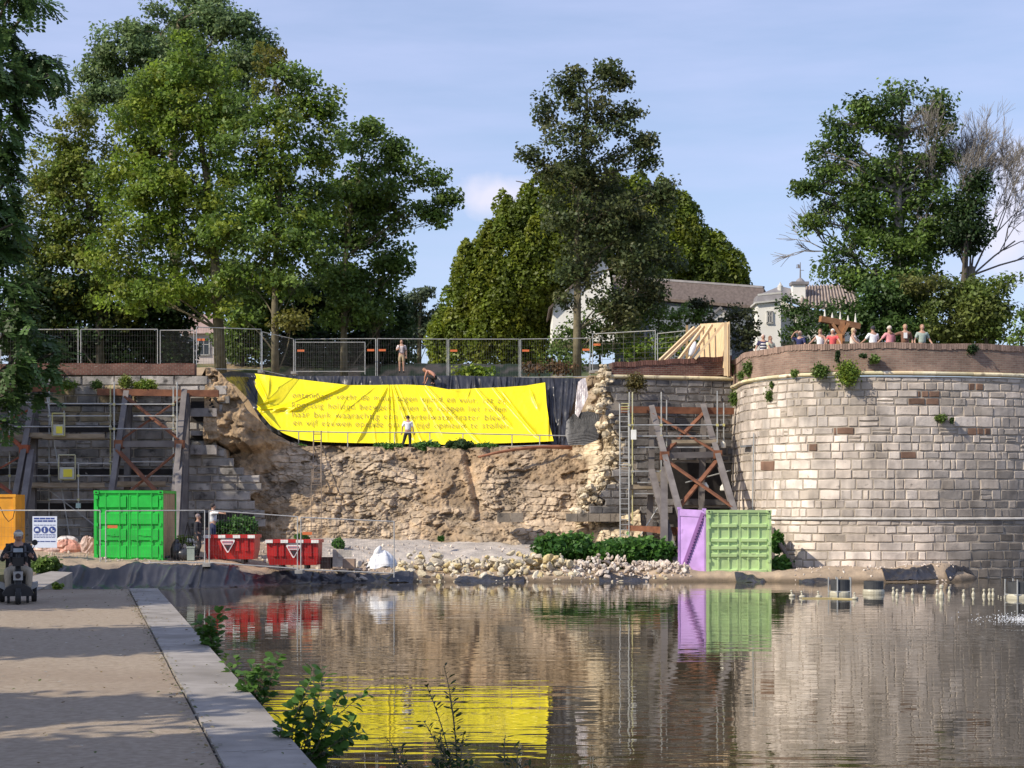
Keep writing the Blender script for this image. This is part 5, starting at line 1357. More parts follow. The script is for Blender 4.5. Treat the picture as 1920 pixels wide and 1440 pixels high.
# the clipped, cone-shaped hornbeam group: many upright tufts over a solid inner mass
def poly_in(px, py, P):
    ins = False; j = len(P) - 1
    for i in range(len(P)):
        xi, yi = P[i]; xj, yj = P[j]
        if (yi > py) != (yj > py) and px < (xj - xi) * (py - yi) / (yj - yi) + xi: ins = not ins
        j = i
    return ins
def tufted(name, label, cat, P, Y, pal, seed, n, r, dens, lsize, group=None, depth=3.0, trunkx=None, tall=1.5, cname='crown'):
    rnd = random.Random(seed); xs_ = [p[0] for p in P]; ys_ = [p[1] for p in P]; VV = []; CC = []
    cx = sum(xs_) / len(P); cnt = 0; rs = np.random.default_rng(seed)
    t = thing(name, label, cat, W(trunkx or cx, max(ys_), Y), group)
    while cnt < n:
        x = rnd.uniform(min(xs_), max(xs_)); y = rnd.uniform(min(ys_), max(ys_))
        if not poly_in(x, y, P): continue
        cnt += 1
        e = min(math.hypot(x - a, y - b_) for a, b_ in P); dd_ = depth * (1 - math.exp(-e / 60.0))
        side = -1 if rnd.random() < .7 else 1
        rr = rnd.uniform(*r); c = np.array(W(x, y, Y)) + np.array([0, side * dd_ + rnd.uniform(-.4, .4), 0]); s = Y / FPX
        m = int(dens * rr * rr * s * s * 60)
        u = rs.normal(size=(m, 3)); u /= np.linalg.norm(u, axis=1, keepdims=True)
        q = c + u * np.array([rr * s, rr * s * .9, rr * s * tall]) * (rs.uniform(.45, 1, m) ** .5)[:, None]
        q[:, :2] += (c[:2] - q[:, :2]) * np.clip((q[:, 2:3] - c[2]) / (rr * s * tall), 0, 1) * .5      # tapers upward
        VV.append(leaf_quads(q, lsize, u * 1.1 + np.array([0, 0, .5]), rs=rs))
        base = np.array(pal[rnd.randrange(len(pal))]) * rnd.uniform(.75, 1.25)
        CC.append(np.repeat(base[None] * rs.uniform(.75, 1.25, (m, 1)), 4, axis=0))
    V = np.concatenate(VV); C = np.concatenate(CC)
    mk(cname, V, np.arange(len(V)).reshape(-1, 4), M_leaf, t, vcol=C)
    b = MB(); rnd = random.Random(seed); x = trunkx or cx
    b.tube([W(x, max(ys_) + 3, Y), W(x, (max(ys_) + min(ys_)) / 2, Y), W(x, min(ys_) + 15, Y)], [.28, .18, .05], 7)
    for k in range(14):
        y = rnd.uniform(min(ys_) + 20, max(ys_) - 10); q = W(x + rnd.uniform(-.22, .22) * (max(xs_) - min(xs_)), y - rnd.uniform(5, 20), Y)
        limb(b, W(x, y, Y), q, .08, .03, rnd, n=3)
    b.build('trunk', M_barkd, t, smooth=True)
    return t
HB = [(.185, .230, .022), (.155, .205, .022), (.130, .180, .024), (.210, .240, .028)]
tufted('hornbeam', 'big cone-shaped yellow-green hornbeam with upright tufts, left of the house gable', 'tree',
       [(812, 660), (818, 620), (840, 570), (850, 512), (885, 455), (930, 402), (985, 352), (1050, 322), (1105, 350), (1120, 450), (1100, 560), (1040, 620), (1030, 690), (820, 690)], 108, HB, 51, 420, (13, 24), 9.5, .13, 'cone-shaped hornbeams behind the houses', depth=3.2, trunkx=1000)
tufted('hornbeam', 'right-hand yellow-green hornbeam sloping down behind the brown house roof', 'tree',
       [(1110, 330), (1180, 345), (1230, 350), (1285, 378), (1300, 410), (1335, 450), (1362, 478), (1392, 520), (1398, 545), (1300, 560), (1150, 560), (1090, 450)], 111, HB, 52, 300, (13, 24), 9.5, .135, 'cone-shaped hornbeams behind the houses', depth=3.0, trunkx=1220)
# dark maple in front of the white gable
MD = [(.105, .130, .048), (.088, .122, .043), (.125, .135, .052), (.070, .098, .038)]
tree('maple_tree', 'tall dark bronze-green maple standing in front of the white gable, centre of the picture', 'tree',
     [(1053, 163, 24, 22), (1136, 134, 11, 11), (1161, 154, 7, 8), (1083, 138, 6, 10), (1105, 182, 56, 32), (1024, 215, 24, 32), (1143, 223, 48, 26), (1180, 212, 20, 12), (1081, 262, 62, 30), (995, 302, 20, 24), (1208, 266, 15, 10), (1165, 296, 38, 18), (1215, 308, 11, 14), (1060, 310, 56, 26), (1071, 338, 76, 20), (1251, 353, 20, 20), (1220, 376, 44, 28), (1100, 400, 78, 42), (1185, 430, 66, 48), (1110, 458, 56, 30), (1195, 490, 46, 46), (1215, 540, 36, 40), (1248, 480, 40, 24), (1180, 560, 34, 40), (1060, 500, 30, 26), (1100, 520, 34, 20), (1135, 560, 26, 26), (1165, 610, 36, 34), (1060, 560, 16, 14), (1125, 350, 50, 30), (1150, 390, 60, 40)],
     84, [(1082, 706), (1082, 620), (1083, 520), (1082, 430), (1090, 330), (1100, 220), (1100, 170)], MD, dens=.95, seed=61, r0=.22, gaps=.08, lsize=.14, per=40)
for i, (bl, l, pal, Y) in enumerate([
    ([(1062, 645, 34, 34), (1040, 675, 34, 18), (1092, 612, 26, 28), (1080, 670, 30, 24)], 'dark green bush at the foot of the tall maple', MG, 85.5),
    ([(1125, 640, 44, 38), (1140, 600, 36, 26)], 'leafy green bush right of the tall maple trunk', MG, 86),
    ([(1235, 600, 50, 34), (1210, 575, 34, 28), (1280, 592, 36, 22), (1180, 600, 30, 36), (1300, 580, 30, 18), (1215, 550, 24, 20)], 'broad dark bush in front of the brown house roof', MG, 86.5),
    ([(1225, 655, 52, 28), (1270, 640, 36, 26), (1180, 668, 36, 16)], 'bright yellow-green bush behind the open fence rails', YG, 85),
    ([(1320, 596, 30, 18), (1385, 590, 24, 28), (1390, 630, 24, 40), (1404, 600, 16, 36), (1410, 640, 14, 30), (1310, 570, 16, 10)], 'dark brownish bush between the pine boards and the white turret', [(.075, .085, .035), (.06, .075, .03)], 86.3),
    ([(1490, 600, 28, 40), (1520, 610, 40, 36), (1478, 570, 12, 20), (1560, 590, 36, 30)], 'clipped dark hedge between the white turret and the timber sculpture', [(.07, .125, .035), (.085, .145, .04)], 84),
    ([(1015, 690, 34, 7), (1060, 690, 24, 7)], 'low reddish-brown dry bush behind the fence above the banner', [(.16, .085, .04), (.13, .08, .035)], 84.2),
    ([(890, 694, 14, 6), (905, 697, 20, 4), (870, 698, 20, 4)], 'low bright green weeds at the fence foot above the banner', YG, 82.6),
    ]):
    tree('bush', l, 'bush', bl, Y, [(bl[0][0], 700), (bl[0][0], bl[0][1])], pal, None, dens=1.7, seed=70 + i, r0=.08, lsize=.13, per=38, clr=(.25, .5), barkm=M_barkd, cname='foliage')
# right: ivy-grown tree, bare tree, bush mass
tree('ivy_tree', 'big ivy-grown tree with a ragged crown and bare lower twigs behind the tower', 'tree',
     [(1692, 172, 42, 24), (1750, 195, 30, 32), (1768, 228, 14, 26), (1660, 200, 36, 26), (1612, 198, 16, 13), (1640, 230, 30, 22), (1700, 240, 50, 28), (1563, 232, 14, 30), (1548, 285, 28, 28), (1598, 262, 20, 22), (1575, 300, 30, 34), (1540, 338, 34, 28), (1612, 335, 36, 36), (1530, 415, 26, 15), (1560, 380, 26, 18), (1510, 352, 14, 8), (1740, 290, 34, 26),
      (1672, 385, 60, 60, (.12, .20, .035)), (1640, 430, 46, 46, (.12, .20, .035)), (1680, 465, 60, 42, (.14, .22, .035)), (1770, 322, 20, 46), (1742, 392, 34, 56), (1579, 462, 38, 26), (1560, 500, 30, 20), (1590, 520, 30, 24), (1720, 480, 50, 50), (1655, 320, 26, 40, (.12, .20, .04)), (1690, 310, 50, 50), (1720, 350, 50, 50), (1610, 400, 40, 40), (1620, 510, 50, 40), (1700, 540, 60, 40), (1760, 430, 36, 50), (1600, 230, 22, 24)],
     86, [(1690, 645), (1690, 560), (1686, 460), (1684, 360), (1690, 260)], MG + DG[1:2], dens=.95, seed=81, r0=.4, gaps=.10, lsize=.14, twigs=20, barkm=M_twig)
tree('ivy_tree', 'dark ivy column climbing the bare tree at the right', 'tree', [(1822, 350, 14, 26), (1838, 345, 10, 20), (1818, 400, 26, 40), (1808, 450, 38, 30), (1790, 420, 18, 30), (1835, 420, 18, 30)], 85,
     [(1800, 640), (1808, 520), (1818, 380)], DG, dens=1.6, seed=82, r0=.25, lsize=.13, barkm=M_barkd)
bar = thing('bare_tree', 'leafless twiggy tree fanning out against the sky at the right edge', 'tree', W(1815, 640, 86.5))
def bare(b, p, d, l, r, depth, rnd):
    q = p + d * l; mid = p.lerp(q, .5) + Vector((rnd.uniform(-1, 1), rnd.uniform(-1, 1), rnd.uniform(-.5, 1))) * l * .07
    b.tube([p, mid, q], [r, r * .85, r * .7], 5 if r > .04 else 3, cap=False)
    if depth == 0: return
    for k in range(3 if depth > 1 else 4):
        ax = Vector((rnd.uniform(-1, 1), rnd.uniform(-1, 1), rnd.uniform(-1, 1))).normalized()
        nd = (d + ax * rnd.uniform(.35, .62) + Vector((.03, 0, .12))).normalized()
        bare(b, p.lerp(q, rnd.uniform(.55, 1)), nd, l * rnd.uniform(.62, .86), max(r * .64, .009), depth - 1, rnd)
b = MB(); rnd = random.Random(9)
b0 = W(1812, 640, 86.5); b.tube([b0, W(1815, 560, 86.5), W(1822, 500, 86.5)], [.32, .25, .2], 8, cap=False)
for (x, z) in ((-.45, 1), (-.2, 1.2), (.05, 1.2), (.3, 1.1), (.55, .9), (.75, .6), (.95, .3)):
    bare(b, W(1818 + x * 8, 515, 86.5), Vector((x, rnd.uniform(-.25, .25), z)).normalized(), 2.75, .055, 6, rnd)
b.build('limbs', M_twig, bar)
bar2 = thing('bare_tree', 'thin bare branches sticking out left of the ivy-grown tree', 'tree', W(1640, 640, 87))
b = MB(); 
b.tube([W(1640, 640, 87), W(1630, 540, 87), W(1600, 480, 87)], [.2, .15, .1], 6, cap=False)
for (x, z) in ((-1, .22), (-1, .45), (-.9, .75), (-.4, 1)): bare(b, W(1602, 482, 87), Vector((x, 0, z)).normalized(), 1.6, .06, 3, rnd)
b.build('limbs', M_twig, bar2)
for i, (bl, l, pal, Y) in enumerate([
    ([(1650, 590, 46, 46), (1690, 560, 46, 36), (1620, 620, 40, 26), (1720, 610, 46, 40), (1600, 590, 30, 26), (1690, 620, 60, 26), (1640, 550, 30, 26)], 'large mid-green bush behind the people on the tower', [(.07, .13, .035), (.09, .16, .04)], 83.5),
    ([(1780, 545, 60, 28), (1730, 530, 50, 16, (.14, .13, .04)), (1790, 600, 70, 45), (1820, 560, 50, 36), (1760, 625, 60, 22), (1830, 625, 50, 24)], 'broad olive-green bush right behind the tower parapet', [(.12, .165, .04), (.15, .18, .045)], 82),
    ([(1850, 560, 40, 36), (1862, 610, 34, 34), (1840, 590, 40, 40), (1885, 535, 24, 12), (1880, 580, 20, 14)], 'yellow-green bush at the right end above the tower', [(.15, .21, .045), (.18, .22, .05)], 81),
    ([(1915, 625, 20, 20), (1935, 600, 20, 30)], 'small bush cut by the right picture edge above the parapet', MG, 80),
    ]):
    tree('bush', l, 'bush', bl, Y, [(bl[0][0], 655), (bl[0][0], bl[0][1])], pal, None, dens=2.0, seed=90 + i, r0=.09, lsize=.14, per=38, clr=(.3, .6), barkm=M_barkd, cname='foliage')
# ---- near tree at the left with long feathered leaves --------------------------------------
nt_ = thing('walnut_tree', 'dark near tree with long feathered leaves hanging in along the left picture edge', 'tree', Vector((-12.9, 38, PZ)))
rnd = random.Random(77); rs = np.random.default_rng(5)
bl = [(5, 55, 45, 32), (45, 105, 50, 26), (80, 112, 36, 16), (100, 140, 30, 12), (60, 150, 45, 16), (15, 150, 40, 50), (20, 215, 36, 34), (5, 270, 34, 50), (18, 330, 22, 30), (-10, 400, 50, 70), (10, 470, 34, 46), (25, 420, 18, 18), (25, 545, 36, 36), (30, 600, 46, 34), (70, 640, 38, 26), (92, 690, 22, 20), (35, 690, 42, 28), (10, 740, 36, 24), (12, 790, 18, 20), (78, 735, 16, 12), (105, 660, 14, 10), (70, 5, 34, 10), (20, -10, 60, 20),
      (-70, 100, 80, 120), (-80, 300, 80, 130), (-80, 520, 80, 120), (-70, 680, 70, 60)]
VV = []; CC = []; Yn = 37.5; b = MB(); tr = [Vector((-12.9, 38, PZ)), W(-118, 800, Yn), W(-112, 500, Yn), W(-100, 200, Yn), W(-90, -60, Yn)]
for (px, py, rx, ry) in bl:
    c = W(px, py, Yn + rnd.uniform(-1, 1)); s = Yn / FPX; inn = px > -40
    st = min(tr, key=lambda q: (q - c).length + (3 if q.z > c.z else 0)); limb(b, st, c, .07, .025, rnd, bend=.08)
    for k in range(int(rx * ry * (.034 if inn else .012)) + 4):
        a = rs.normal(size=3); a /= np.linalg.norm(a)
        p = np.array(c) + a * np.array([rx * s, rx * s, ry * s]) * rs.uniform(.3, 1)
        d = np.array([rnd.uniform(-.4, 1.0), rnd.uniform(-.7, .7), rnd.uniform(-.75, .15)]); d /= np.linalg.norm(d)
        L_ = rnd.uniform(.35, .6); sd_ = np.cross(d, [0, 0, 1]); sd_ /= np.linalg.norm(sd_) + 1e-6; upv = np.cross(sd_, d)
        if k % 3 == 0: b.tube([tuple(np.array(c) * .4 + p * .6), tuple(p)], [.012, .005], 3, cap=False)
        g = np.array([.085, .155, .045]) * rnd.uniform(.6, 1.45)
        for j in range(7):
            q = p + d * L_ * (j + .7) / 7 + np.array([0, 0, -.10]) * ((j / 7) ** 2)
            for sg in (-1, 1):
                e = sd_ * sg * .85 + d * .45 + upv * rnd.uniform(-.35, .15); e /= np.linalg.norm(e); ll = .15 * (1 - .35 * abs(j / 7 - .4)); w = np.cross(e, upv + d * .3); w /= np.linalg.norm(w) + 1e-6
                VV.append([q, q + e * ll * .5 + w * .045, q + e * ll, q + e * ll * .5 - w * .045]); CC += [g * rnd.uniform(.85, 1.2)] * 4
V = np.array(VV).reshape(-1, 3); mk('crown', V, np.arange(len(V)).reshape(-1, 4), M_leaf, nt_, vcol=np.array(CC))
b.build('branches', M_barkd, nt_, smooth=True); b = MB(); b.tube(tr, [.26, .2, .16, .11, .06], 8); b.build('trunk', M_barkd, nt_, smooth=True)
# ---- trees standing outside the picture whose shade falls on path and wall ------------------
def shade_tree(label, c, r, seed, n=200, ls=.16):
    rs = np.random.default_rng(seed); t = thing('park_tree', label, 'tree', Vector((c[0], c[1], PZ)), 'park trees left of the path')
    u = rs.normal(size=(n, 3)); u /= np.linalg.norm(u, axis=1, keepdims=True); cc = np.array(c) + u * np.array(r) * (rs.uniform(.15, 1, n) ** .5)[:, None]
    P = np.concatenate([q + rs.normal(size=(46, 3)) * .33 for q in cc]); V = leaf_quads(P, ls, np.array([0, 0, .8]), rs=rs)
    mk('crown', V, np.arange(len(V)).reshape(-1, 4), M_leaf, t, vcol=np.repeat(np.array([[.07, .11, .03]]) * rs.uniform(.7, 1.3, (len(P), 1)), 4, axis=0))
    b = MB(); b.tube([(c[0], c[1], PZ), (c[0] + .1, c[1], c[2])], [.25, .12], 8); b.build('trunk', M_bark, t)
shade_tree('park tree nearest the scooter, outside the left picture edge', (-18.5, 29.2, 7.4), (5.8, 3.9, 2.4), 1, 900)
shade_tree('park tree left of the middle of the path, outside the left picture edge', (-13.2, 19.0, 6.6), (5.0, 1.9, 1.9), 2, 330)
shade_tree('small park tree left of the near path, outside the left picture edge', (-11.8, 11.4, 6.0), (3.6, .75, 1.5), 3, 110)
shade_tree('nearest park tree beside the camera, outside the left picture edge', (-9.0, 8.6, 5.6), (4.4, 1.1, 1.6), 4, 130)
shade_tree('tall tree on the far bank shading the left rampart, outside the left picture edge', (-27.6, 65.6, 11.2), (5.2, 4.2, 4.6), 5, 520, .2)
# ---- bank shrubs and weeds ----------------------------------------------------------------
def tuft(name, label, cat, px, py, rx, ry, Y, pal, seed, n=260, ls=.06, group=None, up=.8, depth=None, per_stems=8):
    rs = np.random.default_rng(seed); s = Y / FPX; c = np.array(W(px, py, Y)); t = thing(name, label, cat, W(px, py + ry * .9, Y), group)
    k = max(4, n // 11); u = rs.normal(size=(k, 3)); u /= np.linalg.norm(u, axis=1, keepdims=True); dz = depth or rx * s * .8
    cc = c + u * np.array([rx * s, dz, ry * s]) * rs.uniform(.2, .85, (k, 1)); cr = min(rx, ry) * s * .33
    P = np.concatenate([q + rs.normal(size=(26, 3)) * cr for q in cc]); V = leaf_quads(P, ls, np.array([0, -.5, up]), rs=rs)
    cl = np.array([pal[i] for i in rs.integers(len(pal), size=k)]).repeat(26, 0) * rs.uniform(.75, 1.3, (len(P), 1))
    mk('foliage', V, np.arange(len(V)).reshape(-1, 4), M_leaf, t, vcol=np.repeat(cl, 4, axis=0))
    b = MB(); root = W(px, py + ry * .8, Y)
    for q in cc[:per_stems]: b.tube([root, tuple(q)], [.012, .006], 4, cap=False)
    b.build('stem', M_barkd, t); return t
BG = [(.075, .190, .035), (.10, .23, .04), (.055, .145, .030)]
GB = 'bright green bushes on the far bank'
for i, (x, y, rx, ry, Y, l) in enumerate([(1033, 1028, 26, 22, 64.6, 'leftmost green bush on the far bank beside the stone heap'), (1080, 1022, 26, 20, 64.9, 'tall green bush on the far bank, second from the left'), (1128, 1036, 34, 18, 65, 'low green bush on the far bank in the middle of the row'),
      (1180, 1032, 34, 22, 65.4, 'green bush on the far bank in front of the ladder foot'), (1228, 1034, 34, 22, 65.6, 'green bush on the far bank left of the lilac container'), (1058, 1014, 14, 10, 65.3, 'small leafy top between the first two bushes on the far bank'), (1150, 1020, 18, 10, 65.8, 'spiky low growth behind the middle of the bush row'), (1205, 1018, 22, 10, 65.9, 'leafy top at the right end of the bush row'),
      (1466, 1062, 14, 18, 65.0, 'dark green bush right of the light green container'), (1458, 1015, 7, 26, 66.2, 'narrow climbing bush between light green container and tower'), (1500, 1080, 20, 5, 64.4, 'low green weeds at the tower foot')]):
    tuft('bush', l, 'bush', x, y + 3, rx * 1.15, ry * .92, Y, BG, 200 + i, n=int(rx * ry * 4.5), ls=.105, group=GB)
for i, (x, y, rx, ry, Y, l, pal) in enumerate([(455, 990, 26, 16, 63.5, 'big-leaved green plant behind the left red skip', BG), (415, 993, 18, 10, 63.5, 'smaller green plant right of the man in the white shirt', BG), (635, 1020, 11, 8, 68, 'small green plant at the rubble foot above the stone blocks', BG), (565, 1008, 16, 5, 68, 'low green weeds behind the right red skip', BG),
      (348, 1022, 18, 14, 63, 'scruffy yellow-green weeds beside the green container', OL), (85, 1060, 28, 12, 50, 'long grass and weeds behind the scooter rider', MG), (45, 1056, 22, 12, 50.5, 'tuft of weeds at the scooter rider shoulder', MG),
      (725, 838, 36, 6, 76.0, 'low green weeds on the terrace left of the man in the white shirt', BG), (800, 838, 30, 8, 76.0, 'green weeds on the terrace at the feet of the man', BG), (862, 836, 32, 9, 76.0, 'taller bushy weeds on the terrace below the banner', [(.05, .09, .03), (.06, .11, .03)]), (915, 840, 26, 7, 76.0, 'low weeds on the terrace at the pole end', BG), (565, 839, 10, 5, 75.8, 'small weed patch at the left end of the terrace', BG),
      (826, 1010, 5, 4, 68.5, 'tiny weed at the middle of the rubble foot', BG), (108, 1100, 12, 5, 37.0, 'pale weed in front of the concrete quay block', YG)]):
    tuft('weeds', l, 'weeds', x, y, rx, ry, Y, pal, 230 + i, n=int(rx * ry * 5 + 60), ls=.07 if Y > 45 else .04)
GW = 'weeds rooted in the walls'
for i, (x, y, rx, ry, Y, l, pal) in enumerate([
      (1590, 700, 18, 22, 65.3, 'largest bright green weed on the tower cordon', YG), (1539, 696, 14, 12, 65.6, 'dull green weed on the tower cordon left of the largest', MG), (1489, 701, 6, 8, 66.3, 'small weed on the tower cordon, left part', MG),
      (1404, 690, 10, 14, 69.2, 'leafy weed at the left end of the tower parapet', MG), (1392, 706, 8, 10, 70.2, 'small weed where wall and tower cordons meet', MG), (1445, 742, 8, 11, 67.6, 'round weed below the cordon on the tower left flank', MG), (1446, 722, 3, 9, 67.5, 'thin weed strand just under the tower cordon', MG),
      (1378, 748, 10, 14, 72.2, 'round weed in the corner of right rampart and tower', MG), (1640, 674, 8, 8, 65.2, 'weed on the brown brick parapet below the man in white', MG), (1618, 668, 8, 4, 65.2, 'tiny weed on the brick parapet left of centre', DG), (1764, 785, 9, 7, 65.5, 'small weed on the tower face below the brick patch', MG), (1785, 788, 4, 5, 65.5, 'tiny weed on the tower face, right of another', DG),
      (1192, 717, 18, 14, 71.6, 'dry brownish weed on the cordon of the right rampart', [(.15, .12, .04), (.12, .11, .035)]), (1385, 688, 10, 20, 73, 'green growth behind the pine boards by the tower', MG), (1571, 668, 4, 14, 65.3, 'hanging weed on the brick parapet', DG), (1822, 655, 10, 8, 65.8, 'faint weed on the right part of the brick parapet', DG),
      (125, 722, 22, 8, 71.9, 'pale green weed on the left rampart, left one', YG), (182, 723, 10, 8, 71.9, 'small weed on the left rampart between two larger ones', MG), (272, 722, 26, 9, 71.9, 'pale green weed above the left trestle', YG), (235, 716, 12, 10, 71.9, 'olive weed above the left trestle leg', OL)]):
    tuft('wall_weed', l, 'weed', x, y, rx, ry, Y, pal, 260 + i, n=int(rx * ry * 3 + 50), ls=.05, group=GW, depth=.18)
# ---- foreground plants growing from the quay wall --------------------------------------------
def oval_leaf(p, d, nrm, l, w):
    d = d.normalized(); s = d.cross(nrm).normalized(); n = s.cross(d)
    pr = [(0, 0), (.25, .75), (.55, 1), (.82, .7), (1, 0)]
    c = [p + d * l * t + n * (-.10 * l * t * t) for t, _ in pr]
    L_ = [c[i] + s * w * k + n * w * .25 * k for i, (t, k) in enumerate(pr)]; R_ = [c[i] - s * w * k + n * w * .25 * k for i, (t, k) in enumerate(pr)]
    V = c + L_[1:4] + R_[1:4]      # 0-4 centre, 5-7 left, 8-10 right
    F = [(0, 1, 5), (1, 2, 6, 5), (2, 3, 7, 6), (3, 4, 7), (0, 8, 1), (1, 8, 9, 2), (2, 9, 10, 3), (3, 10, 4)]
    return V, F
def shrub(label, root, tips, leafl, seed, col, nl=16, name='alder_shrub', side=True, narrow=.42, stemr=.006):
    rnd = random.Random(seed); t = thing(name, label, 'shrub', root, 'plants growing from the quay edge'); st = MB(); lf = MB()
    for (x, y, Y) in tips:
        tip = W(x, y, Y); o = Vector((rnd.uniform(-.06, .06), rnd.uniform(-.05, .05), 0)); pts = [root + (tip - root) * k + o * math.sin(k * 3.1) + Vector((0, 0, .10 * (tip - root).length * math.sin(k * math.pi))) for k in [i / 6 for i in range(7)]]
        st.tube(pts, [stemr * (1 - .6 * i / 6) for i in range(7)], 5)
        L_ = (tip - root).length
        for k in range(int(nl * 1.5)):
            f = min(.999, .12 + .88 * (k + rnd.random()) / (nl * 1.5)); i = min(5, int(f * 6)); p = pts[i].lerp(pts[i + 1], f * 6 - i); ax = (pts[i + 1] - pts[i]).normalized()
            a = rnd.uniform(0, 6.28); q = ax.orthogonal().normalized(); q = Matrix.Rotation(a, 3, ax) @ q
            d = (q + ax * .55 + Vector((0, 0, -.1))).normalized(); pl = p + d * leafl * .25; st.tube([p, pl], .002, 3, cap=False)
            g = rnd.uniform(.65, 1.35); V, F = oval_leaf(pl, d, (Vector((rnd.uniform(-.6, .6), rnd.uniform(-.9, .3), 1))).normalized(), leafl * rnd.uniform(.7, 1.2), leafl * narrow * rnd.uniform(.85, 1.1))
            lf.add(V, F, (col[0] * g, col[1] * g, col[2] * g))
    lf.build('foliage', M_leaf, t, smooth=True); st.build('stem', M_bark, t); return t
def kedge(Y, dx=0.0):     # a point on the quay face at distance Y
    s = (Y - K0.y) / kd.y; return Vector((K0.x + kd.x * s + dx, Y, .55))
AG = (.095, .20, .035)
shrub('largest leafy alder shoot at the quay edge in front of the yellow reflection', kedge(13.2, .02), [(590, 1262, 13.3), (608, 1252, 13.2), (555, 1318, 13.2), (688, 1298, 13.4), (532, 1352, 13.1), (640, 1300, 13.3), (665, 1355, 13.2), (680, 1372, 13.3), (575, 1300, 13.2), (625, 1345, 13.0), (600, 1330, 13.1), (648, 1385, 13.1)], .088, 1, AG, 22)
shrub('second leafy alder shoot at the quay edge, with an upright tip', kedge(16.6, .02), [(518, 1228, 16.8), (500, 1240, 16.6), (475, 1246, 16.5), (460, 1262, 16.4), (490, 1262, 16.6), (508, 1272, 16.7), (472, 1280, 16.4)], .095, 2, (.095, .20, .035), 20)
shrub('small sprig at the quay edge between two larger shoots', kedge(18.4, .02), [(424, 1230, 18.5), (440, 1236, 18.5), (432, 1250, 18.4)], .085, 3, (.11, .21, .035), 12)
shrub('farthest leafy shoot at the quay edge in front of the red reflection', kedge(22.0, .02), [(416, 1145, 22.2), (400, 1160, 22), (372, 1165, 22), (388, 1172, 22), (408, 1185, 22), (395, 1195, 21.8), (380, 1180, 22)], .10, 4, AG, 20)
WG = (.045, .075, .022)
shrub('tall narrow-leaved willow herb in front of the yellow reflection', Vector(W(860, 1485, 12)), [(832, 1248, 12), (800, 1285, 12), (795, 1352, 12), (842, 1300, 12.1), (868, 1380, 12), (825, 1370, 11.9)], .06, 5, WG, 20, name='willow_herb', narrow=.16)
shrub('low dark weed at the bottom picture edge left of the willow herb', Vector(W(750, 1480, 12)), [(722, 1382, 12), (748, 1398, 12), (738, 1415, 12), (765, 1430, 12)], .05, 6, WG, 9, name='willow_herb', narrow=.2)
shrub('low dark weed at the bottom picture edge right of the willow herb', Vector(W(955, 1480, 12)), [(948, 1378, 12), (962, 1395, 12), (940, 1410, 12), (985, 1425, 12), (1000, 1436, 12)], .05, 7, WG, 9, name='willow_herb', narrow=.2)
shrub('dense leafy foot of weeds at the bottom picture edge', Vector(W(850, 1500, 11.9)), [(830, 1425, 11.9), (850, 1415, 11.9), (870, 1428, 11.9), (810, 1434, 11.9), (890, 1434, 11.9)], .05, 8, (.035, .075, .02), 14, name='willow_herb', narrow=.35)

# leaf litter and grit on path and kerb
rs = np.random.default_rng(31); n = 1500; so = rs.uniform(-1, 27, n); of = rs.uniform(.05, 6, n) ** 1.0; of = np.where(rs.random(n) < .35, rs.normal(.66, .05, n), of)
P = np.array([kp(a, c_, 0) for a, c_ in zip(so, of)]); P[:, 2] = PZ + .032
V = leaf_quads(P, .022, np.array([0, 0, 5.0]), rs=rs); V[:, 2] = np.maximum(V[:, 2], PZ + .024)
cl = np.array([[.25, .19, .08], [.14, .10, .05], [.35, .30, .16], [.42, .40, .36], [.10, .13, .03]])[rs.integers(5, size=n)]
mk('leaf_litter', V, np.arange(len(V)).reshape(-1, 4), M_leaf, vcol=np.repeat(cl, 4, axis=0), label='scattered dry leaves and grit on the path and along the kerb joint', cat='leaf litter', kind='stuff')
for i, (x, y, rx, ry) in enumerate(((470, 1357, 16, 2.5), (492, 1397, 14, 2), (452, 1362, 8, 2))):
    Yk = (CAMZ - PZ) * FPX / (y - HORY); tuft('moss_tuft', 'thin green moss streak on the kerb, %s of three going down the kerb' % ('second', 'lowest', 'first')[i], 'moss', x, y, rx, ry, Yk, [(.14, .19, .05)], 300 + i, n=150, ls=.012, depth=.05)
# ================================================================ buildings behind the trees
M_wwall = mat('white_render', (.84, .82, .76), (.90, .88, .83), scale=1.0, rough=.9)
M_roofb = mat('brown_roof_tiles', (.095, .073, .062), (.145, .113, .098), scale=2.5, rough=.85, stretch=(3, 1, 1), bump=.4, bscale=14)
M_slate = mat('grey_slate', (.19, .18, .19), (.27, .26, .27), scale=2, rough=.7)
M_glass = mat('window_glass', (.03, .035, .04), rough=.15)
M_trim = mat('pale_trim', (.55, .54, .52), (.62, .61, .58), scale=3, rough=.8)
def house_window(par, c, w, h, rz=0):
    m = Matrix.Rotation(rz, 3, 'Z'); c = Vector(c)
    b = MB()
    for dx, dz, sx, sz in ((-w / 2, 0, .08, h), (w / 2, 0, .08, h), (0, h / 2, w + .08, .08), (0, -h / 2, w + .14, .08), (0, 0, .05, h - .08), (0, h * .12, w - .08, .04)): b.box(c + m @ Vector((dx, -.05, dz)), (sx, .07, sz), rz=rz)
    f = b.build('window', mat('window_frame', (.42, .41, .39), (.5, .49, .47), scale=3), par)
    b = MB(); b.box(c + m @ Vector((0, -.01, 0)), (w, .04, h), rz=rz); b.build('pane', M_glass, f)
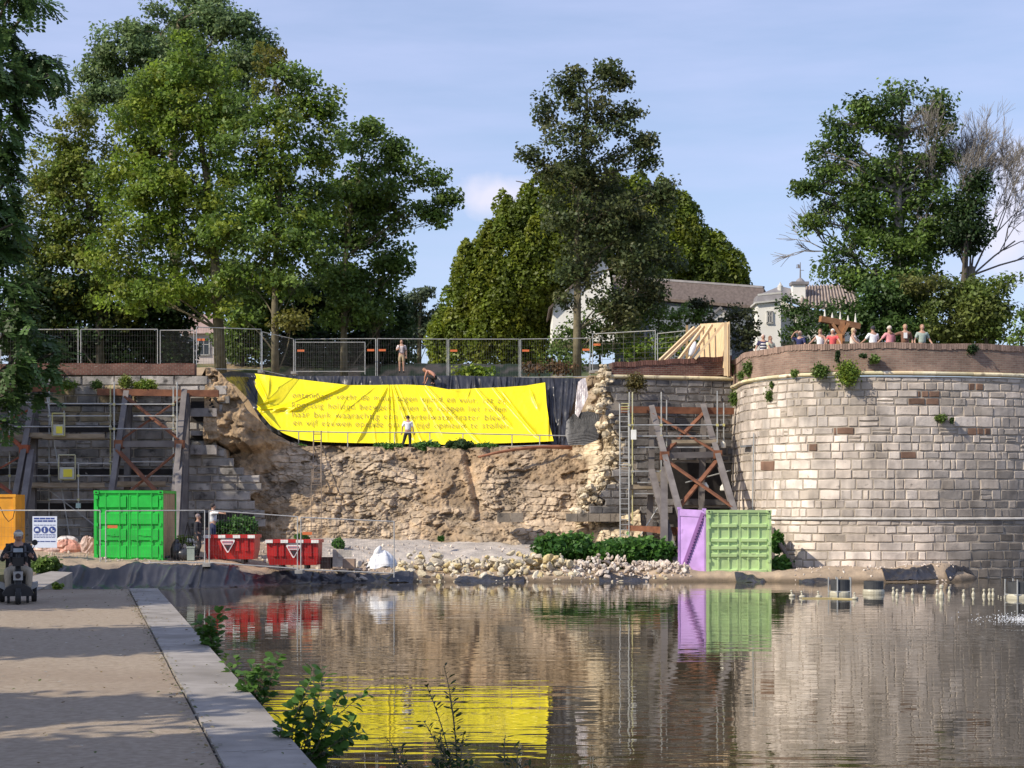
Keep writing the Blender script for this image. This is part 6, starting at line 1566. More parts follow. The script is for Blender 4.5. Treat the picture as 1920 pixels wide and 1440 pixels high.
# white gabled house behind the tall maple
hs = thing('white_gable_house', 'white gabled house wall half hidden behind the tall maple, with long brown roof', 'house', (5.2, 93, 9.1))
Yh = 99
gl = [W(1035, 640, Yh), W(1037, 575, Yh), W(1060, 545, Yh), W(1128, 488, Yh), W(1140, 500, Yh), W(1165, 640, Yh)]
b = MB(); b.prism(gl, (0, 6, 0)); b.build('wall', M_wwall, hs)
rl = [(W(1126, 487, Yh - .3), W(1029, 582, Yh - .3))]
b = MB(); p, q = rl[0]; o = Vector((0, 6.6, 0)); b.prism([p, q, q + Vector((0, 0, .18)), p + Vector((0, 0, .18))], o); b.build('roof', M_roofb, hs)
# long roof going right
r0_, r1_ = W(1150, 524, 105), W(1432, 545, 98.5); e0, e1 = W(1150, 556, 101.5), W(1432, 580, 95.5)
lh = thing('long_brown_house', 'long low house with a brown tiled roof between the hornbeam and the white turret', 'house', (10.5, 92, 9.1))
b = MB(); b.prism([e0, e1, r1_, r0_], (0, 0, .16)); b.prism([r0_, r1_, r1_ + Vector((1.5, 3.4, -1.2)), r0_ + Vector((1.5, 3.4, -1.2))], (0, 0, .16)); b.build('roof', M_roofb, lh)
b = MB(); g0, g1 = e0 + Vector((.1, .35, -.05)), e1 + Vector((0, .35, -.05)); b.prism([g0, g1, Vector((g1.x, g1.y, 9)), Vector((g0.x, g0.y, 9))], (.3, 4.5, 0)); b.build('wall', mat('dark_blue_wall', (.10, .12, .15), (.14, .16, .19), scale=2, rough=.9), lh)  # wall in a plain dark blue
b = MB(); b.bar(r0_ + Vector((0, 0, .2)), r1_ + Vector((0, 0, .2)), .2, .12); b.build('ridge_tiles', M_slate, lh)
b = MB(); c = W(1350, 592, 94.6); w_ = 1.0
b.prism([c + Vector((-w_ * .45, 0, -.9)), c + Vector((w_ * .45, 0, -.9)), c + Vector((w_ * .45, 0, .0)), c + Vector((0, 0, .42)), c + Vector((-w_ * .45, 0, 0))], (0, 1.6, 0)); dm = b.build('dormer', M_trim, lh)
b = MB()
for s_ in (-1, 1): b.prism([c + Vector((0, -.12, .52)), c + Vector((s_ * w_ * .62, -.12, -.02)), c + Vector((s_ * w_ * .62, -.12, -.14)), c + Vector((0, -.12, .38))], (0, 1.8, 0))
b.build('dormer_roof', M_slate, dm); b = MB(); b.box(c + Vector((.05, -.03, -.35)), (.35, .05, .5)); b.build('pane', M_glass, dm)
# white turret with hipped slate roof
tt_ = thing('white_turret', 'narrow white house turret with hipped slate roof left of the clipped hedge', 'building', W(1445, 660, 93))
Yt = 93; xa, xb = W(1420, 570, Yt), W(1464, 568, Yt)
b = MB(); b.prism([Vector((xa.x, Yt, 8.6)), Vector((xb.x, Yt, 8.6)), Vector((xb.x, Yt, xb.z)), Vector((xa.x, Yt, xa.z + .05))], (0, 1.6, 0)); b.build('wall', M_wwall, tt_)
b = MB(); b.prism([W(1416, 569, Yt - .15), W(1467, 564, Yt - .15), W(1467, 561, Yt - .15), W(1416, 566, Yt - .15)], (0, 1.9, 0)); b.build('cornice', M_trim, tt_)
b = MB(); A1, B1, A2, B2 = W(1419, 567, Yt - .08), W(1466, 562, Yt - .08), W(1421, 553, Yt + .15), W(1465, 549, Yt + .15)
b.add([A1, B1, B2, A2, A1 + Vector((0, 1.8, 0)), B1 + Vector((0, 1.8, 0)), B2 + Vector((0, 1.4, 0)), A2 + Vector((0, 1.4, 0))], [(0, 1, 2, 3), (1, 5, 6, 2), (4, 0, 3, 7), (5, 4, 7, 6)]); 
ap = W(1463, 538, Yt + .9); ap2 = W(1458, 538, Yt + .9)
b.add([A2, B2, B2 + Vector((0, 1.4, 0)), A2 + Vector((0, 1.4, 0)), ap2, ap], [(0, 1, 5, 4), (1, 2, 5), (2, 3, 4, 5), (3, 0, 4)]); b.build('roof', M_slate, tt_)
b = MB(); b.bar(A2, B2, .1, .1); b.build('roof_trim', M_trim, tt_)
b = MB(); b.lathe(W(1463, 546, Yt + .6), [(.16, 0), (.15, .30), (.10, .34), (.05, .42), (.02, .5)], 8); b.build('finial', M_trim, tt_)
house_window(tt_, W(1443, 595, Yt), .26, .62)
# tiled roof with chimney and weathervane
ch = thing('chimney_house', 'roof of ribbed tiles with a white chimney and weathervane behind the turret', 'house', (16, 93, 9.1))
Yc = 100
b = MB(); a_, b_, c_, d_ = W(1500, 575, Yc - 1.5), W(1620, 590, Yc - 1.5), W(1600, 537, Yc + 1), W(1505, 541, Yc + 1)
b.prism([a_, b_, c_, d_], (0, 0, .12))
n_ = 18
for k in range(n_):
    f = (k + .5) / n_; p = d_.lerp(c_, f) + Vector((0, -.02, .15)); q = a_.lerp(b_, f) + Vector((0, -.02, .15)); b.tube([p, q], .065, 5)
b.build('roof', mat('ribbed_tiles', (.24, .19, .16), (.34, .28, .24), scale=3, rough=.85), ch)
b = MB(); b.prism([W(1462, 560, Yc - 1), W(1520, 582, Yc - 1), W(1500, 548, Yc), W(1465, 540, Yc)], (0, 0, .1)); b.build('lead_valley', M_slate, ch)
b = MB(); b.prism([W(1462, 640, Yc), W(1620, 640, Yc), W(1620, 592, Yc), W(1500, 578, Yc), W(1462, 562, Yc)], (0, 3, 0)); b.build('wall', M_wwall, ch)
p, q = W(1486, 550, Yc - .6), W(1510, 533, Yc - .6)
b = MB(); b.box(((p.x + q.x) / 2, Yc - .3, (p.z - .5 + q.z) / 2), (q.x - p.x, .7, q.z - p.z + .5)); b.build('chimney', M_wwall, ch)
cm = W(1500, 531, Yc - .6); b = MB(); b.box((cm.x, Yc - .3, cm.z), (1.02, .9, .17)); b.lathe((cm.x + .05, Yc - .4, cm.z + .08), [(.3, 0), (.24, .1), (.14, .2), (.05, .26)], 10); b.build('chimney_cap', M_slate, ch)
b = MB(); x = cm.x + .05; y = Yc - .4; z = cm.z + .3
b.tube([(x, y, z), (x, y, z + .95)], [.05, .02], 6); b.box((x - .12, y, z + .62), (.26, .03, .03)); b.box((x - .2, y, z + .72), (.03, .03, .2)); b.prism([(x - .14, y, z + .6), (x - .02, y, z + .6), (x - .04, y, z + .82), (x - .16, y, z + .84)], (0, .02, 0)); b.box((x + .12, y, z + .48), (.2, .03, .03)); b.build('weathervane', M_slate, ch)
# distant building glimpsed through the left trees
M_pink = mat('pale_pink_render', (.50, .42, .38), (.58, .50, .46), scale=1, rough=.9)
for (x0, x1, top, Y, l) in ((20, 120, 600, 140, 'pale pinkish building glimpsed through leaves at the far left'), (340, 425, 590, 142, 'pale pinkish building glimpsed behind the tall fence gate')):
    t = thing('distant_building', l, 'building', W((x0 + x1) / 2, 690, Y))
    b = MB(); b.prism([W(x0, 720, Y), W(x1, 720, Y), W(x1, top + 35, Y), W(x0, top + 35, Y)], (0, 8, 0)); b.build('wall', M_pink, t)
    b = MB(); b.prism([W(x0 - 5, top + 35, Y - .5), W(x1 + 5, top + 35, Y - .5), W(x1 - 12, top, Y + 3), W(x0 + 12, top, Y + 3)], (0, .3, .1)); b.build('roof', mat('faded_red_roof', (.30, .20, .17), (.38, .27, .23), scale=2), t)
    for k in range(3): house_window(t, W(x0 + (x1 - x0) * (k + .5) / 3, top + 60, Y) + Vector((0, -.05, 0)), .9, 1.4)

# ================================================================ timber sculpture on the bastion
ts = thing('timber_sculpture', 'timber T-frame with slanting beam and five pale spikes on the tower', 'sculpture', W(1577, 655, 70))
M_beam = mat('oak_beam', (.25, .11, .045), (.36, .18, .08), scale=3, rough=.7); Y_ = 70
b = MB(); b.bar(W(1577, 665, Y_), W(1577, 603, Y_), .26, .26); b.build('post', M_beam, ts)
b = MB(); b.bar(W(1538, 598, Y_ - .25), W(1611, 612, Y_ + .25), .24, .24); b.build('beam', M_beam, ts)
for x0, x1 in ((1572, 1560), (1582, 1591)):
    b = MB(); b.bar(W(1577 + (x0 - 1577) * .4, 628, Y_ - .16), W(x1, 606, Y_ - .16), .12, .12); b.build('brace', M_beam, ts)
b = MB(); b.bar(W(1566, 640, Y_ + .1), W(1556, 604, Y_ + .1), .12, .12); b.build('brace', M_beam, ts)
b = MB(); b.box(W(1573, 645, Y_ - .4), (.24, .2, .8)); b.build('low_post', mat('orange_oak', (.5, .2, .07), (.6, .28, .1), scale=3), ts)
for x, yt, yb in ((1546.5, 579, 598), (1560.5, 586, 600), (1575.5, 584, 603), (1590, 591, 605), (1604, 587, 607)):
    b = MB(); b.lathe(W(x, yb, Y_ + (x - 1575) / 36 * .25), [(.065, 0), (.05, .1), (.008, (yb - yt) / FPX * Y_)], 8); b.build('spike', mat('pale_spike', (.66, .64, .56), (.75, .73, .66), scale=4), ts)

# ================================================================ people
SK = (.46, .27, .19)
M_skin = mat('skin', (.95, .95, .95), (1.05, 1.03, 1.0), scale=9, rough=.55, attr=True)
M_cloth = mat('clothing', (.88, .88, .88), (1.08, 1.08, 1.08), scale=7, rough=.9, attr=True, bump=.3, bscale=16)
import bmesh
def skin_mesh(verts, edges, radii, sub=1):
    me = bpy.data.meshes.new('tmp'); me.from_pydata([tuple(v) for v in verts], edges, [])
    ob = bpy.data.objects.new('tmp', me); COL.objects.link(ob)
    md = ob.modifiers.new('s', 'SKIN'); md.use_smooth_shade = True
    for i, r in enumerate(radii):
        sv = me.skin_vertices[0].data[i]; sv.radius = r if isinstance(r, tuple) else (r, r)
    me.skin_vertices[0].data[0].use_root = True
    if sub: sb = ob.modifiers.new('b', 'SUBSURF'); sb.levels = sub; sb.render_levels = sub
    dg = bpy.context.evaluated_depsgraph_get(); m2 = bpy.data.meshes.new_from_object(ob.evaluated_get(dg))
    V = [v.co.copy() for v in m2.vertices]; F = [tuple(p.vertices) for p in m2.polygons]
    bpy.data.objects.remove(ob); bpy.data.meshes.remove(me); bpy.data.meshes.remove(m2)
    return V, F
BASE = dict(pelvis=(0, 0, .95), waist=(0, 0, 1.10), chest=(0, .01, 1.30), neckb=(0, 0, 1.44), neck=(0, .012, 1.51), head=(0, .02, 1.61), top=(0, .01, 1.69),
            shL=(-.17, 0, 1.40), elL=(-.24, -.02, 1.13), wrL=(-.25, .06, .88), haL=(-.25, .08, .80), shR=(.17, 0, 1.40), elR=(.24, -.02, 1.13), wrR=(.25, .06, .88), haR=(.25, .08, .80),
            hiL=(-.095, 0, .90), knL=(-.10, .02, .49), anL=(-.105, -.03, .09), toL=(-.115, .13, .04), hiR=(.095, 0, .90), knR=(.10, .02, .49), anR=(.105, -.03, .09), toR=(.115, .13, .04))
RAD = dict(pelvis=(.145, .105), waist=(.128, .095), chest=(.155, .11), neckb=(.09, .075), neck=.052, head=(.078, .092), top=(.06, .07), sh=.062, el=.042, wr=.027, ha=(.035, .018), hi=.088, kn=.058, an=.040, to=(.04, .03))
def person(label, base, yaw, pose={}, skin=SK, hair=(.10, .07, .05), hairlen=0, shirt=None, sleeves=.5, trousers=(.05, .05, .07), legs=1.0, shoes=(.03, .03, .03), H=1.75, hat=None, group=None, extra=None, wide=1.0, lean=None, name='person', cat='person'):
    """yaw 0 faces away from the camera (+Y); pi faces the camera"""
    J = {k: Vector(v) for k, v in BASE.items()}
    for k, v in pose.items(): J[k] = Vector(v)
    sc = H / 1.75; t = thing(name, label, cat, base, group); M = Matrix.Rotation(yaw, 3, 'Z'); base = Vector(base)
    T = lambda p: base + M @ (Vector(p) * sc)
    names = ['pelvis', 'waist', 'chest', 'neckb', 'neck', 'head', 'top'] + [a + s for s in 'LR' for a in ('sh', 'el', 'wr', 'ha', 'hi', 'kn', 'an', 'to')]
    idx = {n: i for i, n in enumerate(names)}
    E = [('pelvis', 'waist'), ('waist', 'chest'), ('chest', 'neckb'), ('neckb', 'neck'), ('neck', 'head'), ('head', 'top')]
    for s in 'LR': E += [('neckb', 'sh' + s), ('sh' + s, 'el' + s), ('el' + s, 'wr' + s), ('wr' + s, 'ha' + s), ('pelvis', 'hi' + s), ('hi' + s, 'kn' + s), ('kn' + s, 'an' + s), ('an' + s, 'to' + s)]
    def rad(n, k=1.0, add=0.0):
        r = RAD.get(n, RAD.get(n[:2])); r = r if isinstance(r, tuple) else (r, r); w = wide if n in ('pelvis', 'waist', 'chest', 'hiL', 'hiR') else 1
        return (r[0] * k * sc * w + add, r[1] * k * sc * w + add)
    V, F = skin_mesh([T(J[n]) for n in names], [(idx[a], idx[c]) for a, c in E], [rad(n) for n in names])
    b = MB(); b.add(V, F, skin)
    # nose, ears, fingers melt into the same body mesh
    up = (J['top'] - J['neck']).normalized(); fwd = Vector((0, 1, 0)); fwd = (fwd - up * fwd.dot(up)).normalized()
    if 'look' in pose: fwd = (Vector(pose['look']) - up * Vector(pose['look']).dot(up)).normalized()
    rt = fwd.cross(up); hd = J['head']; RM = M @ Matrix((rt, fwd, up)).transposed()
    b.ball(T(hd + up * .015), (.074 * sc, .092 * sc, .108 * sc), 12, 10, rot=RM, col=skin)
    b.ball(T(hd + fwd * .095 - up * .01), (.013 * sc, .02 * sc, .022 * sc), 6, 5, rot=RM, col=skin)
    b.ball(T(hd + fwd * .082 - up * .05), (.024 * sc, .012 * sc, .007 * sc), 6, 4, rot=RM, col=(skin[0] * .8, skin[1] * .5, skin[2] * .5))
    for s in (-1, 1): b.ball(T(hd + rt * s * .078), (.010 * sc, .02 * sc, .03 * sc), 6, 5, rot=RM, col=skin)
    for s in 'LR':
        w, h = J['wr' + s], J['ha' + s]; d = (h - w).normalized(); sd = d.cross(fwd); sd = sd.normalized() if sd.length > .1 else Vector((1, 0, 0)); cu = d.cross(sd)
        for k, l in enumerate((.062, .075, .082, .072)):
            o = h + sd * (k - 1.5) * .019; b.tube([T(o - d * .02), T(o + d * l * .55), T(o + d * l + cu * .02)], [.0085 * sc, .008 * sc, .006 * sc], 5, skin)
        o = w + (h - w) * .5 + sd * .03; b.tube([T(o), T(o + sd * .03 + d * .03), T(o + sd * .035 + d * .065)], [.011 * sc, .010 * sc, .008 * sc], 5, skin)
    b.build('body', M_skin, t, smooth=True)
    b = MB()
    for s in (-1, 1): b.ball(T(hd + rt * s * .032 + fwd * .086 + up * .018), .010 * sc, 6, 4)
    b.build_each('eye', mat('eye_dark', (.05, .035, .03), rough=.3), t)
    if hair:
        b = MB(); hb = hd + up * .050 - fwd * .022
        b.ball(T(hb), (.088 * sc, .098 * sc, .094 * sc), 12, 8, rot=RM, jit=.04, col=hair)
        if hairlen: b.ball(T(hd - fwd * .05 - up * .05), (.08 * sc, .05 * sc, (.08 + hairlen) * sc), 10, 7, rot=RM, jit=.05, col=hair)
        b.build('hair', M_cloth, t, smooth=True)
    def garment(nm, ns, es, cols, k, add, ends={}):
        ii = {n: i for i, n in enumerate(ns)}; P = {n: J[n] if n in J else ends[n] for n in ns}
        V, F = skin_mesh([T(P[n]) for n in ns], [(ii[a], ii[c]) for a, c in es], [rad(n.split('_')[0], k, add) for n in ns]); m_ = MB(); m_.add(V, F, cols); m_.build(nm, M_cloth, t, smooth=True)
    if shirt:
        ns = ['pelvis_u', 'waist', 'chest', 'neckb']; en = {'pelvis_u': J['pelvis'].lerp(J['waist'], .25)}; es = [('pelvis_u', 'waist'), ('waist', 'chest'), ('chest', 'neckb')]
        for s in 'LR':
            ns.append('sh' + s); es.append(('neckb', 'sh' + s))
            if sleeves > 0:
                f = min(sleeves, .5) * 2; en['el%s_c' % s] = J['sh' + s].lerp(J['el' + s], f * .98); ns.append('el%s_c' % s); es.append(('sh' + s, 'el%s_c' % s))
                if sleeves > .5: f = (sleeves - .5) * 2; en['wr%s_c' % s] = J['el' + s].lerp(J['wr' + s], f * .98); ns.append('wr%s_c' % s); es.append(('el%s_c' % s, 'wr%s_c' % s))
        garment('shirt' if sleeves < .9 else 'jacket', ns, es, shirt, 1.03, .018, en)
    if trousers:
        ns = ['pelvis', 'waist_l']; en = {'waist_l': J['pelvis'].lerp(J['waist'], .6)}; es = [('pelvis', 'waist_l')]
        for s in 'LR':
            ns += ['hi' + s, 'kn%s_t' % s]; en['kn%s_t' % s] = J['hi' + s].lerp(J['kn' + s], min(1, legs * 2)); es += [('pelvis', 'hi' + s), ('hi' + s, 'kn%s_t' % s)]
            if legs > .5: ns.append('an%s_t' % s); en['an%s_t' % s] = J['kn' + s].lerp(J['an' + s], (legs - .5) * 2 * .95); es.append(('kn%s_t' % s, 'an%s_t' % s))
        garment('trousers' if legs > .6 else 'shorts', ns, es, trousers, 1.03, .016, en)
        if shoes:
            b = MB()
            for s in 'LR':
                d = (J['to' + s] - J['an' + s]); c = (J['an' + s] + J['to' + s]) / 2; a = math.atan2(d.y, d.x)
                b.ball(T(c + Vector((0, 0, -.015))), (.13 * sc, .052 * sc, .05 * sc), 8, 6, rot=M @ Matrix.Rotation(a, 3, 'Z'), col=shoes)
            b.build_each('shoe', M_cloth, t, smooth=True)
    if hat:
        b = MB(); b.ball(T(hd + up * .065 - fwd * .01), (.092 * sc, .102 * sc, .062 * sc), 12, 7, rot=RM, col=hat)
        b.ball(T(hd + up * .045 + fwd * .11), (.07 * sc, .07 * sc, .012 * sc), 10, 4, rot=RM, col=tuple(x * .8 for x in hat)); b.build('cap', M_cloth, t, smooth=True)
    if extra: extra(t, T, J, M, sc)
    return t
PI = math.pi
# --- on top of the breach
def groundz(px, py, Y): return W(px, py, Y)
pk = lambda t, T, J, M, sc: (lambda b: (b.ball(T(Vector((0, -.20, 1.27))), (.15, .10, .21), 8, 8, rot=M, col=(.30, .27, .28)), b.build('backpack', M_cloth, t, smooth=True)))(MB())
def straps(t, T, J, M, sc):
    for s in (-1, 1):
        b = MB(); b.tube([T((s * .10, -.08, 1.47)), T((s * .12, .10, 1.43)), T((s * .12, .135, 1.28)), T((s * .13, .11, 1.12))], .018, 5, (.06, .05, .06)); b.build('backpack_strap', M_cloth, t)
    b = MB(); b.ball(T((0, -.19, 1.27)), (.15, .09, .2), 8, 8, rot=M, col=(.2, .18, .19)); b.build('backpack', M_cloth, t, smooth=True)
person('man in white shirt and khaki shorts with a backpack standing at the fence on top', W(753, 699, 81.9), PI, dict(elR=(.26, .04, 1.18), wrR=(.20, .22, 1.20), haR=(.14, .27, 1.24)), shirt=(.66, .58, .58), sleeves=.45, trousers=(.40, .31, .19), legs=.45, hair=(.12, .08, .06), extra=straps, H=1.6)
crouch = dict(pelvis=(0, -.12, .38), waist=(0, -.05, .52), chest=(0, .16, .66), neckb=(0, .30, .72), neck=(0, .36, .74), head=(0, .45, .76), top=(0, .53, .78),
              shL=(-.17, .27, .68), elL=(-.19, .36, .42), wrL=(-.13, .42, .18), haL=(-.11, .45, .11), shR=(.17, .27, .68), elR=(.19, .36, .42), wrR=(.13, .45, .18), haR=(.11, .49, .11),
              hiL=(-.10, -.10, .36), knL=(-.16, .22, .46), anL=(-.13, -.02, .09), toL=(-.14, .14, .04), hiR=(.10, -.10, .36), knR=(.16, .22, .46), anR=(.13, -.02, .09), toR=(.14, .14, .04), look=(0, .5, -.85))
person('bare-chested man in black trousers crouching over the top edge of the banner', W(812, 722, 80.0), R(68), crouch, skin=(.50, .24, .16), hair=(.35, .2, .13), trousers=(.02, .02, .025), legs=1, H=1.62)
person('man in white T-shirt and black trousers seen from behind before the yellow banner', W(765, 846, 77.0), 0, dict(knL=(-.20, .05, .50), anL=(-.33, .0, .10), toL=(-.36, .13, .04), knR=(.10, .03, .49), anR=(.10, -.02, .09), wrL=(-.29, .0, .92), haL=(-.32, .02, .85), elL=(-.28, -.03, 1.16), wrR=(.28, .02, .90), haR=(.30, .04, .84)),
       shirt=(.80, .80, .84), sleeves=.45, trousers=(.03, .03, .035), hair=(.06, .04, .035), H=1.62, wide=1.05)
# --- site level
person('person in black jacket and trousers standing behind the pond-edge fence', gp(371, 60.4), R(-95), dict(elL=(-.24, .05, 1.16), wrL=(-.20, .28, 1.16), haL=(-.18, .36, 1.17), knR=(.10, .12, .5), anR=(.10, -.12, .12)), shirt=(.025, .025, .035), sleeves=1, trousers=(.02, .02, .025), hair=(.25, .2, .2), H=1.62)
person('man in bright white shirt reaching up behind the left red skip', gp(399, 63.2) + Vector((0, 0, .15)), R(-60), dict(elL=(-.34, .12, 1.42), wrL=(-.50, .25, 1.38), haL=(-.57, .3, 1.38), elR=(.36, .10, 1.38), wrR=(.55, .22, 1.36), haR=(.63, .25, 1.36)), shirt=(.82, .83, .88), sleeves=.55, trousers=(.04, .05, .12), hair=(.05, .04, .04), H=1.7)
b = MB(); rn = random.Random(5); p = gp(330, 60.5)
b.ball(p + Vector((0, 0, .30)), (.22, .2, .34), 8, 7, jit=.12, rnd=rn); b.ball(p + Vector((.30, -.1, .18)), (.34, .2, .2), 8, 7, jit=.12, rnd=rn); b.ball(p + Vector((.02, 0, .62)), (.10, .09, .10), 7, 6, jit=.1, rnd=rn); b.tube([p + Vector((-.2, 0, .1)), p + Vector((-.55, 0, .02))], .05, 5)
b.build('black_bag', M_black, smooth=True, label='heap of black kit bags on the ground right of the green container', cat='bag')
b = MB(); q = gp(352, 60.6); 
for dx, dy in ((-.3, 0), (.3, 0), (0, .35)): b.tube([q + Vector((0, 0, 1.35)), q + Vector((dx, dy, 0))], .018, 5)
b.build('tripod_legs', MATS['shade_and_black'], label='thin black tripod between the black bags and the person in black', cat='tripod')
b = MB(); b.box(gp(359, 60.3) + Vector((0, 0, .22)), (.26, .3, .44)); b.box(gp(359, 60.3) + Vector((0, 0, .46)), (.30, .34, .05)); b.build('site_bucket', mat('grey_green_plastic', (.25, .3, .27), (.3, .35, .32), scale=4), label='grey-green plastic box at the feet of the person in black', cat='box')
# --- the people on the bastion
TF = 8.12
def onb(px, Y): return Vector(((px - 960) / FPX * Y, Y, TF))
rail_arms = dict(elL=(-.30, .16, 1.17), wrL=(-.34, .38, 1.02), haL=(-.34, .45, .98), elR=(.30, .16, 1.17), wrR=(.34, .38, 1.02), haR=(.34, .45, .98))
side_arms = dict(elL=(-.20, .16, 1.16), wrL=(-.16, .40, 1.02), haL=(-.14, .47, .97), elR=(.20, .16, 1.16), wrR=(.16, .40, 1.02), haR=(.14, .47, .97))
shade = dict(elR=(.34, .12, 1.46), wrR=(.16, .22, 1.66), haR=(.07, .20, 1.70), elL=(-.26, .1, 1.15), wrL=(-.2, .3, 1.05), haL=(-.18, .37, 1.02))
GP_ = 'onlookers behind the tower parapet'
def stripes(t, T, J, M, sc):
    b = MB()
    for z in (1.06, 1.18, 1.30): b.lathe(T((0, 0.005, z)), [(.155 * sc, 0), (.158 * sc, .05 * sc)], 12, axis=M @ Matrix.Diagonal((1.08, .86, 1)))
    b.build('shirt_stripe', mat('white_cotton', (.8, .79, .78)), t)
def badge(t, T, J, M, sc):
    b = MB(); b.box(T((.02, .152, 1.30)), (.14, .02, .22), rot=M); b.build('shirt_print', MATS['white_cotton'], t)
person('leftmost onlooker on the tower in a navy and white striped top', onb(1431, 69.9), R(175), rail_arms, shirt=(.04, .035, .09), sleeves=.4, hair=(.62, .52, .46), H=1.70, extra=stripes, group=GP_)
person('second onlooker from the left, in a pale cream top leaning on the parapet', onb(1444, 69.4), R(215), side_arms, shirt=(.62, .60, .44), sleeves=.3, hair=(.22, .12, .07), hairlen=.05, H=1.58, group=GP_)
person('onlooker in navy shirt shading the eyes with one hand', onb(1500, 68.2), R(150), shade, shirt=(.03, .035, .11), sleeves=.45, hair=(.45, .33, .27), H=1.66, group=GP_)
person('onlooker in a white vest top leaning left on the parapet', onb(1538, 67.6), R(165), dict(elR=(.34, .14, 1.20), wrR=(.52, .28, 1.02), haR=(.58, .33, .98), elL=(-.27, .06, 1.14)), shirt=(.82, .80, .80), sleeves=0, hair=(.20, .11, .06), hairlen=.06, H=1.68, group=GP_)
person('white-haired onlooker in a coral red top', onb(1561.5, 67.4), R(168), rail_arms, shirt=(.75, .12, .12), sleeves=.25, hair=(.80, .76, .68), H=1.66, hat=None, group=GP_)
person('blonde onlooker in a pale strap top turned to the right', onb(1600, 67.3), R(240), side_arms, shirt=(.78, .66, .58), sleeves=0, hair=(.55, .42, .26), hairlen=.04, H=1.68, group=GP_, wide=1.05)
person('onlooker in a bright white T-shirt and dark cap seen from the back', onb(1637, 67.1), R(20), dict(elL=(-.30, .12, 1.18), wrL=(-.42, .3, 1.04), haL=(-.46, .36, 1.02), elR=(.28, .08, 1.16), wrR=(.26, .3, 1.06)), shirt=(.88, .88, .90), sleeves=.45, hair=(.04, .04, .05), hat=(.05, .05, .07), H=1.74, group=GP_, wide=1.1)
person('onlooker in a pink shirt and white cap bending left', onb(1668, 67.0), R(22), dict(elL=(-.34, .10, 1.18), wrL=(-.50, .22, 1.00), haL=(-.56, .26, .95), elR=(.28, .06, 1.15), wrR=(.26, .26, 1.05)), shirt=(.78, .32, .34), sleeves=.45, hair=(.6, .5, .42), hat=(.82, .76, .70), H=1.74, group=GP_, wide=1.12)
person('sunburnt onlooker in a brown T-shirt with a white chest print', onb(1697, 67.0), R(180), dict(elL=(-.27, -.02, 1.15), wrL=(-.26, .14, .96), elR=(.40, .0, 1.34), wrR=(.52, .1, 1.40), haR=(.58, .12, 1.41)), shirt=(.20, .10, .065), sleeves=.5, hair=(.42, .27, .16), H=1.80, extra=badge, group=GP_, wide=1.1)
person('rightmost onlooker in a grey-green patterned T-shirt', onb(1729, 67.1), R(185), dict(elL=(-.30, .0, 1.14), wrL=(-.34, .2, .98), elR=(.30, .0, 1.14), wrR=(.34, .2, .98)), shirt=(.36, .43, .38), sleeves=.4, hair=(.36, .20, .14), H=1.80, group=GP_)

# ================================================================ mobility scooter and its rider
sp = W(34, 1130, 32.0); sp.z = PZ
sx, sy = sp.x, sp.y
sco = thing('mobility_scooter', 'black mobility scooter with grey headlamp driving towards the camera on the path', 'mobility scooter', (sx, sy, PZ))
M_blk = mat('black_moulding', (.010, .010, .011), (.018, .018, .02), scale=4, rough=.55); M_tyre = mat('tyre', (.025, .025, .025), rough=.85); M_silv = mat('silver_moulding', (.32, .33, .34), (.40, .41, .42), scale=4, rough=.35, metal=.3)
def wheel(c, r, w):
    ax = Matrix.Rotation(R(90), 3, 'Y'); pr = [(r * .55, -w / 2), (r * .9, -w / 2), (r, -w * .3), (r, w * .3), (r * .9, w / 2), (r * .55, w / 2)]
    b = MB(); b.lathe(c, pr, 18, axis=ax); wh = b.build('wheel', M_tyre, sco, smooth=False)
    b = MB(); b.lathe(c, [(r * .54, -w * .52), (r * .54, w * .52)], 14, axis=ax); b.build('rim', M_silv, wh)
wheel((sx - .0, sy - .62, PZ + .15), .15, .10)
for s in (-1, 1): wheel((sx + s * .29, sy + .30, PZ + .16), .16, .10); 
for s in (-1, 1): wheel((sx + s * .17, sy - .52, PZ + .09), .07, .05)
b = MB(); prof = [(-.25, .15), (-.28, .20), (-.22, .30), (-.10, .37), (.10, .37), (.22, .30), (.28, .20), (.25, .15)]
b.prism([(sx + x, sy - .60, PZ + z) for x, z in prof], (0, .35, 0)); b.box((sx, sy - .02, PZ + .20), (.50, .55, .07)); b.box((sx, sy + .42, PZ + .34), (.52, .50, .26)); b.build('body_shell', M_blk, sco)
b = MB(); 
for s in (-1, 1): b.prism([(sx + s * .22, sy + .05, PZ + .22), (sx + s * .36, sy + .05, PZ + .30), (sx + s * .36, sy + .05, PZ + .38), (sx + s * .24, sy + .05, PZ + .36)], (0, .5, 0))
b.build_each('mudguard', M_silv, sco)
b = MB(); b.tube([(sx, sy - .42, PZ + .35), (sx, sy - .33, PZ + .62), (sx, sy - .24, PZ + .92)], [.07, .06, .04], 8); b.build('tiller', M_blk, sco)
b = MB(); b.box((sx - .0, sy - .43, PZ + .52), (.17, .12, .16)); hl = b.build('headlamp_housing', M_silv, sco)
b = MB(); b.lathe((sx, sy - .50, PZ + .52), [(.045, 0), (.05, .02)], 12, axis=Matrix.Rotation(R(90), 3, 'X')); b.build('headlamp', mat('lamp_dark', (.02, .02, .03), rough=.1), hl)
b = MB(); b.box((sx, sy - .40, PZ + .78), (.20, .14, .16)); b.build('front_basket', M_blk, sco)
b = MB(); b.tube([(sx - .28, sy - .14, PZ + .93), (sx - .1, sy - .26, PZ + .96), (sx + .1, sy - .26, PZ + .96), (sx + .28, sy - .14, PZ + .93)], .018, 6); b.build('handlebar', M_blk, sco)
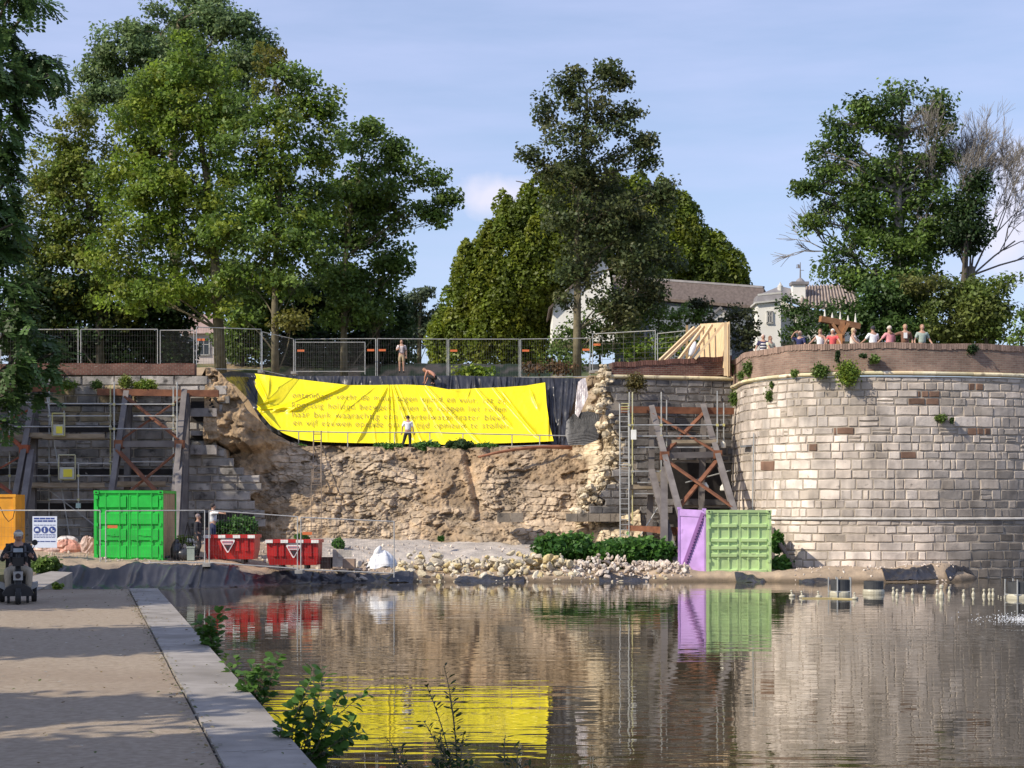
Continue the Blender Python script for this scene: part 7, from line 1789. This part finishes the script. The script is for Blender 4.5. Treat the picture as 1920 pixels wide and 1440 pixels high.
b = MB(); b.box((sx + .0, sy - .29, PZ + .99), (.17, .09, .07), col=(.4, .5, .6)); b.build('display', mat('pale_blue_display', (.25, .32, .38), (.35, .4, .45), scale=6, rough=.3), sco)
b = MB(); b.tube([(sx + .24, sy - .15, PZ + .95), (sx + .30, sy - .14, PZ + 1.08)], .008, 5); b.lathe((sx + .30, sy - .15, PZ + 1.13), [(.055, 0), (.05, .02)], 12, axis=Matrix.Rotation(R(90), 3, 'X')); b.build('mirror', M_blk, sco)
b = MB(); b.box((sx, sy + .32, PZ + .52), (.46, .46, .10)); b.box((sx, sy + .54, PZ + .82), (.46, .10, .56)); b.build('seat', M_blk, sco)
sit = dict(pelvis=(0, -.30, .60), waist=(0, -.30, .74), chest=(0, -.26, .93), neckb=(0, -.24, 1.07), neck=(0, -.22, 1.13), head=(0, -.20, 1.22), top=(0, -.20, 1.30),
           shL=(-.19, -.25, 1.02), elL=(-.30, -.10, .80), wrL=(-.25, .12, .86), haL=(-.23, .17, .88), shR=(.19, -.25, 1.02), elR=(.30, -.10, .80), wrR=(.25, .12, .86), haR=(.23, .17, .88),
           hiL=(-.11, -.22, .58), knL=(-.20, .22, .60), anL=(-.18, .22, .24), toL=(-.18, .36, .20), hiR=(.11, -.22, .58), knR=(.20, .22, .60), anR=(.18, .22, .24), toR=(.18, .36, .20))
def vest(t, T, J, M, sc):
    b = MB()
    for s in (-1, 1): b.tube([T((s * .10, -.30, 1.10)), T((s * .12, -.12, 1.04)), T((s * .13, -.10, .86))], .022, 5, (.09, .09, .10))
    b.build_each('strap', M_cloth, t)
rider = person('rider in black jacket, beige trousers and pale cap sitting on the mobility scooter', (sx, sy + .02, PZ), PI, sit, shirt=(.022, .022, .026), sleeves=1, trousers=(.42, .36, .27), skin=(.42, .25, .19), hair=(.2, .18, .16), hat=(.52, .48, .40), H=1.75, wide=1.2, extra=vest, shoes=(.05, .05, .05))

for o_ in (sco, rider): o_.rotation_euler = (0, 0, R(16))      # driving towards the camera

# ================================================================ site sign
sg = thing('site_safety_sign', 'white site sign with blue lines and three round blue symbols on the left fence', 'sign', W(84, 1028, 58.5))
Ysg = 58.5; p, q = W(61, 968, Ysg), W(107, 1027, Ysg); cx, w, zt, zb = (p.x + q.x) / 2, q.x - p.x, p.z, q.z; h = zt - zb
b = MB(); b.box((cx, Ysg, (zt + zb) / 2), (w, .02, h)); b.build('board', mat('sign_white', (.62, .68, .80), (.68, .73, .84), scale=2, rough=.5), sg)
M_blue = mat('sign_blue', (.03, .06, .25), rough=.5); b = MB(); rn = random.Random(6)
for fz, hh, sp_ in ((.93, .05, .03), (.85, .05, .03), (.72, .018, .02), (.42, .016, .02), (.375, .016, .02), (.33, .016, .02), (.20, .03, .02)):
    x = .06
    while x < .92:
        l = rn.uniform(.05, .14) if hh < .03 else rn.uniform(.12, .24); l = min(l, .94 - x); b.box((cx - w / 2 + (x + l / 2) * w, Ysg - .012, zb + fz * h), (l * w, .008, hh * h)); x += l + .025
b.build('printed_text', M_blue, sg)
for k, fx in enumerate((.19, .50, .81)):
    c = Vector((cx - w / 2 + fx * w, Ysg - .012, zb + .57 * h)); ax = Matrix.Rotation(R(90), 3, 'X')
    b = MB(); b.lathe(c, [(.118, 0), (.118, .008)], 18, axis=ax); sy_ = b.build('symbol', M_blue, sg)
    b = MB(); o = Vector((0, -.014, 0))
    if k == 0: b.ball(c + o + Vector((0, 0, .0)), (.065, .005, .05), 10, 6); b.box(c + o + Vector((0, 0, -.04)), (.15, .006, .02))
    elif k == 1: b.ball(c + o + Vector((0, 0, .045)), (.026, .005, .026), 8, 5); b.box(c + o + Vector((0, 0, -.03)), (.045, .006, .10))
    else: b.box(c + o + Vector((-.02, 0, .0)), (.05, .006, .10)); b.box(c + o + Vector((.02, 0, -.04)), (.11, .006, .035))
    b.build('pictogram', mat('sign_white'), sy_)

# ================================================================ plastic sheets, bags, stones on the bank
def shore_sheet(name, label, p0, p1, d0, d1, seed, m=None, amp=.10, n=150, k=30, lift=.035):
    rs = random.Random(seed); X = np.linspace(p0, p1, n); T = np.linspace(0, 1, k); Xg, Tg = np.meshgrid(X, T)
    sh = interp(Xg, SHX, SHY); e0 = d0 + (fbm(Xg * 1.3, Xg * 0 + seed, 1) - .5) * .5; e1 = d1 + (fbm(Xg * 1.1, Xg * 0 + seed, 2) - .5) * .5
    Yg2 = sh + e0 + (e1 - e0) * Tg; Z = bankz(Xg, Yg2) + lift
    f = np.zeros_like(Z)
    for i in range(int((p1 - p0) * 5)):
        x = rs.uniform(p0, p1); sl = rs.uniform(-.6, .6); f += rs.uniform(.03, amp * 1.5) * np.exp(-np.abs((Xg - x - sl * Tg) / rs.uniform(.03, .12)) ** 1.4) * smooth01((Tg - rs.uniform(-.2, .5)) / .3)
    Z = Z + np.minimum(f, amp * 1.4) * (0.25 + .75 * smooth01(T[:, None] * 3)) * (1 - .8 * smooth01((T[:, None] - .7) / .3)) ; Z = np.maximum(Z, -.02)
    mk(name, np.stack([Xg, Yg2, Z], -1).reshape(-1, 3), grid_faces(n, k), m or M_black, smooth=True, label=label, cat='plastic sheet', group='black plastic sheets along the waterline')
shore_sheet('shore_sheet', 'large crumpled black sheet in the corner behind the end of the path', -15.4, -9.6, -.5, 1.35, 1, amp=.09, n=240)
shore_sheet('shore_sheet', 'black sheet below the fence in front of the left red skip', -9.7, -6.9, -.35, .8, 2, amp=.06)
shore_sheet('shore_sheet', 'black sheet below the fence in front of the right red skip and white bag', -6.95, -3.6, -.3, .6, 3, amp=.06)
shore_sheet('shore_sheet', 'short flat black sheet at the waterline below the yellow stones', -2.1, .45, -.3, .4, 4, amp=.04)
shore_sheet('shore_sheet', 'blue-black sheet at the waterline below the pink rubble', 3.2, 5.0, -.3, .5, 5, amp=.04)
shore_sheet('shore_sheet', 'small crumpled sheet under the light green container', 8.2, 9.2, -.4, .3, 6, amp=.08, n=70)
shore_sheet('shore_sheet', 'crumpled sheet at the waterline left of the two drums', 10.4, 12.2, -.35, .3, 7, amp=.08, n=80)
shore_sheet('shore_sheet', 'torn black sheet over the left sand mound at the tower foot', 13.6, 15.6, .3, 1.0, 8, amp=.05, n=90)
shore_sheet('shore_sheet', 'torn black sheet over the right sand mound at the tower foot', 16.0, 17.6, .1, .6, 9, amp=.05, n=90)
b = MB(); b.bar(W(1490, 1066, 64.6), W(1440, 982, 67.2), .14, .10); b.bar(W(1452, 1095, 62.9) , W(1512, 1093, 62.9), .1, .12); b.build_each('timber_plank', mat('weathered_wood', (.10, .08, .07), (.16, .13, .11), scale=4, rough=.9), None)
for o in [o for o in COL.objects if o.name.startswith('timber_plank')]: props(o, 'dark weathered plank near the foot of the light green container' if o.location.z < 1 and o.dimensions.x > 1 else 'grey plank leaning on the tower right of the light green container', 'plank')
# white bulk bag
b = MB(); rs = random.Random(3); c = W(714, 1052, 61.6); nu_, nv_ = 26, 14; V = []
for j in range(nv_ + 1):
    t_ = j / nv_; rad_ = (1 - t_ ** 1.6) ** .6
    for i in range(nu_):
        a = 2 * math.pi * i / nu_; rr = rad_ * (1 + .16 * math.sin(5 * a + 3 * t_) + .10 * math.sin(11 * a) + rs.uniform(-.05, .05))
        V.append((c.x + .50 * rr * math.cos(a) + .12 * t_, c.y + .34 * rr * math.sin(a), c.z - .22 + .58 * t_ + .05 * math.sin(4 * a)))
F = [(j * nu_ + i, j * nu_ + (i + 1) % nu_, (j + 1) * nu_ + (i + 1) % nu_, (j + 1) * nu_ + i) for j in range(nv_) for i in range(nu_)]
b.add(V, F); b.ball((c.x - .12, c.y, c.z + .32), (.14, .12, .24), 8, 6, jit=.2, rnd=rs, rot=Euler((0, .5, 0)).to_matrix())
b.build('white_bulk_bag', M_white, smooth=True, label='crumpled bright white bulk bag between the stone blocks and yellow stones', cat='bag')
# wrapped rubble behind the sign
for i, (x, y, rx, ry, l, col) in enumerate(((92, 1030, 30, 14, 'long pinkish wrapped bundle below the safety sign', (.55, .40, .34)), (128, 1030, 26, 18, 'bulging orange-pink wrapped bundle right of the safety sign', (.60, .30, .22)), (126, 1014, 20, 9, 'white bag lying on the orange-pink bundle', (.72, .68, .64)), (165, 1027, 15, 22, 'pinkish wrapped pallet beside the green container', (.60, .46, .40)), (152, 1044, 20, 5, 'low pale scrap sheet before the wrapped bundles', (.5, .36, .28)))):
    Y = 61.5 + (i == 2) * .3; s = Y / FPX; b = MB(); rs = random.Random(i); b.ball(W(x, y, Y), (rx * s, rx * s * .7, ry * s), 16, 10, jit=.09, rnd=rs, col=col)
    b.ball(W(x - rx * .3, y - ry * .3, Y - .1), (rx * s * .6, rx * s * .5, ry * s * .7), 12, 8, jit=.12, rnd=rs, col=tuple(k * .85 for k in col)); b.build('wrapped_bundle', mat('wrapped_plastic', (.85, .85, .85), (1.15, 1.1, 1.1), scale=6, rough=.4, attr=True, bump=.5, bscale=12), label=l, cat='bundle', group='wrapped bundles behind the safety sign')
# stones: six shapes, copied
M_rock = mat('broken_stone', (.8, .8, .8), (1.2, 1.18, 1.12), scale=3, rough=.92, attr=True, bump=.6, bscale=8)
def rock_mesh(seed, col, flat=.7):
    rn = random.Random(seed); bm = bmesh.new(); bmesh.ops.create_icosphere(bm, subdivisions=2, radius=1.0)
    pl = [(Vector((rn.uniform(-1, 1), rn.uniform(-1, 1), rn.uniform(-1, 1))).normalized(), rn.uniform(.45, .8)) for _ in range(9)]
    for v in bm.verts:
        for n_, d in pl:
            k = v.co.dot(n_)
            if k > d: v.co -= n_ * (k - d)
        v.co *= rn.uniform(.96, 1.04)
    V = [(v.co.x, v.co.y * .8, v.co.z * flat) for v in bm.verts]; F = [tuple(v.index for v in f.verts) for f in bm.faces]; bm.free()
    me = bpy.data.meshes.new('stone'); me.from_pydata(V, [], F); at = me.color_attributes.new('Col', 'FLOAT_COLOR', 'POINT')
    c4 = np.ones((len(V), 4), dtype=np.float32); c4[:, :3] = col; at.data.foreach_set('color', c4.ravel()); me.materials.append(M_rock); return me
def stones(meshes, n, pos, size, label, group, seed, cat='stone', name='stone'):
    rn = random.Random(seed)
    for i in range(n):
        p, k = pos(rn); s = rn.uniform(*size) * k; o = bpy.data.objects.new(name, rn.choice(meshes)); COL.objects.link(o)
        o.location = p; o.rotation_euler = (rn.uniform(-.6, .6), rn.uniform(-.6, .6), rn.uniform(0, 6.28)); o.scale = (s * rn.uniform(.8, 1.4), s, s * rn.uniform(.7, 1.1)); props(o, label, cat, group)
def heap(px0, px1, Y0, Y1, hf, Ymid=None):
    def f(rn):
        px = rn.uniform(px0, px1); Y = rn.uniform(Y0, Y1); h = hf(px) * max(0, 1 - abs((Y - (Y0 + Y1) / 2) / ((Y1 - Y0) / 2)) ** 2); r_ = rn.random() ** .7; p = gp(px, Y); p.z += h * r_ * .95; return p, 1.0
    return f
yel = [rock_mesh(i, c) for i, c in enumerate([(.52, .45, .32), (.58, .51, .36), (.50, .44, .35), (.56, .45, .24), (.64, .58, .47)])]
pnk = [rock_mesh(10 + i, c) for i, c in enumerate([(.56, .47, .40), (.62, .54, .47), (.48, .40, .34), (.66, .60, .54)])]
gry = [rock_mesh(20 + i, c, .8) for i, c in enumerate([(.42, .37, .33), (.52, .48, .44), (.38, .30, .25)])]
def hy(px): return interp(px, [745, 770, 800, 835, 900, 960, 1010, 1060, 1080], [.3, .8, .85, .4, .55, .75, .7, .6, .2])
def hp(px): return interp(px, [1055, 1100, 1135, 1170, 1210, 1260, 1290], [.2, .55, .75, .55, .4, .3, .15])
stones(yel, 130, heap(748, 1075, 62.9, 64.9, hy), (.14, .27), 'yellowish broken stone in the long heap between white bag and green bushes', 'yellowish stones in the heap on the bank', 1)
stones(pnk, 110, heap(1058, 1292, 63.0, 65.2, hp), (.10, .19), 'pinkish stone in the rubble heap in front of the green bushes', 'pinkish stones in the rubble heap', 2)
stones(gry + pnk[:2], 34, heap(606, 690, 61.8, 63.4, lambda p: .45), (.12, .22), 'grey-brown stone in the pile between the right red skip and the white bag', 'grey-brown stones beside the white bag', 3)
stones(pnk + gry, 24, heap(305, 362, 61.5, 64.0, lambda p: .5), (.14, .28), 'pale stone in the pile right of the green container', 'pale stones right of the green container', 4)
def rubble_stuff(name, label, specs):
    VV = []; FF = []; CC = []; n0 = 0; rn = random.Random(99)
    for meshes, n, pos, size in specs:
        for i in range(n):
            p, k = pos(rn); s_ = rn.uniform(*size); m = rn.choice(meshes); rot = Euler((rn.uniform(-3, 3), rn.uniform(-3, 3), rn.uniform(-3, 3))).to_matrix() @ Matrix.Diagonal((s_ * rn.uniform(.8, 1.4), s_, s_ * rn.uniform(.7, 1.1)))
            co = np.zeros(len(m.vertices) * 3, dtype=np.float32); m.vertices.foreach_get('co', co); co = co.reshape(-1, 3) @ np.array(rot.transposed(), dtype=np.float32) + np.array(p, dtype=np.float32)
            VV.append(co); FF += [tuple(v + n0 for v in q.vertices) for q in m.polygons]; n0 += len(co); CC.append(np.repeat(np.array([m.color_attributes['Col'].data[0].color[:3]]) * rn.uniform(.8, 1.2), len(co), 0))
    mk(name, np.concatenate(VV), FF, M_rock, vcol=np.concatenate(CC), label=label, cat='rubble', kind='stuff')
rubble_stuff('loose_rubble', 'countless small loose stones scattered over the sandy bank', [
    (pnk, 420, heap(1052, 1295, 62.9, 65.4, hp), (.05, .11)), (yel, 160, heap(745, 1080, 62.8, 65.0, hy), (.06, .12)), (pnk + yel[2:3], 200, heap(440, 760, 61.6, 66.5, lambda p: .08), (.04, .10)),
    (yel + pnk, 110, heap(760, 1250, 62.3, 63.4, lambda p: .03), (.04, .09)), (pnk + gry, 90, heap(300, 370, 61.2, 64.4, lambda p: .4), (.06, .13)), (pnk, 160, heap(380, 1000, 66.0, 70.5, lambda p: .05), (.04, .10)), (pnk, 150, heap(1490, 1790, 62.2, 64.6, lambda p: .03), (.03, .07)), (pnk + gry, 120, heap(60, 400, 58.6, 62, lambda p: .03), (.03, .08))])
for i, (x, y, w_, h_, l, c_) in enumerate(((612, 1056, .36, .42, 'dark square stone block right of the right red skip', (.14, .09, .07)), (634, 1052, .40, .62, 'tall pale stone block right of the dark one', (.52, .46, .40)), (655, 1055, .42, .34, 'brown stone block left of the white bag', (.36, .26, .20)), (646, 1034, .5, .25, 'flat pale block lying on the blocks', (.55, .5, .44)))):
    b = MB(); p = W(x, y, 61.5); b.box((p.x, p.y, p.z + h_ / 2 - .2), (w_, .4, h_), rz=R((-8, 6, -4, 10)[i]), col=c_); b.build('stone_block', M_rock, label=l, cat='stone block')
# ================================================================ in the pond: drums, nozzles, floats, spray
M_drum = mat('drum_black', (.035, .038, .042), (.06, .062, .066), scale=3, rough=.6); M_pale = mat('pale_plastic', (.42, .39, .29), (.52, .49, .38), scale=5, rough=.5)
def wpt(px, py): Y = CAMZ * FPX / (py - HORY); return Vector(((px - 960) / FPX * Y, Y, 0))
def drum(px, py, r, h, l, frame):
    c = wpt(px, py); t = thing('pump_drum', l, 'drum', c, 'black drums standing in the pond')
    b = MB(); b.lathe(c + Vector((0, 0, .10)), [(r, 0), (r, h - .1), (r * .93, h - .1), (r * .93, h - .25)], 24); b.build('drum', M_drum, t, smooth=False)
    b = MB(); b.lathe(c + Vector((0, 0, -.12)), [(r * 1.06, 0), (r * 1.1, .1), (r * 1.1, .2), (r * 1.02, .26)], 24); b.build('float_ring', M_pale, t)
    if frame:
        for k in range(5):
            a = k / 5 * 6.28 + .5; b = MB(); p = c + Vector((math.cos(a) * r * 1.18, math.sin(a) * r * 1.18, -.1)); b.tube([p, p + Vector((0, 0, h + .18))], .022, 5); b.build('post', M_galv, t)
        b = MB(); pts = [c + Vector((math.cos(k / 5 * 6.283 + .5) * r * 1.18, math.sin(k / 5 * 6.283 + .5) * r * 1.18, .12)) for k in range(6)]; b.tube(pts, .02, 5); b.build('hoop', M_galv, t)
drum(1576, 1116, .31, .48, 'left black drum in the pond inside a grey tube frame', True); drum(1638, 1113, .31, .40, 'right black drum in the pond on a pale float ring', False); drum(1912, 1122, .36, .50, 'black drum in a grey frame cut by the right picture edge', True)
def bottle(px, py, k, l):
    c = wpt(px, py); b = MB(); b.lathe(c + Vector((0, 0, -.05)), [(.050 * k, 0), (.056 * k, .10 * k), (.028 * k, .17 * k), (.022 * k, .21 * k), (.040 * k, .22 * k), (.042 * k, .27 * k), (.02 * k, .29 * k)], 10)
    b.build('fountain_nozzle', M_pale, label=l, cat='nozzle', group='pale fountain nozzles standing in the pond')
NZ = [(1675, 1115, 1), (1682, 1119, 1), (1694, 1113, 1), (1711, 1118, 1), (1733, 1113, 1), (1757, 1119, 1), (1765, 1121, 1.55), (1780, 1114, 1), (1807, 1120, 1), (1825, 1117, 1), (1845, 1119, 1), (1855, 1118, 1), (1862, 1118, 1)]
ords = ['first', 'second', 'third', 'fourth', 'fifth', 'sixth', 'seventh', 'eighth', 'ninth', 'tenth', 'eleventh', 'twelfth', 'last']
for i, (x, y, k) in enumerate(NZ): bottle(x, y, k, ('largest pale fountain nozzle, in the middle of the row' if k > 1.2 else '%s small pale fountain nozzle counted from the two drums' % ords[i]))
for i, (x, y) in enumerate(((1872, 1120), (1877, 1122), (1883, 1121))): bottle(x, y, .4, 'tiny fountain nozzle at the right end of the row, %s of three' % ords[i])
for i, (x, y, l) in enumerate(((1485, 1119, 'leftmost small float'), (1504, 1121, 'small float at the left end of the floating pipe'), (1535, 1121, 'small float on the floating pipe left of the framed drum'), (1603, 1124, 'small float between the two drums'))):
    c = wpt(x, y); b = MB(); b.ball(c + Vector((0, 0, .03)), (.10, .07, .06), 8, 6); b.tube([c, c + Vector((-.02, 0, .16))], [.03, .022], 6); b.ball(c + Vector((-.02, 0, .18)), .035, 6, 5); b.build('pond_float', M_pale, smooth=True, label=l + ' in the pond', cat='float', group='small floats in the pond')
b = MB(); b.tube([wpt(1504, 1122.5), wpt(1560, 1122.5), wpt(1600, 1124)], .035, 6); b.build('floating_pipe', mat('yellow_brown_pipe', (.35, .28, .12), (.42, .34, .16), scale=3), label='thin yellowish pipe floating left of the framed drum', cat='pipe')
b = MB(); rn = random.Random(3); c = wpt(1925, 1162)
for i in range(700):
    a = rn.uniform(-3.14, 3.14); d_ = abs(rn.gauss(0, .5)); b.ball(c + Vector((math.cos(a) * d_ * 1.3, math.sin(a) * d_, max(0, rn.gauss(.02, .06)))), rn.uniform(.005, .013), 4, 3)
b.build('fountain_splash', mat('white_water', (.8, .83, .88), rough=.2), kind='stuff', label='small white splash of fountain water at the right picture edge', cat='splash')

# grey footing blocks left in the rubble
for i, (x0, x1, y0, y1, n_, l) in enumerate(((1062, 1165, 963, 978, 5, 'row of grey footing blocks at the foot of the rubble below the ladder'), (932, 981, 962, 979, 2, 'pair of grey blocks alone in the lower rubble below the pole end'))):
    b = MB(); rn = random.Random(i)
    for k in range(n_):
        p = W(x0 + (x1 - x0) * k / n_, y1, 70.6); q = W(x0 + (x1 - x0) * (k + 1) / n_, y0, 70.6); g = rn.uniform(.8, 1.1)
        b.box(((p.x + q.x) / 2, 71.1 + rn.uniform(-.02, .02), (p.z + q.z) / 2), (q.x - p.x - .015, 1.0, q.z - p.z), col=(.30 * g, .265 * g, .22 * g))
    b.build('footing_blocks', M_dstone, label=l, cat='stone block')
